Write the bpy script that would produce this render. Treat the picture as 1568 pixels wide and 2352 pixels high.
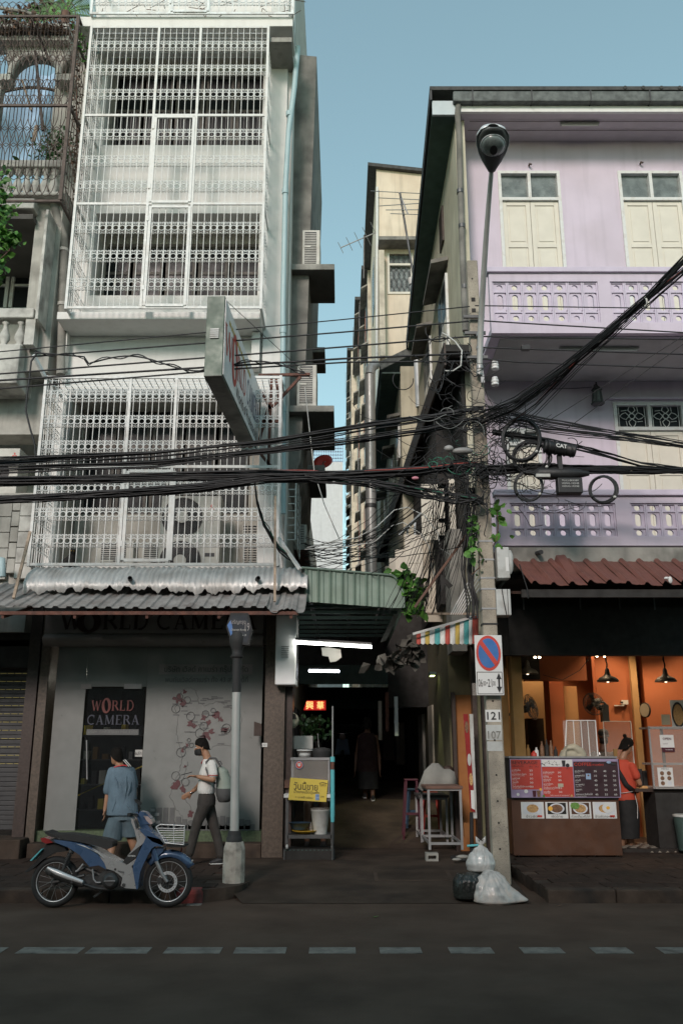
import bpy,math,random
from mathutils import Vector as V,Matrix
for o in list(bpy.data.objects): bpy.data.objects.remove(o)
SC = bpy.context.scene
COL = SC.collection
R = math.radians
rnd = random.Random(7)
pi = math.pi
# ------------------------------------------------------------------ camera
PITCH,F,H = R(15.3),1998.0,1.72
cd = bpy.data.cameras.new('camera'); cam = bpy.data.objects.new('camera',cd); COL.objects.link(cam)
cam.location = (0,0,H); cam.rotation_euler = (R(90) + PITCH,0,0)
cd.sensor_fit = 'VERTICAL'; cd.sensor_height = 36; cd.lens = 36 * F / 2352; cd.clip_end = 900; cd.clip_start = .05
SC.camera = cam
# ------------------------------------------------------------------ sky, sun, exposure
SUN_EL,SUN_AZ = R(27),R(196)          # azimuth clockwise from +Y
w = bpy.data.worlds.new('World'); SC.world = w; w.use_nodes = True
nt = w.node_tree; nt.nodes.clear()
sky = nt.nodes.new('ShaderNodeTexSky'); sky.sky_type = 'NISHITA'; sky.sun_disc = False
sky.sun_elevation = SUN_EL; sky.sun_rotation = SUN_AZ; sky.air_density = 1.0; sky.dust_density = .45; sky.ozone_density = 1.6
hs = nt.nodes.new('ShaderNodeHueSaturation'); hs.inputs['Saturation'].default_value = .85
hs.inputs['Hue'].default_value = .5
gm = nt.nodes.new('ShaderNodeGamma'); gm.inputs[1].default_value = .72
tn = nt.nodes.new('ShaderNodeMix'); tn.data_type = 'RGBA'; tn.blend_type = 'MULTIPLY'; tn.inputs[0].default_value = 1; tn.inputs[7].default_value = (.92,1.13,.97,1)
bg = nt.nodes.new('ShaderNodeBackground'); bg.inputs[1].default_value = .14
wo = nt.nodes.new('ShaderNodeOutputWorld')
nt.links.new(sky.outputs[0],gm.inputs[0]); nt.links.new(gm.outputs[0],hs.inputs['Color']); nt.links.new(hs.outputs[0],tn.inputs[6]); nt.links.new(tn.outputs[2],bg.inputs[0]); nt.links.new(bg.outputs[0],wo.inputs[0])
sd = bpy.data.lights.new('sun','SUN'); sd.energy = 1.3; sd.angle = R(14); sd.color = (1,.855,.8)
so = bpy.data.objects.new('sun',sd); COL.objects.link(so)
sdir = V((math.sin(SUN_AZ) * math.cos(SUN_EL),math.cos(SUN_AZ) * math.cos(SUN_EL),math.sin(SUN_EL)))
so.rotation_euler = (-sdir).to_track_quat('-Z','Y').to_euler()
SC.view_settings.view_transform = 'Standard'; SC.view_settings.look = 'None'
SC.view_settings.gamma = 1; SC.view_settings.use_curve_mapping = False; SC.view_settings.exposure = 1.02
SC.render.engine = 'CYCLES'
SC.cycles.max_bounces = 6; SC.cycles.diffuse_bounces = 3; SC.cycles.glossy_bounces = 3; SC.cycles.transparent_max_bounces = 12
SC.cycles.use_denoising = True
# ------------------------------------------------------------------ pixel <-> world helpers (photo measured at 1568 x 2352)
def W(px,py,Y):
    a = math.atan((1176 - py) / F) + PITCH
    h = math.tan(a) * Y
    zc = Y * math.cos(PITCH) + h * math.sin(PITCH)
    return V(((px - 784) / F * zc,Y,H + h))
def ZY(py,Y): return W(784,py,Y).z
def G(px,py,Z=.15):
    a = math.atan((1176 - py) / F) + PITCH
    return W(px,py,(Z - H) / math.tan(a))
# ------------------------------------------------------------------ materials
def mat(name,col,rough=.8,metal=0,var=.12,scale=4,streak=0,bump=0,emit=0,alpha=1,spec=.5,dirt=None,dscale=1.5,coat=0,speck=0):
    m = bpy.data.materials.new(name); m.use_nodes = True
    n = m.node_tree.nodes; L = m.node_tree.links
    b = n['Principled BSDF']
    b.inputs['Roughness'].default_value = rough; b.inputs['Metallic'].default_value = metal
    b.inputs['Specular IOR Level'].default_value = spec
    if coat: b.inputs['Coat Weight'].default_value = coat; b.inputs['Coat Roughness'].default_value = .06
    geo = n.new('ShaderNodeNewGeometry')
    src = geo.outputs['Position']
    base = n.new('ShaderNodeRGB'); base.outputs[0].default_value = (*col,1)
    cur = base.outputs[0]
    def noise(sc,det=5,vec=None,st=None):
        t = n.new('ShaderNodeTexNoise'); t.inputs['Scale'].default_value = sc; t.inputs['Detail'].default_value = det
        if st:
            mp = n.new('ShaderNodeMapping'); mp.inputs['Scale'].default_value = st
            L.new(src,mp.inputs[0]); L.new(mp.outputs[0],t.inputs['Vector'])
        else: L.new(src,t.inputs['Vector'])
        return t.outputs['Fac']
    def ramp(fac,lo,hi,a,c):
        r = n.new('ShaderNodeMapRange'); r.inputs[1].default_value = lo; r.inputs[2].default_value = hi
        r.inputs[3].default_value = a; r.inputs[4].default_value = c; L.new(fac,r.inputs[0]); return r.outputs[0]
    def mixc(fac,a,colr,mode='MIX'):
        x = n.new('ShaderNodeMix'); x.data_type = 'RGBA'; x.blend_type = mode
        L.new(fac,x.inputs[0]) if not isinstance(fac,float) else None
        if isinstance(fac,float): x.inputs[0].default_value = fac
        L.new(a,x.inputs[6])
        if isinstance(colr,tuple): x.inputs[7].default_value = (*colr,1)
        else: L.new(colr,x.inputs[7])
        return x.outputs[2]
    if var:
        f = ramp(noise(scale),.3,.7,1 - var,1 + var)
        hv = n.new('ShaderNodeVectorMath'); hv.operation = 'SCALE'; L.new(cur,hv.inputs[0]); L.new(f,hv.inputs[3]); cur = hv.outputs[0]
    if dirt:
        dc,amt = dirt
        f = ramp(noise(dscale,8),.48,.72,0,amt)
        cur = mixc(f,cur,dc)
    if streak:
        f = ramp(noise(1.0,6,st=(7,7,.55)),.5,.78,0,streak)
        cur = mixc(f,cur,tuple(c * .38 + .01 for c in col))
    if speck:
        f = ramp(noise(90,2),.6,.68,0,speck)
        cur = mixc(f,cur,tuple(c * .35 for c in col))
    L.new(cur,b.inputs['Base Color'])
    rr = ramp(noise(scale * 2.3,3),.3,.7,max(rough - .08,0.02),min(rough + .1,1)); L.new(rr,b.inputs['Roughness'])
    if name == 'asphalt':
        # worn wheel tracks, tar patches and cracks
        vo = n.new('ShaderNodeTexVoronoi'); vo.feature = 'DISTANCE_TO_EDGE'; vo.inputs['Scale'].default_value = .55
        ad = n.new('ShaderNodeVectorMath'); ad.operation = 'ADD'; nz = n.new('ShaderNodeTexNoise'); nz.inputs['Scale'].default_value = 1.7; L.new(src,nz.inputs['Vector'])
        L.new(src,ad.inputs[0]); L.new(nz.outputs['Color'],ad.inputs[1]); L.new(ad.outputs[0],vo.inputs['Vector'])
        cur = mixc(ramp(vo.outputs['Distance'],.004,.012,.75,0),cur,(.02,.017,.014))
        cur = mixc(ramp(noise(.35,2,st=(.35,1.6,1)),.5,.56,0,.4),cur,(.035,.03,.025))
        cur = mixc(ramp(noise(55,2),.64,.7,0,.35),cur,(.14,.13,.115))
    if bump:
        bp = n.new('ShaderNodeBump'); bp.inputs['Strength'].default_value = bump; bp.inputs['Distance'].default_value = .01
        L.new(noise(scale * 8,6),bp.inputs['Height']); L.new(bp.outputs[0],b.inputs['Normal'])
    if emit:
        b.inputs['Emission Color'].default_value = (*col,1); b.inputs['Emission Strength'].default_value = emit
    if alpha < 1: b.inputs['Alpha'].default_value = alpha
    return m
def glassmat(name,col,alpha=.35,rough=.06):
    m = mat(name,col,rough,var=0,alpha=alpha,spec=.8); return m
M = {}
def mk(k,*a,**kw): M[k] = mat(k,*a,**kw); return M[k]
# ------------------------------------------------------------------ mesh builder
class MB:
    def __init__(s): s.v = []; s.f = []; s.sm = []
    def add(s,vs,fs,smooth=False):
        o = len(s.v); s.v += [tuple(v) for v in vs]
        for f in fs: s.f.append(tuple(i + o for i in f)); s.sm.append(smooth)
        return s
    def box(s,x0,x1,y0,y1,z0,z1):
        vs = [(x,y,z) for z in (z0,z1) for y in (y0,y1) for x in (x0,x1)]
        return s.add(vs,[(0,2,3,1),(4,5,7,6),(0,1,5,4),(2,6,7,3),(0,4,6,2),(1,3,7,5)])
    def obox(s,c,ax,ay,az):
        c = V(c); vs = [c + V(ax) * i + V(ay) * j + V(az) * k for k in (-1,1) for j in (-1,1) for i in (-1,1)]
        return s.add(vs,[(0,2,3,1),(4,5,7,6),(0,1,5,4),(2,6,7,3),(0,4,6,2),(1,3,7,5)])
    def bar(s,p,q,w,h=None,up=(0,0,1)):
        p = V(p); q = V(q); d = (q - p); L = d.length
        if L < 1e-6: return s
        d.normalize(); u = V(up)
        if abs(d.dot(u)) > .98: u = V((0,1,0))
        a = d.cross(u).normalized(); b = a.cross(d).normalized(); h = h or w
        return s.obox((p + q) / 2,d * L / 2,a * w / 2,b * h / 2)
    def rings(s,rg,cap=True,smooth=True,closed=False):
        n = len(rg[0]); vs = [p for r in rg for p in r]; fs = []
        m = len(rg)
        for i in range(m if closed else m - 1):
            for j in range(n):
                a = i * n + j; b = i * n + (j + 1) % n; k = ((i + 1) % m) * n
                fs.append((a,b,k + (j + 1) % n,k + j))
        s.add(vs,fs,smooth)
        if cap and not closed:
            s.add(rg[0],[tuple(range(n - 1,-1,-1))]); s.add(rg[-1],[tuple(range(n))])
        return s
    def tube(s,pts,r,n=6,cap=True,closed=False,smooth=True):
        pts = [V(p) for p in pts]; m = len(pts)
        rs = r if isinstance(r,(list,tuple)) else [r] * m
        t0 = (pts[1] - pts[0]).normalized(); u = V((0,0,1))
        if abs(t0.dot(u)) > .9: u = V((1,0,0))
        a = t0.cross(u).normalized(); rg = []
        for i,p in enumerate(pts):
            if closed: t = pts[(i + 1) % m] - pts[i - 1]
            else: t = pts[min(i + 1,m - 1)] - pts[max(i - 1,0)]
            if t.length < 1e-9: t = t0
            t = t.normalized(); a = (a - t * a.dot(t))
            if a.length < 1e-6: a = t.orthogonal()
            a.normalize(); b = t.cross(a)
            rg.append([p + (a * math.cos(2 * pi * k / n) + b * math.sin(2 * pi * k / n)) * rs[i] for k in range(n)])
        return s.rings(rg,cap,smooth,closed)
    def prism(s,poly,d,smooth=False):
        d = V(d); n = len(poly); a = [V(p) for p in poly]; b = [p + d for p in a]
        fs = [tuple(range(n - 1,-1,-1)),tuple(range(n,2 * n))]
        s.add(a + b,fs)
        s.add(a + b,[(i,(i + 1) % n,n + (i + 1) % n,n + i) for i in range(n)],smooth); return s
    def lathe(s,prof,c,n=16,ax=(0,0,1),smooth=True):
        c = V(c); ax = V(ax).normalized(); a = ax.orthogonal().normalized(); b = ax.cross(a)
        rg = [[c + ax * z + (a * math.cos(2 * pi * k / n) + b * math.sin(2 * pi * k / n)) * max(r,1e-4) for k in range(n)] for r,z in prof]
        return s.rings(rg,True,smooth)
    def ball(s,c,rx,ry=None,rz=None,n=12,m=8,jit=0):
        ry = ry or rx; rz = rz or rx; c = V(c); rg = []
        for i in range(m + 1):
            t = -pi / 2 + pi * i / m; cr = max(math.cos(t),.02)
            rg.append([c + V((rx * cr * math.cos(2 * pi * k / n),ry * cr * math.sin(2 * pi * k / n),rz * math.sin(t))) * (1 + (rnd.uniform(-jit,jit) if jit else 0)) if False else
                       c + V((rx * cr * math.cos(2 * pi * k / n),ry * cr * math.sin(2 * pi * k / n),rz * math.sin(t))) * (1 + rnd.uniform(-jit,jit)) for k in range(n)])
        return s.rings(rg)
    def grid(s,rows,smooth=True,thick=None):
        n = len(rows[0]); m = len(rows); vs = [p for r in rows for p in r]
        fs = [(i * n + j,i * n + j + 1,(i + 1) * n + j + 1,(i + 1) * n + j) for i in range(m - 1) for j in range(n - 1)]
        return s.add(vs,fs,smooth)
    def disc(s,c,r,ax=(0,-1,0),t=.004,n=20,sx=1):
        c = V(c); ax = V(ax).normalized(); a = V((1,0,0)) if abs(ax.x) < .9 else V((0,1,0)); a = (a - ax * a.dot(ax)).normalized(); b = ax.cross(a)
        return s.prism([c + a * math.cos(2 * pi * k / n) * r * sx + b * math.sin(2 * pi * k / n) * r for k in range(n)],ax * t)
    def build(s,name,m,parent=None,bevel=0,solid=0,**kw):
        if not s.v: s.box(0,.001,0,.001,0,.001)
        xs = [v[0] for v in s.v]; ys = [v[1] for v in s.v]; zs = [v[2] for v in s.v]
        o3 = V(((min(xs) + max(xs)) / 2,(min(ys) + max(ys)) / 2,min(zs)))
        me = bpy.data.meshes.new(name)
        me.from_pydata([(x - o3.x,y - o3.y,z - o3.z) for x,y,z in s.v],[],s.f)
        me.polygons.foreach_set('use_smooth',s.sm)
        me.materials.append(M[m] if isinstance(m,str) else m)
        ob = bpy.data.objects.new(name,me); COL.objects.link(ob); ob.location = o3
        if solid:
            md = ob.modifiers.new('solid','SOLIDIFY'); md.thickness = solid; md.offset = 0
        if bevel:
            md = ob.modifiers.new('bevel','BEVEL'); md.width = bevel; md.segments = 2; md.limit_method = 'ANGLE'
        if parent: adopt(ob,parent)
        if kw: tag(ob,**kw)
        return ob
LOC = {}
def adopt(ob,parent):
    ob.parent = parent; p = parent; off = V((0,0,0))
    while p: off += V(p.location); p = p.parent
    # all objects unrotated: keep world place by local offset
    ob.location = V(ob.location) - off
def tag(o,label=None,cat=None,group=None,kind=None):
    if label: o['label'] = label
    if cat: o['category'] = cat
    if group: o['group'] = group
    if kind: o['kind'] = kind
    return o
def thing(name,label,cat,loc=(0,0,0),group=None):
    e = bpy.data.objects.new(name,None); e.empty_display_size = .2; COL.objects.link(e); e.location = V(loc)
    return tag(e,label,cat,group)
def struct(name,mb,m,**k): return mb.build(name,m,kind='structure',**k)
def piece(src,loc,parent,rot=None,name=None,m=None):
    """a piece that shares mesh data with src; loc in world"""
    o = src.copy(); COL.objects.link(o); o.parent = None; o.location = V(loc)
    if rot: o.rotation_euler = rot
    adopt(o,parent); return o
def copy_tree(root,delta,label=None,parent=None):
    c = root.copy(); COL.objects.link(c)
    if parent: c.parent = parent
    else:
        c.location = V(root.location) + V(delta)
        if label: c['label'] = label
    for ch in root.children: copy_tree(ch,delta,None,c)
    return c
def blob(name,m,parent,mb,voxel=.012,it=4,**kw):
    ob = mb.build(name,m,parent,**kw)
    md = ob.modifiers.new('r','REMESH'); md.mode = 'VOXEL'; md.voxel_size = voxel; md.use_smooth_shade = True
    md = ob.modifiers.new('s','SMOOTH'); md.iterations = it; md.factor = .5
    return ob
def loft(mb,secs,n=14):
    """secs: (centre, a_vec, b_vec)"""
    rg = [[V(c) + V(a) * math.cos(2 * pi * k / n) + V(b) * math.sin(2 * pi * k / n) for k in range(n)] for c,a,b in secs]
    return mb.rings(rg)
def cap(mb,p,q,r1,r2,n=10):
    p = V(p); q = V(q); d = (q - p); L = d.length; d = d / max(L,1e-6)
    pts = [p - d * r1 * .95,p - d * r1 * .6,p,q,q + d * r2 * .6,q + d * r2 * .95]
    return mb.tube(pts,[r1 * .3,r1 * .8,r1,r2,r2 * .8,r2 * .3],n)
def text(body,m,parent,c,w,h,right=(1,0,0),up=(0,0,1),ext=.0015,name='lettering',bold=0):
    cu = bpy.data.curves.new(name,'FONT'); cu.body = body; cu.align_x = 'CENTER'; cu.align_y = 'CENTER'; cu.resolution_u = 2
    cu.offset = bold
    to = bpy.data.objects.new('t',cu); COL.objects.link(to)
    dg = bpy.context.evaluated_depsgraph_get()
    me = bpy.data.meshes.new_from_object(to.evaluated_get(dg))
    bpy.data.objects.remove(to)
    xs = [v.co.x for v in me.vertices]; ys = [v.co.y for v in me.vertices]
    if not xs: return None
    cx,cy = (min(xs) + max(xs)) / 2,(min(ys) + max(ys)) / 2; sx = w / max(max(xs) - min(xs),1e-4); sy = (h / max(max(ys) - min(ys),1e-4)) if h else sx
    right = V(right).normalized(); up = V(up).normalized(); nrm = right.cross(up); c = V(c)
    mb = MB(); fr = [V(c) + right * (v.co.x - cx) * sx + up * (v.co.y - cy) * sy + nrm * ext for v in me.vertices]
    mb.add(fr,[tuple(p.vertices) for p in me.polygons])
    bpy.data.meshes.remove(me)
    return mb.build(name,m,parent)
def mix(a,b,t): return a + (b - a) * t
def arc(c,r,a0,a1,n,ux=V((1,0,0)),uz=V((0,0,1))):
    return [V(c) + ux * math.cos(R(mix(a0,a1,i / n))) * r + uz * math.sin(R(mix(a0,a1,i / n))) * r for i in range(n + 1)]
# serif display letters drawn as flat strokes (unit height)
GL = {
 'W': (1.15,[[(0,1),(.32,0),.17],[(.32,0),(.56,.95),.07],[(.56,.95),(.8,0),.17],[(.8,0),(1.08,1),.07],[(-.1,.98),(.2,.98),.05],[(.95,.98),(1.2,.98),.05]]),
 'R': (.82,[[(.14,0),(.14,1),.17],[(0,.02),(.32,.02),.05],[(0,.98),(.3,.98),.05],('arc',(.38,.73),.22,90,-90,.13),[(.22,.51),(.4,.51),.06],[(.22,.96),(.4,.96),.06],[(.42,.5),(.78,.03),.16]]),
 'L': (.68,[[(.14,0),(.14,1),.17],[(0,.98),(.32,.98),.05],[(0,.03),(.62,.03),.07],[(.6,0),(.6,.28),.06]]),
 'D': (.86,[[(.14,0),(.14,1),.17],[(0,.98),(.36,.98),.05],[(0,.02),(.36,.02),.05],('arc',(.32,.5),.44,90,-90,.12)]),
 'C': (.84,[('arc',(.46,.5),.42,50,310,.13),[(.74,.66),(.74,1),.05]]),
 'A': (.9,[[(.42,1),(.12,0),.07],[(.4,1),(.74,0),.18],[(.2,.32),(.6,.32),.06],[(0,.02),(.26,.02),.05],[(.56,.02),(.92,.02),.05]]),
 'M': (1.12,[[(.14,0),(.14,1),.08],[(.16,1),(.52,.05),.16],[(.52,.05),(.88,1),.06],[(.9,0),(.9,1),.17],[(0,.02),(.28,.02),.05],[(.74,.02),(1.06,.02),.05],[(0,.98),(.2,.98),.05]]),
 'E': (.72,[[(.14,0),(.14,1),.17],[(0,.97),(.64,.97),.07],[(0,.03),(.66,.03),.07],[(.2,.52),(.48,.52),.07],[(.62,.75),(.62,1),.05],[(.64,0),(.64,.25),.05]]),
 ' ': (.35,[]),}
def strokes(word,mb,c0,hgt,wid,right,up,nrm,eps=.0006,depth=0):
    tot = sum(GL[ch][0] + .12 for ch in word) - .12; sx = wid / tot; x = 0; k = 0
    for ch in word:
        for st in GL[ch][1]:
            if st[0] == 'arc':
                _,(ax,ay),r,a0,a1,wd = st
                pts = [(ax + r * math.cos(R(mix(a0,a1,i / 10))),ay + r * (.5 / .44 if r > .3 else 1) * math.sin(R(mix(a0,a1,i / 10)))) for i in range(11)]
                segs = pts
            else: segs = [st[0],st[1]]; wd = st[2]
            L = []; Rr = []
            for i,p in enumerate(segs):
                a = segs[max(i - 1,0)]; b = segs[min(i + 1,len(segs) - 1)]
                dx,dy = b[0] - a[0],b[1] - a[1]; l = math.hypot(dx,dy) or 1; nx,ny = -dy / l * wd / 2,dx / l * wd / 2
                for lst,sg in ((L,1),(Rr,-1)):
                    lst.append(V(c0) + right * ((x + p[0] + sg * nx) * sx) + up * ((p[1] + sg * ny) * hgt) + nrm * (eps * (k + 1) + depth))
            mb.grid([L,Rr],smooth=False); k += 1
            k %= 9
        x += GL[ch][0] + .12
    return mb
def bigO(mb,c,rx,rz,right,up,nrm,tilt=18,d=.004,n=24):
    rg = []
    for fx,fz,t in ((1,1,0),(.42,.74,tilt)):
        rr = []
        for k in range(n):
            a = 2 * pi * k / n; x = rx * fx * math.cos(a); z = rz * fz * math.sin(a)
            ct,st = math.cos(R(t)),math.sin(R(t))
            rr.append(V(c) + right * (x * ct - z * st * .6) + up * (x * st * .6 + z * ct) + nrm * d)
        rg.append(rr)
    vs = rg[0] + rg[1]
    return mb.add(vs,[(i,(i + 1) % n,n + (i + 1) % n,n + i) for i in range(n)])
# ------------------------------------------------------------------ material library
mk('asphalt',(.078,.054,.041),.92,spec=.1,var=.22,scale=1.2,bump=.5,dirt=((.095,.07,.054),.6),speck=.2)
mk('paint_line',(.17,.16,.14),.7,var=.3,scale=14,dirt=((.03,.028,.025),.95),dscale=7)
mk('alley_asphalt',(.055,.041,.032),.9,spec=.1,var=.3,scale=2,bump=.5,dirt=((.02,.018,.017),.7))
mk('kerb',(.062,.045,.035),.9,spec=.15,var=.3,scale=5,bump=.6,dirt=((.02,.02,.02),.7),dscale=3)
mk('kerb_red',(.2,.035,.03),.85,var=.35,scale=8,bump=.4,dirt=((.06,.045,.04),.9),dscale=5)
mk('paver',(.045,.031,.025),.9,spec=.1,var=.3,scale=6,bump=.5,dirt=((.02,.02,.018),.6))
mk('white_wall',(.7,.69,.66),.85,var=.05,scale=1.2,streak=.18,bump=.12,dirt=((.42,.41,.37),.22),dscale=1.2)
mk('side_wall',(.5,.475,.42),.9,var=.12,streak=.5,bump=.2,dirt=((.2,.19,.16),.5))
mk('white_paint',(.62,.63,.61),.5,var=.08,scale=9,dirt=((.35,.3,.25),.5),dscale=9)
mk('pale_paint',(.66,.7,.7),.55,var=.1,scale=9,dirt=((.3,.24,.2),.55),dscale=7)
mk('dark_room',(.026,.024,.022),.9,var=.2)
mk('dark_glass',(.02,.022,.024),.3,var=.3,scale=2,spec=.12)
mk('window_frame',(.09,.078,.066),.6,var=.15)
mk('concrete_dirty',(.2,.19,.17),.95,var=.25,scale=3,streak=.6,bump=.5,dirt=((.05,.05,.045),.7),dscale=2)
mk('concrete_grey',(.3,.29,.26),.95,var=.15,scale=3,streak=.55,bump=.4,dirt=((.08,.08,.07),.7),dscale=2.5)
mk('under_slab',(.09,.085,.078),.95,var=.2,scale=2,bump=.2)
mk('pole_concrete',(.34,.3,.24),.95,var=.2,scale=4,bump=.6,dirt=((.1,.09,.08),.5),dscale=3,speck=.7)
mk('old_wall',(.42,.41,.37),.95,var=.2,scale=2,streak=.7,bump=.4,dirt=((.13,.12,.1),.7),dscale=1.6)
mk('old_trim',(.5,.49,.45),.9,var=.2,scale=4,streak=.4,bump=.4,dirt=((.12,.11,.1),.8),dscale=3)
mk('rust_bar',(.095,.07,.06),.8,var=.3,scale=12,bump=.3)
mk('rust_steel',(.12,.05,.035),.8,var=.35,scale=9,bump=.4,dirt=((.05,.03,.025),.6),dscale=6)
mk('zinc',(.58,.57,.55),.45,.25,var=.2,scale=6,bump=.3,dirt=((.2,.17,.14),.6),dscale=3)
mk('zinc_old',(.27,.265,.255),.6,.1,var=.2,scale=5,streak=.3,dirt=((.1,.07,.06),.6),dscale=2.2)
mk('ac_white',(.5,.49,.44),.55,var=.07,dirt=((.25,.22,.18),.4),dscale=5)
mk('ac_dark',(.04,.04,.042),.6)
mk('fan_grey',(.1,.09,.085),.5)
mk('blue_pipe',(.36,.49,.51),.5,var=.08,dirt=((.3,.4,.4),.4),dscale=4)
mk('grey_pipe',(.45,.5,.52),.45,var=.1)
mk('steel_duct',(.5,.49,.47),.4,.35,var=.1,scale=3)
mk('green_sheet',(.2,.27,.22),.5,.1,var=.15,scale=2.5,streak=.25,dirt=((.1,.13,.1),.4),dscale=3)
mk('green_dark',(.05,.085,.075),.7,var=.2)
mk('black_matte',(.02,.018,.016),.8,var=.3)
mk('cable',(.013,.013,.014),.55,var=.3,scale=20)
mk('cable_white',(.5,.5,.47),.5); mk('cable_green',(.03,.16,.1),.6); mk('cable_red',(.3,.06,.05),.6)
mk('granite',(.085,.063,.047),.45,var=.35,scale=22,bump=.15,speck=.7)
mk('dark_granite',(.05,.035,.03),.4,var=.3,scale=25)
mk('green_terrazzo',(.07,.1,.05),.6,var=.4,scale=25,speck=.5)
mk('film_grey',(.2,.208,.2),.35,var=.05,coat=.35)
mk('film_print',(.1,.104,.104),.5); mk('film_red',(.085,.026,.03),.5)
mk('fascia_grey',(.26,.24,.235),.35,.0,var=.1); mk('fascia_letter',(.03,.012,.01),.4)
mk('logo_red',(.5,.045,.03),.5,var=.05); mk('logo_blue',(.05,.06,.16),.5,var=.05)
mk('sign_white',(.82,.83,.83),.35,var=.05,dirt=((.6,.5,.4),.3)); mk('sign_steel',(.07,.1,.075),.5,.1,var=.25,scale=3)
mk('ink',(.02,.02,.022),.6); mk('ink_brown',(.25,.17,.06),.6)
mk('red_roof',(.15,.06,.045),.55,var=.2,scale=4,streak=.4,dirt=((.08,.03,.03),.5),dscale=4)
mk('purple_wall',(.56,.49,.57),.88,var=.06,scale=1.5,streak=.22,dirt=((.42,.36,.38),.35),dscale=.9,bump=.08)
mk('purple_trim',(.55,.49,.58),.85,var=.06,dirt=((.35,.3,.4),.3),dscale=3)
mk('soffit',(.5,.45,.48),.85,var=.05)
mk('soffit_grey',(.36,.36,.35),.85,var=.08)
mk('cream_shutter',(.62,.585,.5),.65,var=.05)
mk('cream_line',(.42,.38,.3),.8)
mk('frost_glass',(.14,.16,.155),.25,var=.4,scale=5)
mk('cream_wall',(.5,.47,.36),.9,var=.1,scale=1.6,streak=.6,bump=.2,dirt=((.28,.25,.17),.5),dscale=1.2)
mk('tower_wall',(.64,.55,.43),.9,var=.08,scale=1.2,streak=.4,bump=.15,dirt=((.45,.33,.22),.4),dscale=.8)
mk('tan_wall',(.56,.5,.4),.9,var=.15,streak=.5,dirt=((.2,.16,.12),.5))
mk('brick_red',(.3,.1,.06),.9,var=.3,scale=6,bump=.4)
mk('far_white',(.55,.58,.6),.9,var=.06,streak=.2)
mk('roof_dark',(.05,.05,.048),.8,var=.3,scale=8,streak=.3)
mk('gutter',(.1,.11,.105),.7,var=.4,scale=9,streak=.6)
mk('fascia_white',(.68,.68,.66),.6,var=.08,dirt=((.4,.38,.33),.4),dscale=4)
mk('orange_wall',(.4,.125,.05),.8,var=.08,scale=2,bump=.1)
mk('orange_light',(.42,.25,.11),.8,var=.08); mk('ochre',(.22,.12,.035),.8,var=.12)
mk('wood_front',(.085,.037,.02),.45,var=.2,scale=3,bump=.1)
mk('wood_dark',(.035,.02,.014),.6,var=.2)
mk('menu_red',(.42,.05,.035),.45,var=.05); mk('menu_dark',(.035,.015,.02),.45); mk('menu_lilac',(.3,.24,.36),.45,var=.25,scale=5)
mk('print_white',(.62,.62,.6),.5,var=.03); mk('print_blue',(.25,.35,.5),.5)
mk('food_noodle',(.42,.25,.1),.6,var=.45,scale=60); mk('food_green',(.12,.25,.05),.6,var=.3,scale=60); mk('food_dark',(.16,.08,.04),.6,var=.5,scale=60)
mk('egg',(.75,.4,.05),.5); mk('plate',(.6,.62,.65),.4)
mk('steel',(.3,.3,.3),.45,.4,var=.15); mk('steel_dark',(.1,.1,.1),.5,.5,var=.2)
mk('yellow_card',(.62,.47,.07),.6,var=.06); mk('yellow_plate',(.6,.36,.03),.45)
mk('turquoise',(.1,.42,.46),.45,var=.08); mk('pink_plastic',(.055,.005,.014),.45); mk('blue_plastic',(.03,.07,.12),.45)
mk('sign_red',(.4,.012,.008),.5,emit=.5); mk('sign_gold',(.9,.6,.2),.5,emit=.9)
mk('tube_light',(1,1,.93),.5,var=0,emit=9); mk('tube_cool',(.85,.9,1),.5,var=0,emit=9); mk('bulb',(1,.75,.45),.5,var=0,emit=14)
mk('down_light',(1,.95,.8),.5,var=0,emit=6)
mk('skin',(.32,.17,.1),.55,var=.05); mk('skin_dark',(.13,.065,.04),.55,var=.05)
mk('hair',(.008,.007,.006),.85,spec=.15); mk('shirt_white',(.62,.61,.58),.85,var=.08,scale=5,bump=.5); mk('shirt_blue',(.1,.15,.19),.9,var=.2,scale=5,bump=.8)
mk('shorts',(.075,.11,.13),.85,var=.15,scale=9,bump=.3); mk('trousers',(.04,.034,.03),.85,var=.2,scale=5,bump=.6)
mk('mask_black',(.008,.008,.008),.7); mk('bag_green',(.25,.29,.25),.8,var=.1); mk('bag_grey',(.07,.07,.07),.8)
mk('shirt_orange',(.45,.06,.03),.8,var=.08); mk('apron',(.012,.012,.012),.8); mk('shirt_dark',(.05,.05,.05),.8); mk('shirt_maroon',(.02,.006,.006),.85)
mk('red_trim',(.5,.04,.04),.7)
mk('bike_blue',(.055,.1,.185),.3,.1,var=.08,coat=.8); mk('bike_silver',(.42,.41,.4),.3,.35,var=.05,coat=.5)
mk('rubber',(.015,.015,.015),.75); mk('chrome',(.6,.6,.6),.15,1); mk('seat_black',(.018,.018,.018),.6,bump=.15,scale=20)
mk('engine',(.06,.06,.06),.5,.5,var=.3,scale=15); mk('lens_red',(.25,.03,.03),.2); mk('lens_clear',(.45,.35,.33),.15)
mk('bag_clear',(.5,.49,.47),.35,var=.3,scale=7,coat=.3,bump=.35,dirt=((.35,.3,.26),.6),dscale=8)
mk('bag_clutter',(.5,.47,.44),.35,var=.45,scale=9,coat=.3,bump=.4,dirt=((.36,.24,.17),.6),dscale=9)
mk('bag_black',(.018,.02,.018),.28,var=.3,scale=8,bump=.6)
mk('sign_blue',(.04,.14,.36),.4); mk('post_grey',(.4,.4,.38),.5,.2,var=.08); mk('post_dark',(.02,.02,.02),.75)
mk('post_base',(.4,.37,.32),.9,var=.15,bump=.4,dirt=((.08,.07,.06),.8),dscale=7)
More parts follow.
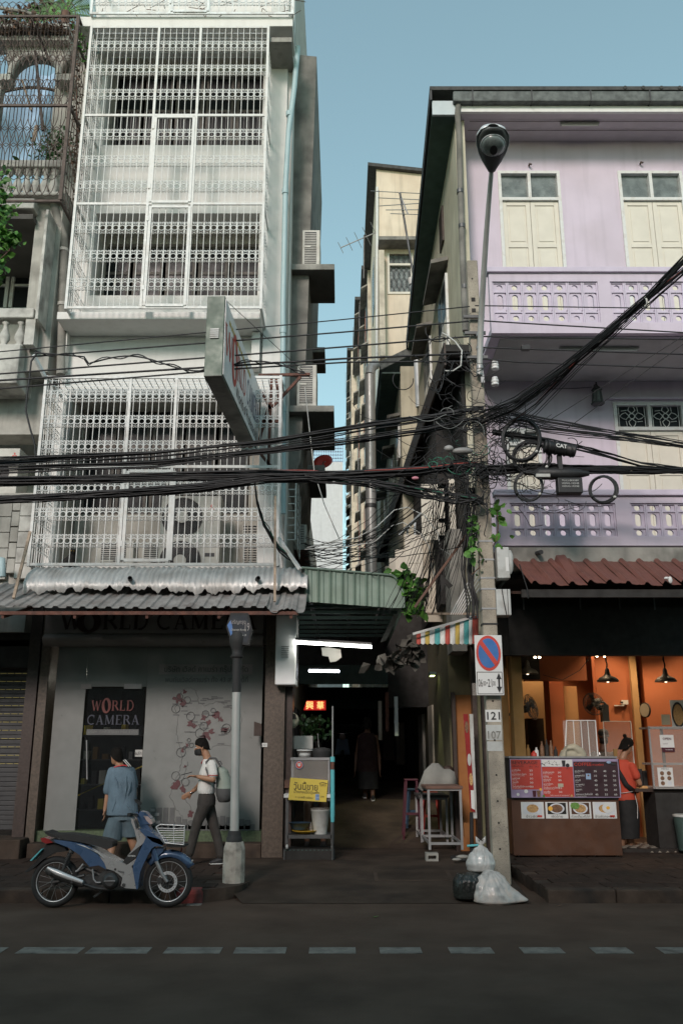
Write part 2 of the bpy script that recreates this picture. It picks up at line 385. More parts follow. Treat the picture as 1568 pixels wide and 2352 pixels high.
mk('lamp_body',(.07,.075,.075),.5,.2); mk('lamp_shell',(.55,.57,.58),.35,.2)
mk('leaf',(.07,.19,.025),.6,var=.4,scale=9); mk('leaf_dark',(.03,.09,.02),.6,var=.4,scale=9); mk('dead_leaf',(.12,.07,.045),.8,var=.3,scale=9)
mk('bamboo',(.35,.27,.2),.8,var=.3,scale=15,streak=.3); mk('wood_stick',(.13,.07,.05),.8,var=.3)
mk('stripe_white',(.62,.63,.6),.7); mk('stripe_red',(.4,.07,.05),.7); mk('stripe_yellow',(.5,.36,.08),.7); mk('stripe_teal',(.08,.34,.34),.7)
mk('blue_net',(.28,.4,.55),.8,var=.2,scale=3)
mk('box_grey',(.45,.46,.44),.5,var=.1,dirt=((.2,.17,.14),.5),dscale=6)
mk('porcelain',(.65,.66,.65),.3)
mk('cloth_grey',(.22,.22,.2),.9,var=.15,bump=.3); mk('cloth_cream',(.4,.37,.28),.9,var=.15,bump=.3)
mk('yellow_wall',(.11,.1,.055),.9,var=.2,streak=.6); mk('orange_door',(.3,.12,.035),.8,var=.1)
mk('tile_dark',(.03,.025,.022),.4,var=.1); mk('tile_pale',(.25,.22,.18),.4,var=.1)
mk('cloth_dim',(.07,.065,.055),.8,var=.4)
mk('cat_fur',(.015,.014,.013),.9)
mk('bright_metal',(.62,.62,.62),.3,.3,var=.05)
mk('door_red',(.11,.02,.015),.5); mk('door_blue',(.03,.035,.055),.5)  # darker copies of the logo colours for the door lettering
M['clear_glass'] = glassmat('clear_glass',(.08,.09,.09),.25)
M['acrylic'] = glassmat('acrylic',(.6,.55,.5),.18,.2)
M['shop_glass'] = glassmat('shop_glass',(.02,.022,.024),.3,.03)
M['net'] = mat('net',(.36,.5,.66),.8,var=.2,alpha=.75)

# ------------------------------------------------------------------ the setting
YK = 10.95       # kerb line
YF = 14.4        # facade line
gz = MB().box(-150,150,-60,250,-.5,-.02); struct('ground',gz,'asphalt')
struct('road',MB().box(-80,80,-3,YK + .9,-.3,0),'asphalt')
lm = None
ds = [(-60,-2),(58,178),(214,337),(387,504),(543,655),(711,817),(870,970),(1027,1136),(1190,1299),(1350,1456),(1502,1600)]
road = bpy.data.objects['road']
for i,(a,b) in enumerate(ds):
    p = G(a,2176,0); q = G(b,2191,0); y1 = G(a,2177,0).y; y0 = G(b,2191,0).y
    MB().box(p.x,q.x * 1.0,y0,y1,0.001,.005).build('painted_dash','paint_line',road)
g = MB().box(G(430,2078,0).x,G(463,2078,0).x,G(450,2081,0).y,G(450,2076,0).y,.001,.005).build('painted_dash','paint_line',road)
# opposite pavement and an unseen shophouse row added to shade the street
struct('pavement_opposite',MB().box(-40,40,-7,-3,-.3,.14),'kerb')
ob_ = thing('added_shade_row','long grey row of shophouses across the street behind the viewer','building',(0,-8,0))
OPH = 9.6  # height tuned for the shade thrown on the street
MB().box(-30,30,-14,-7,0,OPH).build('wall','concrete_grey',ob_)
wn = MB().box(-1,1,-7.02,-6.96,0,1.5).build('window','dark_glass',ob_)
for k in range(-6,7):
    for z in (4.6,7.7,10.8):
        if (k,z) == (-6,4.6): wn.location = V((k * 4.2,-6.99,z)) - V(ob_.location); continue
        piece(wn,(k * 4.2,-6.99,z),ob_)
sh = MB().box(-1.7,1.7,-7.03,-6.97,.2,3.2).build('shutter','dark_room',ob_)
for k in range(-6,7):
    if k == -6: sh.location = V((k * 4.2,-7,.2)) - V(ob_.location); continue
    piece(sh,(k * 4.2,-7,.2),ob_)
MB().box(-30,30,-6.97,-5.2,3.6,3.75).build('canopy','zinc_old',ob_)
# alley, kerbs, pavements
XL,XR = -1.15,2.0
ZA = lambda y: .155 if y < 15.4 else (mix(.155,.77,(y - 15.4) / 2.8) if y < 18.2 else (mix(.77,1.35,(y - 18.2) / 8.8) if y < 27 else mix(1.35,2,(y - 27) / 53)))
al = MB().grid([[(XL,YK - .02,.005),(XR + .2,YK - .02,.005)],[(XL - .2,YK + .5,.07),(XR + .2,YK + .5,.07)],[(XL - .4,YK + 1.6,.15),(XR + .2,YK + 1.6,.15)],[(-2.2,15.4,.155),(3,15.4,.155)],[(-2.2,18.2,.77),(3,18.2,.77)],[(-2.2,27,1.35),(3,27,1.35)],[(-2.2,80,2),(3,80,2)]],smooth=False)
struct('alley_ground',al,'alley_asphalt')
def pavement(name,x0,x1,y0,y1,nx,ny):
    base = struct(name,MB().box(x0,x1,y0,y1,-.1,.128),'kerb')
    dx,dy = (x1 - x0) / nx,(y1 - y0) / ny
    src = MB().box(0,dx - .008,0,dy - .008,.1,.148).build('paver','paver',base,bevel=.004)
    first = True
    for i in range(nx):
        for j in range(ny):
            off = (dx / 2 if j % 2 else 0)
            if x0 + i * dx + off + dx > x1 + .01: continue
            loc = V((x0 + i * dx + off + dx / 2,y0 + j * dy + dy / 2,.1 + rnd.uniform(-.004,.003)))
            if first: src.location = loc - V(base.location); first = False
            else: piece(src,loc,base)
    return base
pavement('pavement_left',-6.6,XL - .35,YK + .2,14.1,14,9)
pavement('pavement_right',XR + .42,7.2,YK + .2,14.9,13,10)
kl = struct('kerb_left',MB().box(-40,-6.62,YK,YK + .18,-.1,.15),'kerb')
for k in range(6):
    x0 = -6.6 + k * .78
    MB().box(x0 + .004,x0 + .775,YK,YK + .19,-.1,.15).build('kerb_stone','kerb',kl,bevel=.02)
# rounded corner at the alley mouth, painted red where it turns
m = MB(); pts = []
for i in range(9):
    t = i / 8; pts.append((mix(-1.92,-1.15,math.sin(t * pi / 2)),YK + .0 + .75 * (1 - math.cos(t * pi / 2))))
for a,b in zip(pts,pts[1:]): pass
vt = [V((x,y,.15 - .02 * i)) for i,(x,y) in enumerate(pts)]
m.prism([V((x,y,-.1)) for x,y in pts] + [V((-1.5,YK + 1.4,-.1)),V((-1.92,YK + 1.4,-.1))],(0,0,.24))
m.build('kerb_corner','kerb',kl,bevel=.03)
MB().box(-1.93,-1.62,YK - .012,YK + .25,-.05,.146).build('kerb_stone','kerb_red',kl,bevel=.04)
kr = struct('kerb_right',MB().box(7.3,40,YK,YK + .18,-.1,.15),'kerb')
for k in range(6):
    x0 = XR + .4 + k * .8
    MB().box(x0 + .004,x0 + .795,YK,YK + .19,-.1,.15).build('kerb_stone','kerb',kr,bevel=.02)
# drain cover on the alley mouth
p = G(860,2024,.1); q = G(1030,2008,.11)
zal = lambda y: .07 + (y - 11.45) * .0727
dcv = thing('drain_cover','rectangular iron drain cover sunk in the alley mouth','drain cover',(p.x,p.y,.13))
MB().add([(x,y,zal(y) + o) for o in (-.03,.005) for y in (p.y - .02,q.y + .05) for x in (p.x,q.x)],[(0,2,3,1),(4,5,7,6),(0,1,5,4),(2,6,7,3),(0,4,6,2),(1,3,7,5)]).build('frame','kerb',dcv)
MB().add([(x,y,zal(y) + o) for o in (-.02,.009) for y in (p.y + .01,q.y + .02) for x in (p.x + .05,q.x - .05)],[(0,2,3,1),(4,5,7,6),(0,1,5,4),(2,6,7,3),(0,4,6,2),(1,3,7,5)]).build('lid','alley_asphalt',dcv,bevel=.004)
for (px,py,c) in ((862,2108,'leaf'),(568,2070,'leaf'),(1284,2082,'dead_leaf')):
    p = G(px,py,.0)
    MB().add([p + V((-.03,0,.008)),p + V((0,-.02,.012)),p + V((.035,.005,.02)),p + V((0,.025,.008))],[(0,1,2,3)]).build('fallen_leaf',c,solid=.002,
        label={862: 'small yellow-green leaf lying on the road before the alley',568: 'small leaf on the road edge beside the white post base',1284: 'brown dead leaf on the road below the right kerb'}[px],cat='leaf')
# ================================================================== WHITE BUILDING (left)
YC = 13.55          # front of the window cages
wb = thing('white_shophouse','tall white rendered shophouse with iron cages over its windows, left of the alley','building',(-3,YF,0))
XWL,XWR = W(150,760,YF).x,-.95
ZTOP = ZY(-60,YF)
zb1 = ZY(1306,YF); zs = [ (4.42,ZY(893,YF)),(ZY(709,YF+.5),ZY(490,YF)),(ZY(372,YF+.5),ZY(98,YF)) ]
# wall as piers and spandrels so that the openings are real recesses
XA,XB = W(238,300,YF).x,W(602,300,YF).x
XA1,XB1 = W(138,1100,YF).x,W(612,1000,YF).x
wl = MB()
z0 = 3.4
floors = [(zs[0][0],zs[0][1],XA1,XB1),(zs[1][0],zs[1][1],XA,XB),(zs[2][0],zs[2][1],XA,XB)]
prev = z0
for (a,b,xa,xb) in floors:
    wl.box(XWL,XWR,YF,YF + .3,prev,a)
    wl.box(XWL,xa,YF,YF + .3,a,b); wl.box(xb,XWR,YF,YF + .3,a,b); prev = b
wl.box(XWL,XWR,YF,YF + .3,prev,ZTOP + 3)
wl.build('wall','white_wall',wb)
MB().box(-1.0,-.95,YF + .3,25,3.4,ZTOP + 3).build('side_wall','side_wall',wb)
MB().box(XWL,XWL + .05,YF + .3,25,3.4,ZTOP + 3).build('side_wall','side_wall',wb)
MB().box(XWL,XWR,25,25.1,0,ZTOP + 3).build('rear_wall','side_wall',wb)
MB().box(XWL,-1.02,YF + .31,24.9,ZTOP + 2.8,ZTOP + 3).build('roof','roof_dark',wb)
for z in (3.5,ZY(893,YF) + .2,ZY(470,YF) + .15,):
    MB().box(XWL + .1,-1.02,YF + .31,24.9,z,z + .12).build('floor_slab','dark_room',wb)
MB().box(XWL + .1,-1.02,YF + 3.5,YF + 3.6,3.5,ZTOP + 2.7).build('partition','dark_room',wb)
# sloped pilasters and ledges
pr = MB(); pr.box(W(604,800,YF).x,W(652,800,YF).x - .02,YF - .1,YF - .002,3.9,ZTOP + 3); pr.build('pilaster','white_wall',wb,bevel=.01)
MB().box(W(661,800,YF).x,-.95,YF - .07,YF - .004,3.9,ZTOP + 3).build('pilaster','white_wall',wb,bevel=.01)
MB().box(W(148,720,YF - .3).x,W(602,720,YF - .3).x,13.75,YF - .003,ZY(733,13.75),ZY(716,13.75)).build('ledge','white_wall',wb,bevel=.01)
MB().box(W(150,750,YF).x,W(166,750,YF).x,YF - .2,YF - .005,ZY(845,YF - .2),ZY(735,13.75)).build('pier','white_wall',wb)
MB().box(W(582,750,YF).x,W(600,750,YF).x,YF - .2,YF - .005,ZY(845,YF - .2),ZY(735,13.75)).build('pier','white_wall',wb)
MB().box(W(205,90,YF).x,W(678,90,YF).x,13.6,YF - .003,ZY(60,13.6),ZY(38,13.6)).build('floor_band','white_wall',wb,bevel=.01)
MB().box(W(622,100,YF).x,W(676,100,YF).x,13.62,YF - .003,ZY(94,13.6),ZY(84,13.6)).build('ledge','concrete_grey',wb)
MB().box(XWL + .3,XB1 + .2,13.9,YF - .003,ZY(1300,13.9) - .12,ZY(1300,13.9)).build('ledge','white_wall',wb)
# windows behind the cages
def win_row(parent,xa,xb,za,zb,n,frame='window_frame',y=YF + .42):
    for i in range(n):
        a = mix(xa,xb,i / n) + .03; b = mix(xa,xb,(i + 1) / n) - .03
        fr = MB(); t = .055
        fr.box(a,a + t,y,y + .06,za,zb).box(b - t,b,y,y + .06,za,zb)
        fr.box(a + t,b - t,y,y + .06,za,za + t).box(a + t,b - t,y,y + .06,zb - t,zb)
        zm = mix(za,zb,.62); fr.box(a + t,b - t,y,y + .06,zm - .03,zm + .03)
        f = fr.build('window',frame,parent)
        MB().box(a + t,b - t,y + .02,y + .03,za + t,zm - .03).build('pane','dark_glass',f)
        MB().box(a + t,b - t,y + .02,y + .03,zm + .03,zb - t).build('pane','dark_glass',f)
def recess(hole,YR_,wx,wz,n):
    z0_,z1_,xa,xb = hole
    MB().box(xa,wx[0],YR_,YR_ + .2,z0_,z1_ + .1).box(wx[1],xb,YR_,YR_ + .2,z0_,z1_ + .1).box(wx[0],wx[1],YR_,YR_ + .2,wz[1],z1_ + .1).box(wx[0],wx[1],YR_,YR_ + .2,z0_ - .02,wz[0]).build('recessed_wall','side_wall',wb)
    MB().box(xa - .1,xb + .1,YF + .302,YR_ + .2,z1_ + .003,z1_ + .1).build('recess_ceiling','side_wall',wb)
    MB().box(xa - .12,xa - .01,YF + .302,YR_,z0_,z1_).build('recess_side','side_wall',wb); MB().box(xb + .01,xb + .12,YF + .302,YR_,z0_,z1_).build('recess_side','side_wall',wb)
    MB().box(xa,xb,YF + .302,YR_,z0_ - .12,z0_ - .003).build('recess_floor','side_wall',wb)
    win_row(wb,wx[0],wx[1],wz[0],wz[1],n,y=YR_ + .1)
YR1 = YF + 1.0; wa_,wb_ = W(183,1100,YR1).x,W(572,1100,YR1).x
recess(floors[0],YR1,(wa_,wb_),(ZY(1182,YR1),ZY(930,YR1)),5)
Y2_ = YF + .75; recess(floors[1],Y2_,(W(222,650,Y2_).x,XB - .02),(floors[1][0],ZY(560,Y2_)),5)
Y2_ = YF + .6; recess(floors[2],Y2_,(W(252,300,Y2_).x,XB - .02),(floors[2][0],ZY(168,Y2_)),5)
# inner dark window grilles on the top floor
g = MB(); y = YF + .2
for i in range(34):
    x = mix(XA + .05,XB - .05,i / 33); g.box(x - .006,x + .006,y + .2,y + .212,floors[2][0],mix(floors[2][0],floors[2][1],.45))
g.build('inner_grille','steel_dark',wb,kind='stuff')
# round vents
for (px,py) in ((423,108),(385,495)):
    MB().lathe([(.2,0),(.2,.02),(.15,.03),(.15,.05)],W(px,py,YF + .55),20,(0,-1,0)).build('round_vent','ac_dark',wb)
# weathered upper fin on the alley side
fin = MB(); x1 = W(727,140,YF + .5).x; x2 = W(706,740,YF + .5).x
fin.prism([V((-.95,YF + .5,ZY(125,YF + .5))),V((x1,YF + .5,ZY(130,YF + .5))),V((W(716,420,YF + .5).x,YF + .5,ZY(430,YF + .5))),V((x2,YF + .5,ZY(740,YF + .5))),V((W(690,1050,YF + .5).x,YF + .5,ZY(1060,YF + .5))),V((-.95,YF + .5,ZY(1120,YF + .5)))],(0,5,0))
fin.build('projecting_shaft','concrete_dirty',wb)
# ---------------------------------------------------------------- cages
def scroll_unit(w):
    """ring with a pair of curls above and below, centred at origin, facing -Y"""
    m = MB(); r = w * .45; t = .0105
    m.tube(arc((0,0,0),r,0,330,11),t,3,closed=True)
    for s in (1,-1):
        for k in (1,-1):
            c = V((k * w * .22,0,s * (r + w * .36))); p = []
            for i in range(9):
                a = mix(-.15,1.5,i / 8) * pi; rr = mix(w * .19,w * .12,i / 8)
                p.append(c + V((k * math.cos(a) * rr,0,s * math.sin(a) * rr)))
            m.tube([V((k * w * .46,0,s * r * .75))] + p,t * .9,3)
    return m
def cage(name,label,pxl,pxr,zrows,verts,door,nb,Y0,Y1,mat_='white_paint',topgrid=True,src=None):
    """pxl/pxr: (top x, bottom x) world; zrows: rail heights top..bottom; returns thing"""
    zt,zb = zrows[0],zrows[-1]; xl,xr = pxl,pxr
    t = thing(name,label,'window cage',((xl + xr) / 2,Y1,zb))
    q = .045
    for x in (xl,xr):
        MB().box(x - q / 2,x + q / 2,Y0 - q,Y0,zb - .03,zt + .03).build('corner_post',mat_,t)
    for x in verts: MB().box(x - q / 2,x + q / 2,Y0 - q + .004,Y0 - .004,zb - .02,zt).build('post',mat_,t)
    for z in zrows:
        MB().box(xl + q / 2,xr - q / 2,Y0 - q + .008,Y0 - .008,z - q / 2,z + q / 2).build('rail',mat_,t)
        for x in (xl,xr): MB().box(x - .02,x + .02,Y0,Y1,z - .02,z + .02).build('side_rail',mat_,t)
    for (xa,xb,za,zb_) in door:
        d = MB(); s = .05
        for x in (xa,xb): d.box(x - s / 2,x + s / 2,Y0 - q - .012,Y0 - q + .01,za,zb_)
        for z in (za,zb_): d.box(xa + s / 2,xb - s / 2,Y0 - q - .012,Y0 - q + .01,z - s / 2,z + s / 2)
        dd = d.build('gate',mat_,t)
        for z in (mix(za,zb_,.15),mix(za,zb_,.85)): MB().box(xa - .05,xa - .01,Y0 - q - .02,Y0 - q,z,z + .09).build('hinge',mat_,dd)
    w = (xr - xl) / nb
    bar = MB().box(-.005,.005,-.006,.006,zb,zt).build('bar',mat_,t)
    for i in range(1,nb):
        loc = V((xl + w * i,Y0 - .02,zb))
        if i == 1: bar.location = loc - V(t.location)
        else: piece(bar,loc,t)
    return t,w
def add_scrolls(t,w,xl,nb,Y0,rows,src=None,mat_='white_paint'):
    s = None
    for z in rows:
        for i in range(nb):
            loc = V((xl + w * (i + .5),Y0 - .02,z - .12))
            if s is None:
                s = scroll_unit(w).build('scroll',mat_,t); dz = s.location.z; s.location = loc - V(t.location)
            else: piece(s,loc,t)
def side_stuff(t,x,Y0,Y1,zb,zt,rows,w,mat_='white_paint'):
    m = MB(); n = max(2,int((Y1 - Y0) / w))
    for i in range(1,n + 1):
        y = mix(Y0,Y1,i / (n + 1)); m.box(x - .006,x + .006,y - .006,y + .006,zb,zt)
    for z in rows:
        for i in range(n + 1):
            y = mix(Y0,Y1,(i + .5) / (n + 1)); c = V((x,y,z))
            m.tube(arc(c,w * .45,0,324,9,V((0,1,0))),.005,3,closed=True)
            for s in (1,-1):
                for k in (1,-1):
                    m.tube(arc(c + V((0,k * w * .22,s * w * .85)),w * .18,0,270,5,V((0,1,0))),.005,3)
    m.build('side_scrolls',mat_,t,kind='stuff')
# lower cage
Z = lambda py: ZY(py,YC)
xl,xr = W(88,1080,YC).x,W(641,1080,YC).x
nb = 37
cA,wA = cage('window_cage','white scrollwork iron cage above the corrugated awnings, first floor of the white shophouse',xl,xr,
     [Z(868),Z(1073),Z(1297)],[W(297,950,YC).x,W(403,950,YC).x],[(W(290,1180,YC).x,W(398,1180,YC).x,Z(1288),Z(1084))],nb,YC,YF - .01)
rowsA = [Z(p) for p in (910,968,1026,1121,1181,1242)]
add_scrolls(cA,wA,xl,nb,YC,rowsA)
side_stuff(cA,xl,YC,YF,Z(1297),Z(868),rowsA,wA); side_stuff(cA,xr,YC,YF,Z(1297),Z(868),rowsA,wA)
def cage_top(t,xl,xr,z,Y0,Y1,w):
    m = MB(); y = Y0
    for i in range(1,7): m.box(xl,xr,mix(Y0,Y1,i / 7) - .005,mix(Y0,Y1,i / 7) + .005,z - .005,z + .005)
    n = int((xr - xl) / w)
    for i in range(n): m.box(xl + i * w - .005,xl + i * w + .005,Y0,Y1,z - .016,z - .006)
    m.build('top_bars','pale_paint',t,kind='stuff')
cage_top(cA,xl,xr,Z(868),YC,YF,wA)
for px in (300,405): MB().box(W(px,1300,YC).x - .02,W(px,1300,YC).x + .02,YC - .03,YC,Z(1297) - .14,Z(1297)).build('foot','white_paint',cA)
# upper cage
xl2,xr2 = W(186,350,YC).x,W(609,350,YC).x
nb2 = 29
zr = [Z(65),Z(267),Z(470),Z(708)]
v1,v2 = W(355,250,YC).x,W(453,250,YC).x
cB,wB = cage('window_cage','tall white two-storey iron cage near the top of the white shophouse',xl2,xr2,zr,[v1,v2],
     [(v1 + .05,v2 - .04,Z(467),Z(272)),(v1 + .06,v2 - .03,Z(704),Z(478))],nb2,YC,YF - .01)
rowsB = [Z(p) for p in (108,163,219,311,372,430,525,590,655)]
add_scrolls(cB,wB,xl2,nb2,YC,rowsB)
side_stuff(cB,xl2,YC,YF,zr[-1],zr[0],rowsB,wB); side_stuff(cB,xr2,YC,YF,zr[-1],zr[0],rowsB,wB)
cage_top(cB,xl2,xr2,Z(65),YC,YF,wB)
# cage of the storey above, cut by the frame
xl3,xr3 = W(212,20,YC).x,W(672,20,YC).x
cC,wC = cage('window_cage','grey white iron cage cut off by the top edge of the photo',xl3,xr3,[Z(-90),Z(33)],[W(392,10,YC).x,W(482,10,YC).x],[(W(398,0,YC).x,W(480,0,YC).x,Z(30),Z(-80))],30,YC,YF - .01,'pale_paint')
add_scrolls(cC,wC,xl3,30,YC,[Z(4)],mat_='pale_paint')
p = MB()
for i in range(60):
    x = rnd.uniform(xl3,xr3); z = rnd.uniform(Z(30),Z(-60)); p.tube([(x,YC + .4,z),(x + rnd.uniform(-.3,.3),YC + .45,z + rnd.uniform(-.05,.3))],.008,3)
p.build('dry_plants','dead_leaf',kind='stuff',label='dry climbing stems behind the topmost cage',cat='plants')
# blue drainpipe
pt = [W(684,108,14.1),W(676,200,14.1),W(663,300,14.1),W(656,420,14.1),W(650,700,14.15),W(650,1180,14.15)]
bp = thing('drainpipe','pale blue drainpipe down the right corner of the white shophouse','pipe',pt[-1])
MB().tube(pt,.052,10).build('pipe','blue_pipe',bp)
for q_ in (W(664,262,14.1),W(655,440,14.1),W(650,760,14.15),W(650,940,14.15)): MB().lathe([(.062,-.05),(.062,.05)],q_,10).build('collar','blue_pipe',bp)
a_ = W(212,0,13.95); b_ = W(222,120,13.95)
MB().tube([W(209,-40,13.9),a_,W(216,50,13.9),b_],.06,10).build('drainpipe','blue_pipe',label='pale blue pipe at the top left corner of the upper cage',cat='pipe')
# ---------------------------------------------------------------- alley-side ledges and condensers
def condenser(label,x,y,z,dx,dy,dz,face,group=None,name='air_conditioner'):
    """face: '-y' louvres, 'fan' one fan, 'fan2' two fans"""
    t = thing(name,label,'air conditioner',(x,y,z),group)
    MB().box(x - dx / 2,x + dx / 2,y - dy / 2,y + dy / 2,z,z + dz).build('casing','ac_white',t,bevel=.012)
    yf = y - dy / 2
    if face == 'louvre':
        MB().box(x - dx * .36,x + dx * .3,yf - .004,yf - .001,z + dz * .06,z + dz * .94).build('grille_back','ac_dark',t)
        m = MB(); n = int(dz / .042)
        for i in range(n):
            zz = z + dz * (.08 + .84 * i / n); m.box(x - dx * .35,x + dx * .29,yf - .012,yf - .005,zz,zz + .014)
        m.build('louvre','ac_white',t,kind='stuff')
        MB().box(x - dx * .36,x - dx * .02,yf - .016,yf - .004,z + dz * .5,z + dz * .54).build('divider','ac_white',t)
    else:
        k = 2 if face == 'fan2' else 1
        for i in range(k):
            c = V((x - dx * .14,yf,z + dz * ((i + .5) / k))); r = min(dx * .36,dz / k * .46)
            f = MB().lathe([(r,-.002),(r,.012),(r * .96,.014),(r * .95,-.001)],c,24,(0,-1,0)).build('fan_guard','fan_grey',t)
            MB().disc(c + V((0,.0,0)),r * .95,(0,-1,0),.004,24).build('fan_well','ac_dark',f)
            g = MB()
            for rr in range(3,12): g.tube(arc(c + V((0,-.02,0)),r * rr / 12,0,345,20),.0028,3,closed=True)
            for a in range(8): g.tube([c + V((0,-.022,0)),c + V((math.cos(a * pi / 4) * r,-.022,math.sin(a * pi / 4) * r))],.004,3)
            g.build('guard_wires','fan_grey',f,kind='stuff')
            MB().disc(c + V((0,-.026,0)),r * .3,(0,-1,0),.01,16).build('hub','ac_white',f)
        # three-diamond maker's mark
        c = V((x + dx * .34,yf - .003,z + dz * .86)); m = MB(); s = .035 if dx > .7 else .028
        for (ox,oz,an) in ((0,s * .9,90),(-s * .8,-s * .45,210),(s * .8,-s * .45,330)):
            o = c + V((ox,0,oz)); d = V((math.cos(R(an)),0,math.sin(R(an)))) * s; e = V((-d.z,0,d.x)) * .55
            m.add([o - d,o + e,o + d,o - e],[(0,1,2,3)])
        m.build('maker_mark','logo_red',t,solid=.001)
        MB().box(x + dx * .26,x + dx * .42,yf - .006,yf,z + dz * .3,z + dz * .34).build('handle_recess','ac_dark',t)
    for sx in (-1,1): MB().box(x + sx * dx * .35 - .03,x + sx * dx * .35 + .03,y - dy * .4,y + dy * .4,z - .05,z).build('foot','steel_dark',t)
    return t
def ledge(label,px0,px1,pyt,pyb,y0,mt='under_slab',slabtop='concrete_grey'):
    zt = ZY(pyt,y0); a = math.atan((1176 - pyb) / F) + PITCH
    zu = zt - .12; y1 = (zu - H) / math.tan(a)
    x1 = W(px1,pyt,y0).x
    t = thing('concrete_ledge',label,'ledge',(-.5,y0,zu),'concrete ledges on the alley wall of the white shophouse')
    MB().box(-.95,x1,y0,y1,zu,zt).build('slab','concrete_grey',t,bevel=.008)
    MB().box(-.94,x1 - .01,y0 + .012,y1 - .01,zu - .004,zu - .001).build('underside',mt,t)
    return x1,y0,y1,zt
x1,ya,yb,zt = ledge('wide concrete ledge highest on the alley side, under the top condenser',668,768,606,697,14.7)
condenser('slim condenser with side louvres standing on the highest ledge of the alley wall',W(715,560,ya + .3).x,ya + .55,zt + .05,.34,.8,.78,'louvre')
ledge('small ledge just below and behind the highest one, over the middle condenser',672,746,797,858,17.5)
x1,ya,yb,zt = ledge('widest ledge at mid height, carrying the middle condenser',664,767,931,1035,14.7)
condenser('slim louvred condenser on the ledge at mid height beside the sign bracket',W(705,880,ya + .3).x,ya + .55,zt + .05,.36,.8,.84,'louvre')
ledge('small ledge behind the thick cable bundle with a red dish above it',664,746,1068,1144,17.5)
x1,ya,yb,zt = ledge('lowest stained ledge of the alley wall, just above the green roof',664,706,1249,1330,16.8,'rust_steel')
condenser('small louvred condenser on the lowest ledge above the green alley roof',W(690,1225,ya + .2).x,ya + .3,zt + .03,.26,.5,.38,'louvre')
# red satellite dish
c = W(742,1062,18.5)
sdh = thing('satellite_dish','small red satellite dish above the thick cable bundle','satellite dish',c)
MB().lathe([(.01,.05),(.12,.03),(.22,-.02),(.22,-.03),(.12,.015),(.01,.03)],c,18,(.2,.9,-.5)).build('dish','logo_red',sdh)
MB().tube([c,c + V((.05,-.2,-.05))],.012,5).build('arm','steel',sdh)
MB().tube([c,c + V((0,0,-.3))],.015,5).build('mast','steel',sdh)
# white grille frames seen edge on along the alley wall
sg = thing('side_grille','thin white pipe grilles along the alley side of the white shophouse','grille',(-.9,16,6))
for (pa,pb,y) in ((270,500,15.2),(640,820,15.2),(1060,1240,15.0)):
    za,zb = ZY(pa,y),ZY(pb,y)
    m = MB()
    for yy in (y,y + .8,y + 1.6): m.tube([(-.82,yy,zb),(-.82,yy,za)],.018,6)
    for i in range(12): m.tube([(-.82,y,mix(zb,za,i / 11)),(-.82,y + 1.6,mix(zb,za,i / 11))],.012,5); m.tube([(-.95,y,mix(zb,za,i / 11)),(-.82,y,mix(zb,za,i / 11))],.012,5)
    m.build('grille','white_paint',sg)
# condensers behind the lower cage
condenser('large two-fan condenser behind the lower cage with a red three-diamond mark',W(436,1200,14.5).x,14.75,4.45,1.04,.36,ZY(1139,14.57) - 4.45,'fan2')
condenser('low louvred condenser behind the lower cage beside the cat',W(262,1260,14.5).x,14.75,4.45,.64,.36,ZY(1241,14.57) - 4.45,'louvre')
condenser('grey louvred unit behind the lower cage right of the two-fan condenser',W(345,1260,14.5).x,14.8,4.45,.36,.3,ZY(1243,14.57) - 4.45,'louvre')
# slatted vents at right of the lower cage
vt = thing('wall_vent','pair of dark slatted vents in the wall behind the right end of the lower cage','vent',W(580,1260,YF + 1))
for (pa,pb) in ((1206,1246),(1256,1292)):
    a = W(558,pb,YF + 1); b = W(602,pa,YF + 1)
    v_ = MB().box(a.x,b.x,YF + .97,YF + .996,a.z,b.z).build('vent_back','ac_dark',vt)
    m = MB()
    for i in range(7): z = mix(a.z,b.z,i / 6.5); m.box(a.x,b.x,YF + .95,YF + .97,z,z + .02)
    for i in range(5): x = mix(a.x,b.x,i / 4); m.box(x - .008,x + .008,YF + .94,YF + .95,a.z,b.z)
    m.build('slats','ac_white',v_)
# black cat sitting behind the bars
c = W(158,1301,13.75)
ct = thing('cat','black cat sitting behind the left foot of the lower cage','cat',c)
m = MB(); loft(m,[(c + V((0,0,0)),V((.11,0,0)),V((0,.09,0))),(c + V((-.02,0,.06)),V((.12,0,0)),V((0,.1,0))),(c + V((.02,0,.14)),V((.08,0,0)),V((0,.08,0))),(c + V((.05,-.01,.19)),V((.05,0,0)),V((0,.05,0)))])
m.ball(c + V((.07,-.03,.235)),.058,.055,.05)
for s in (-1,1):
    e = c + V((.07 + s * .036,-.03,.265)); m.rings([[e + V((.02,0,0)),e + V((0,.014,0)),e + V((-.02,0,0)),e + V((0,-.014,0))],[e + V((s * .014 + .002,0,.05)),e + V((s * .014,.002,.05)),e + V((s * .014 - .002,0,.05)),e + V((s * .014,-.002,.05))]])
m.tube([c + V((-.1,0,.03)),c + V((-.17,.02,.02)),c + V((-.2,.06,.05))],.018,6)
blob('body','cat_fur',ct,m,.009,3)
for s in (-1,1): MB().ball(c + V((.07 + s * .022,-.083,.24)),.008,.004,.007,8,6).build('eye','yellow_plate',ct)
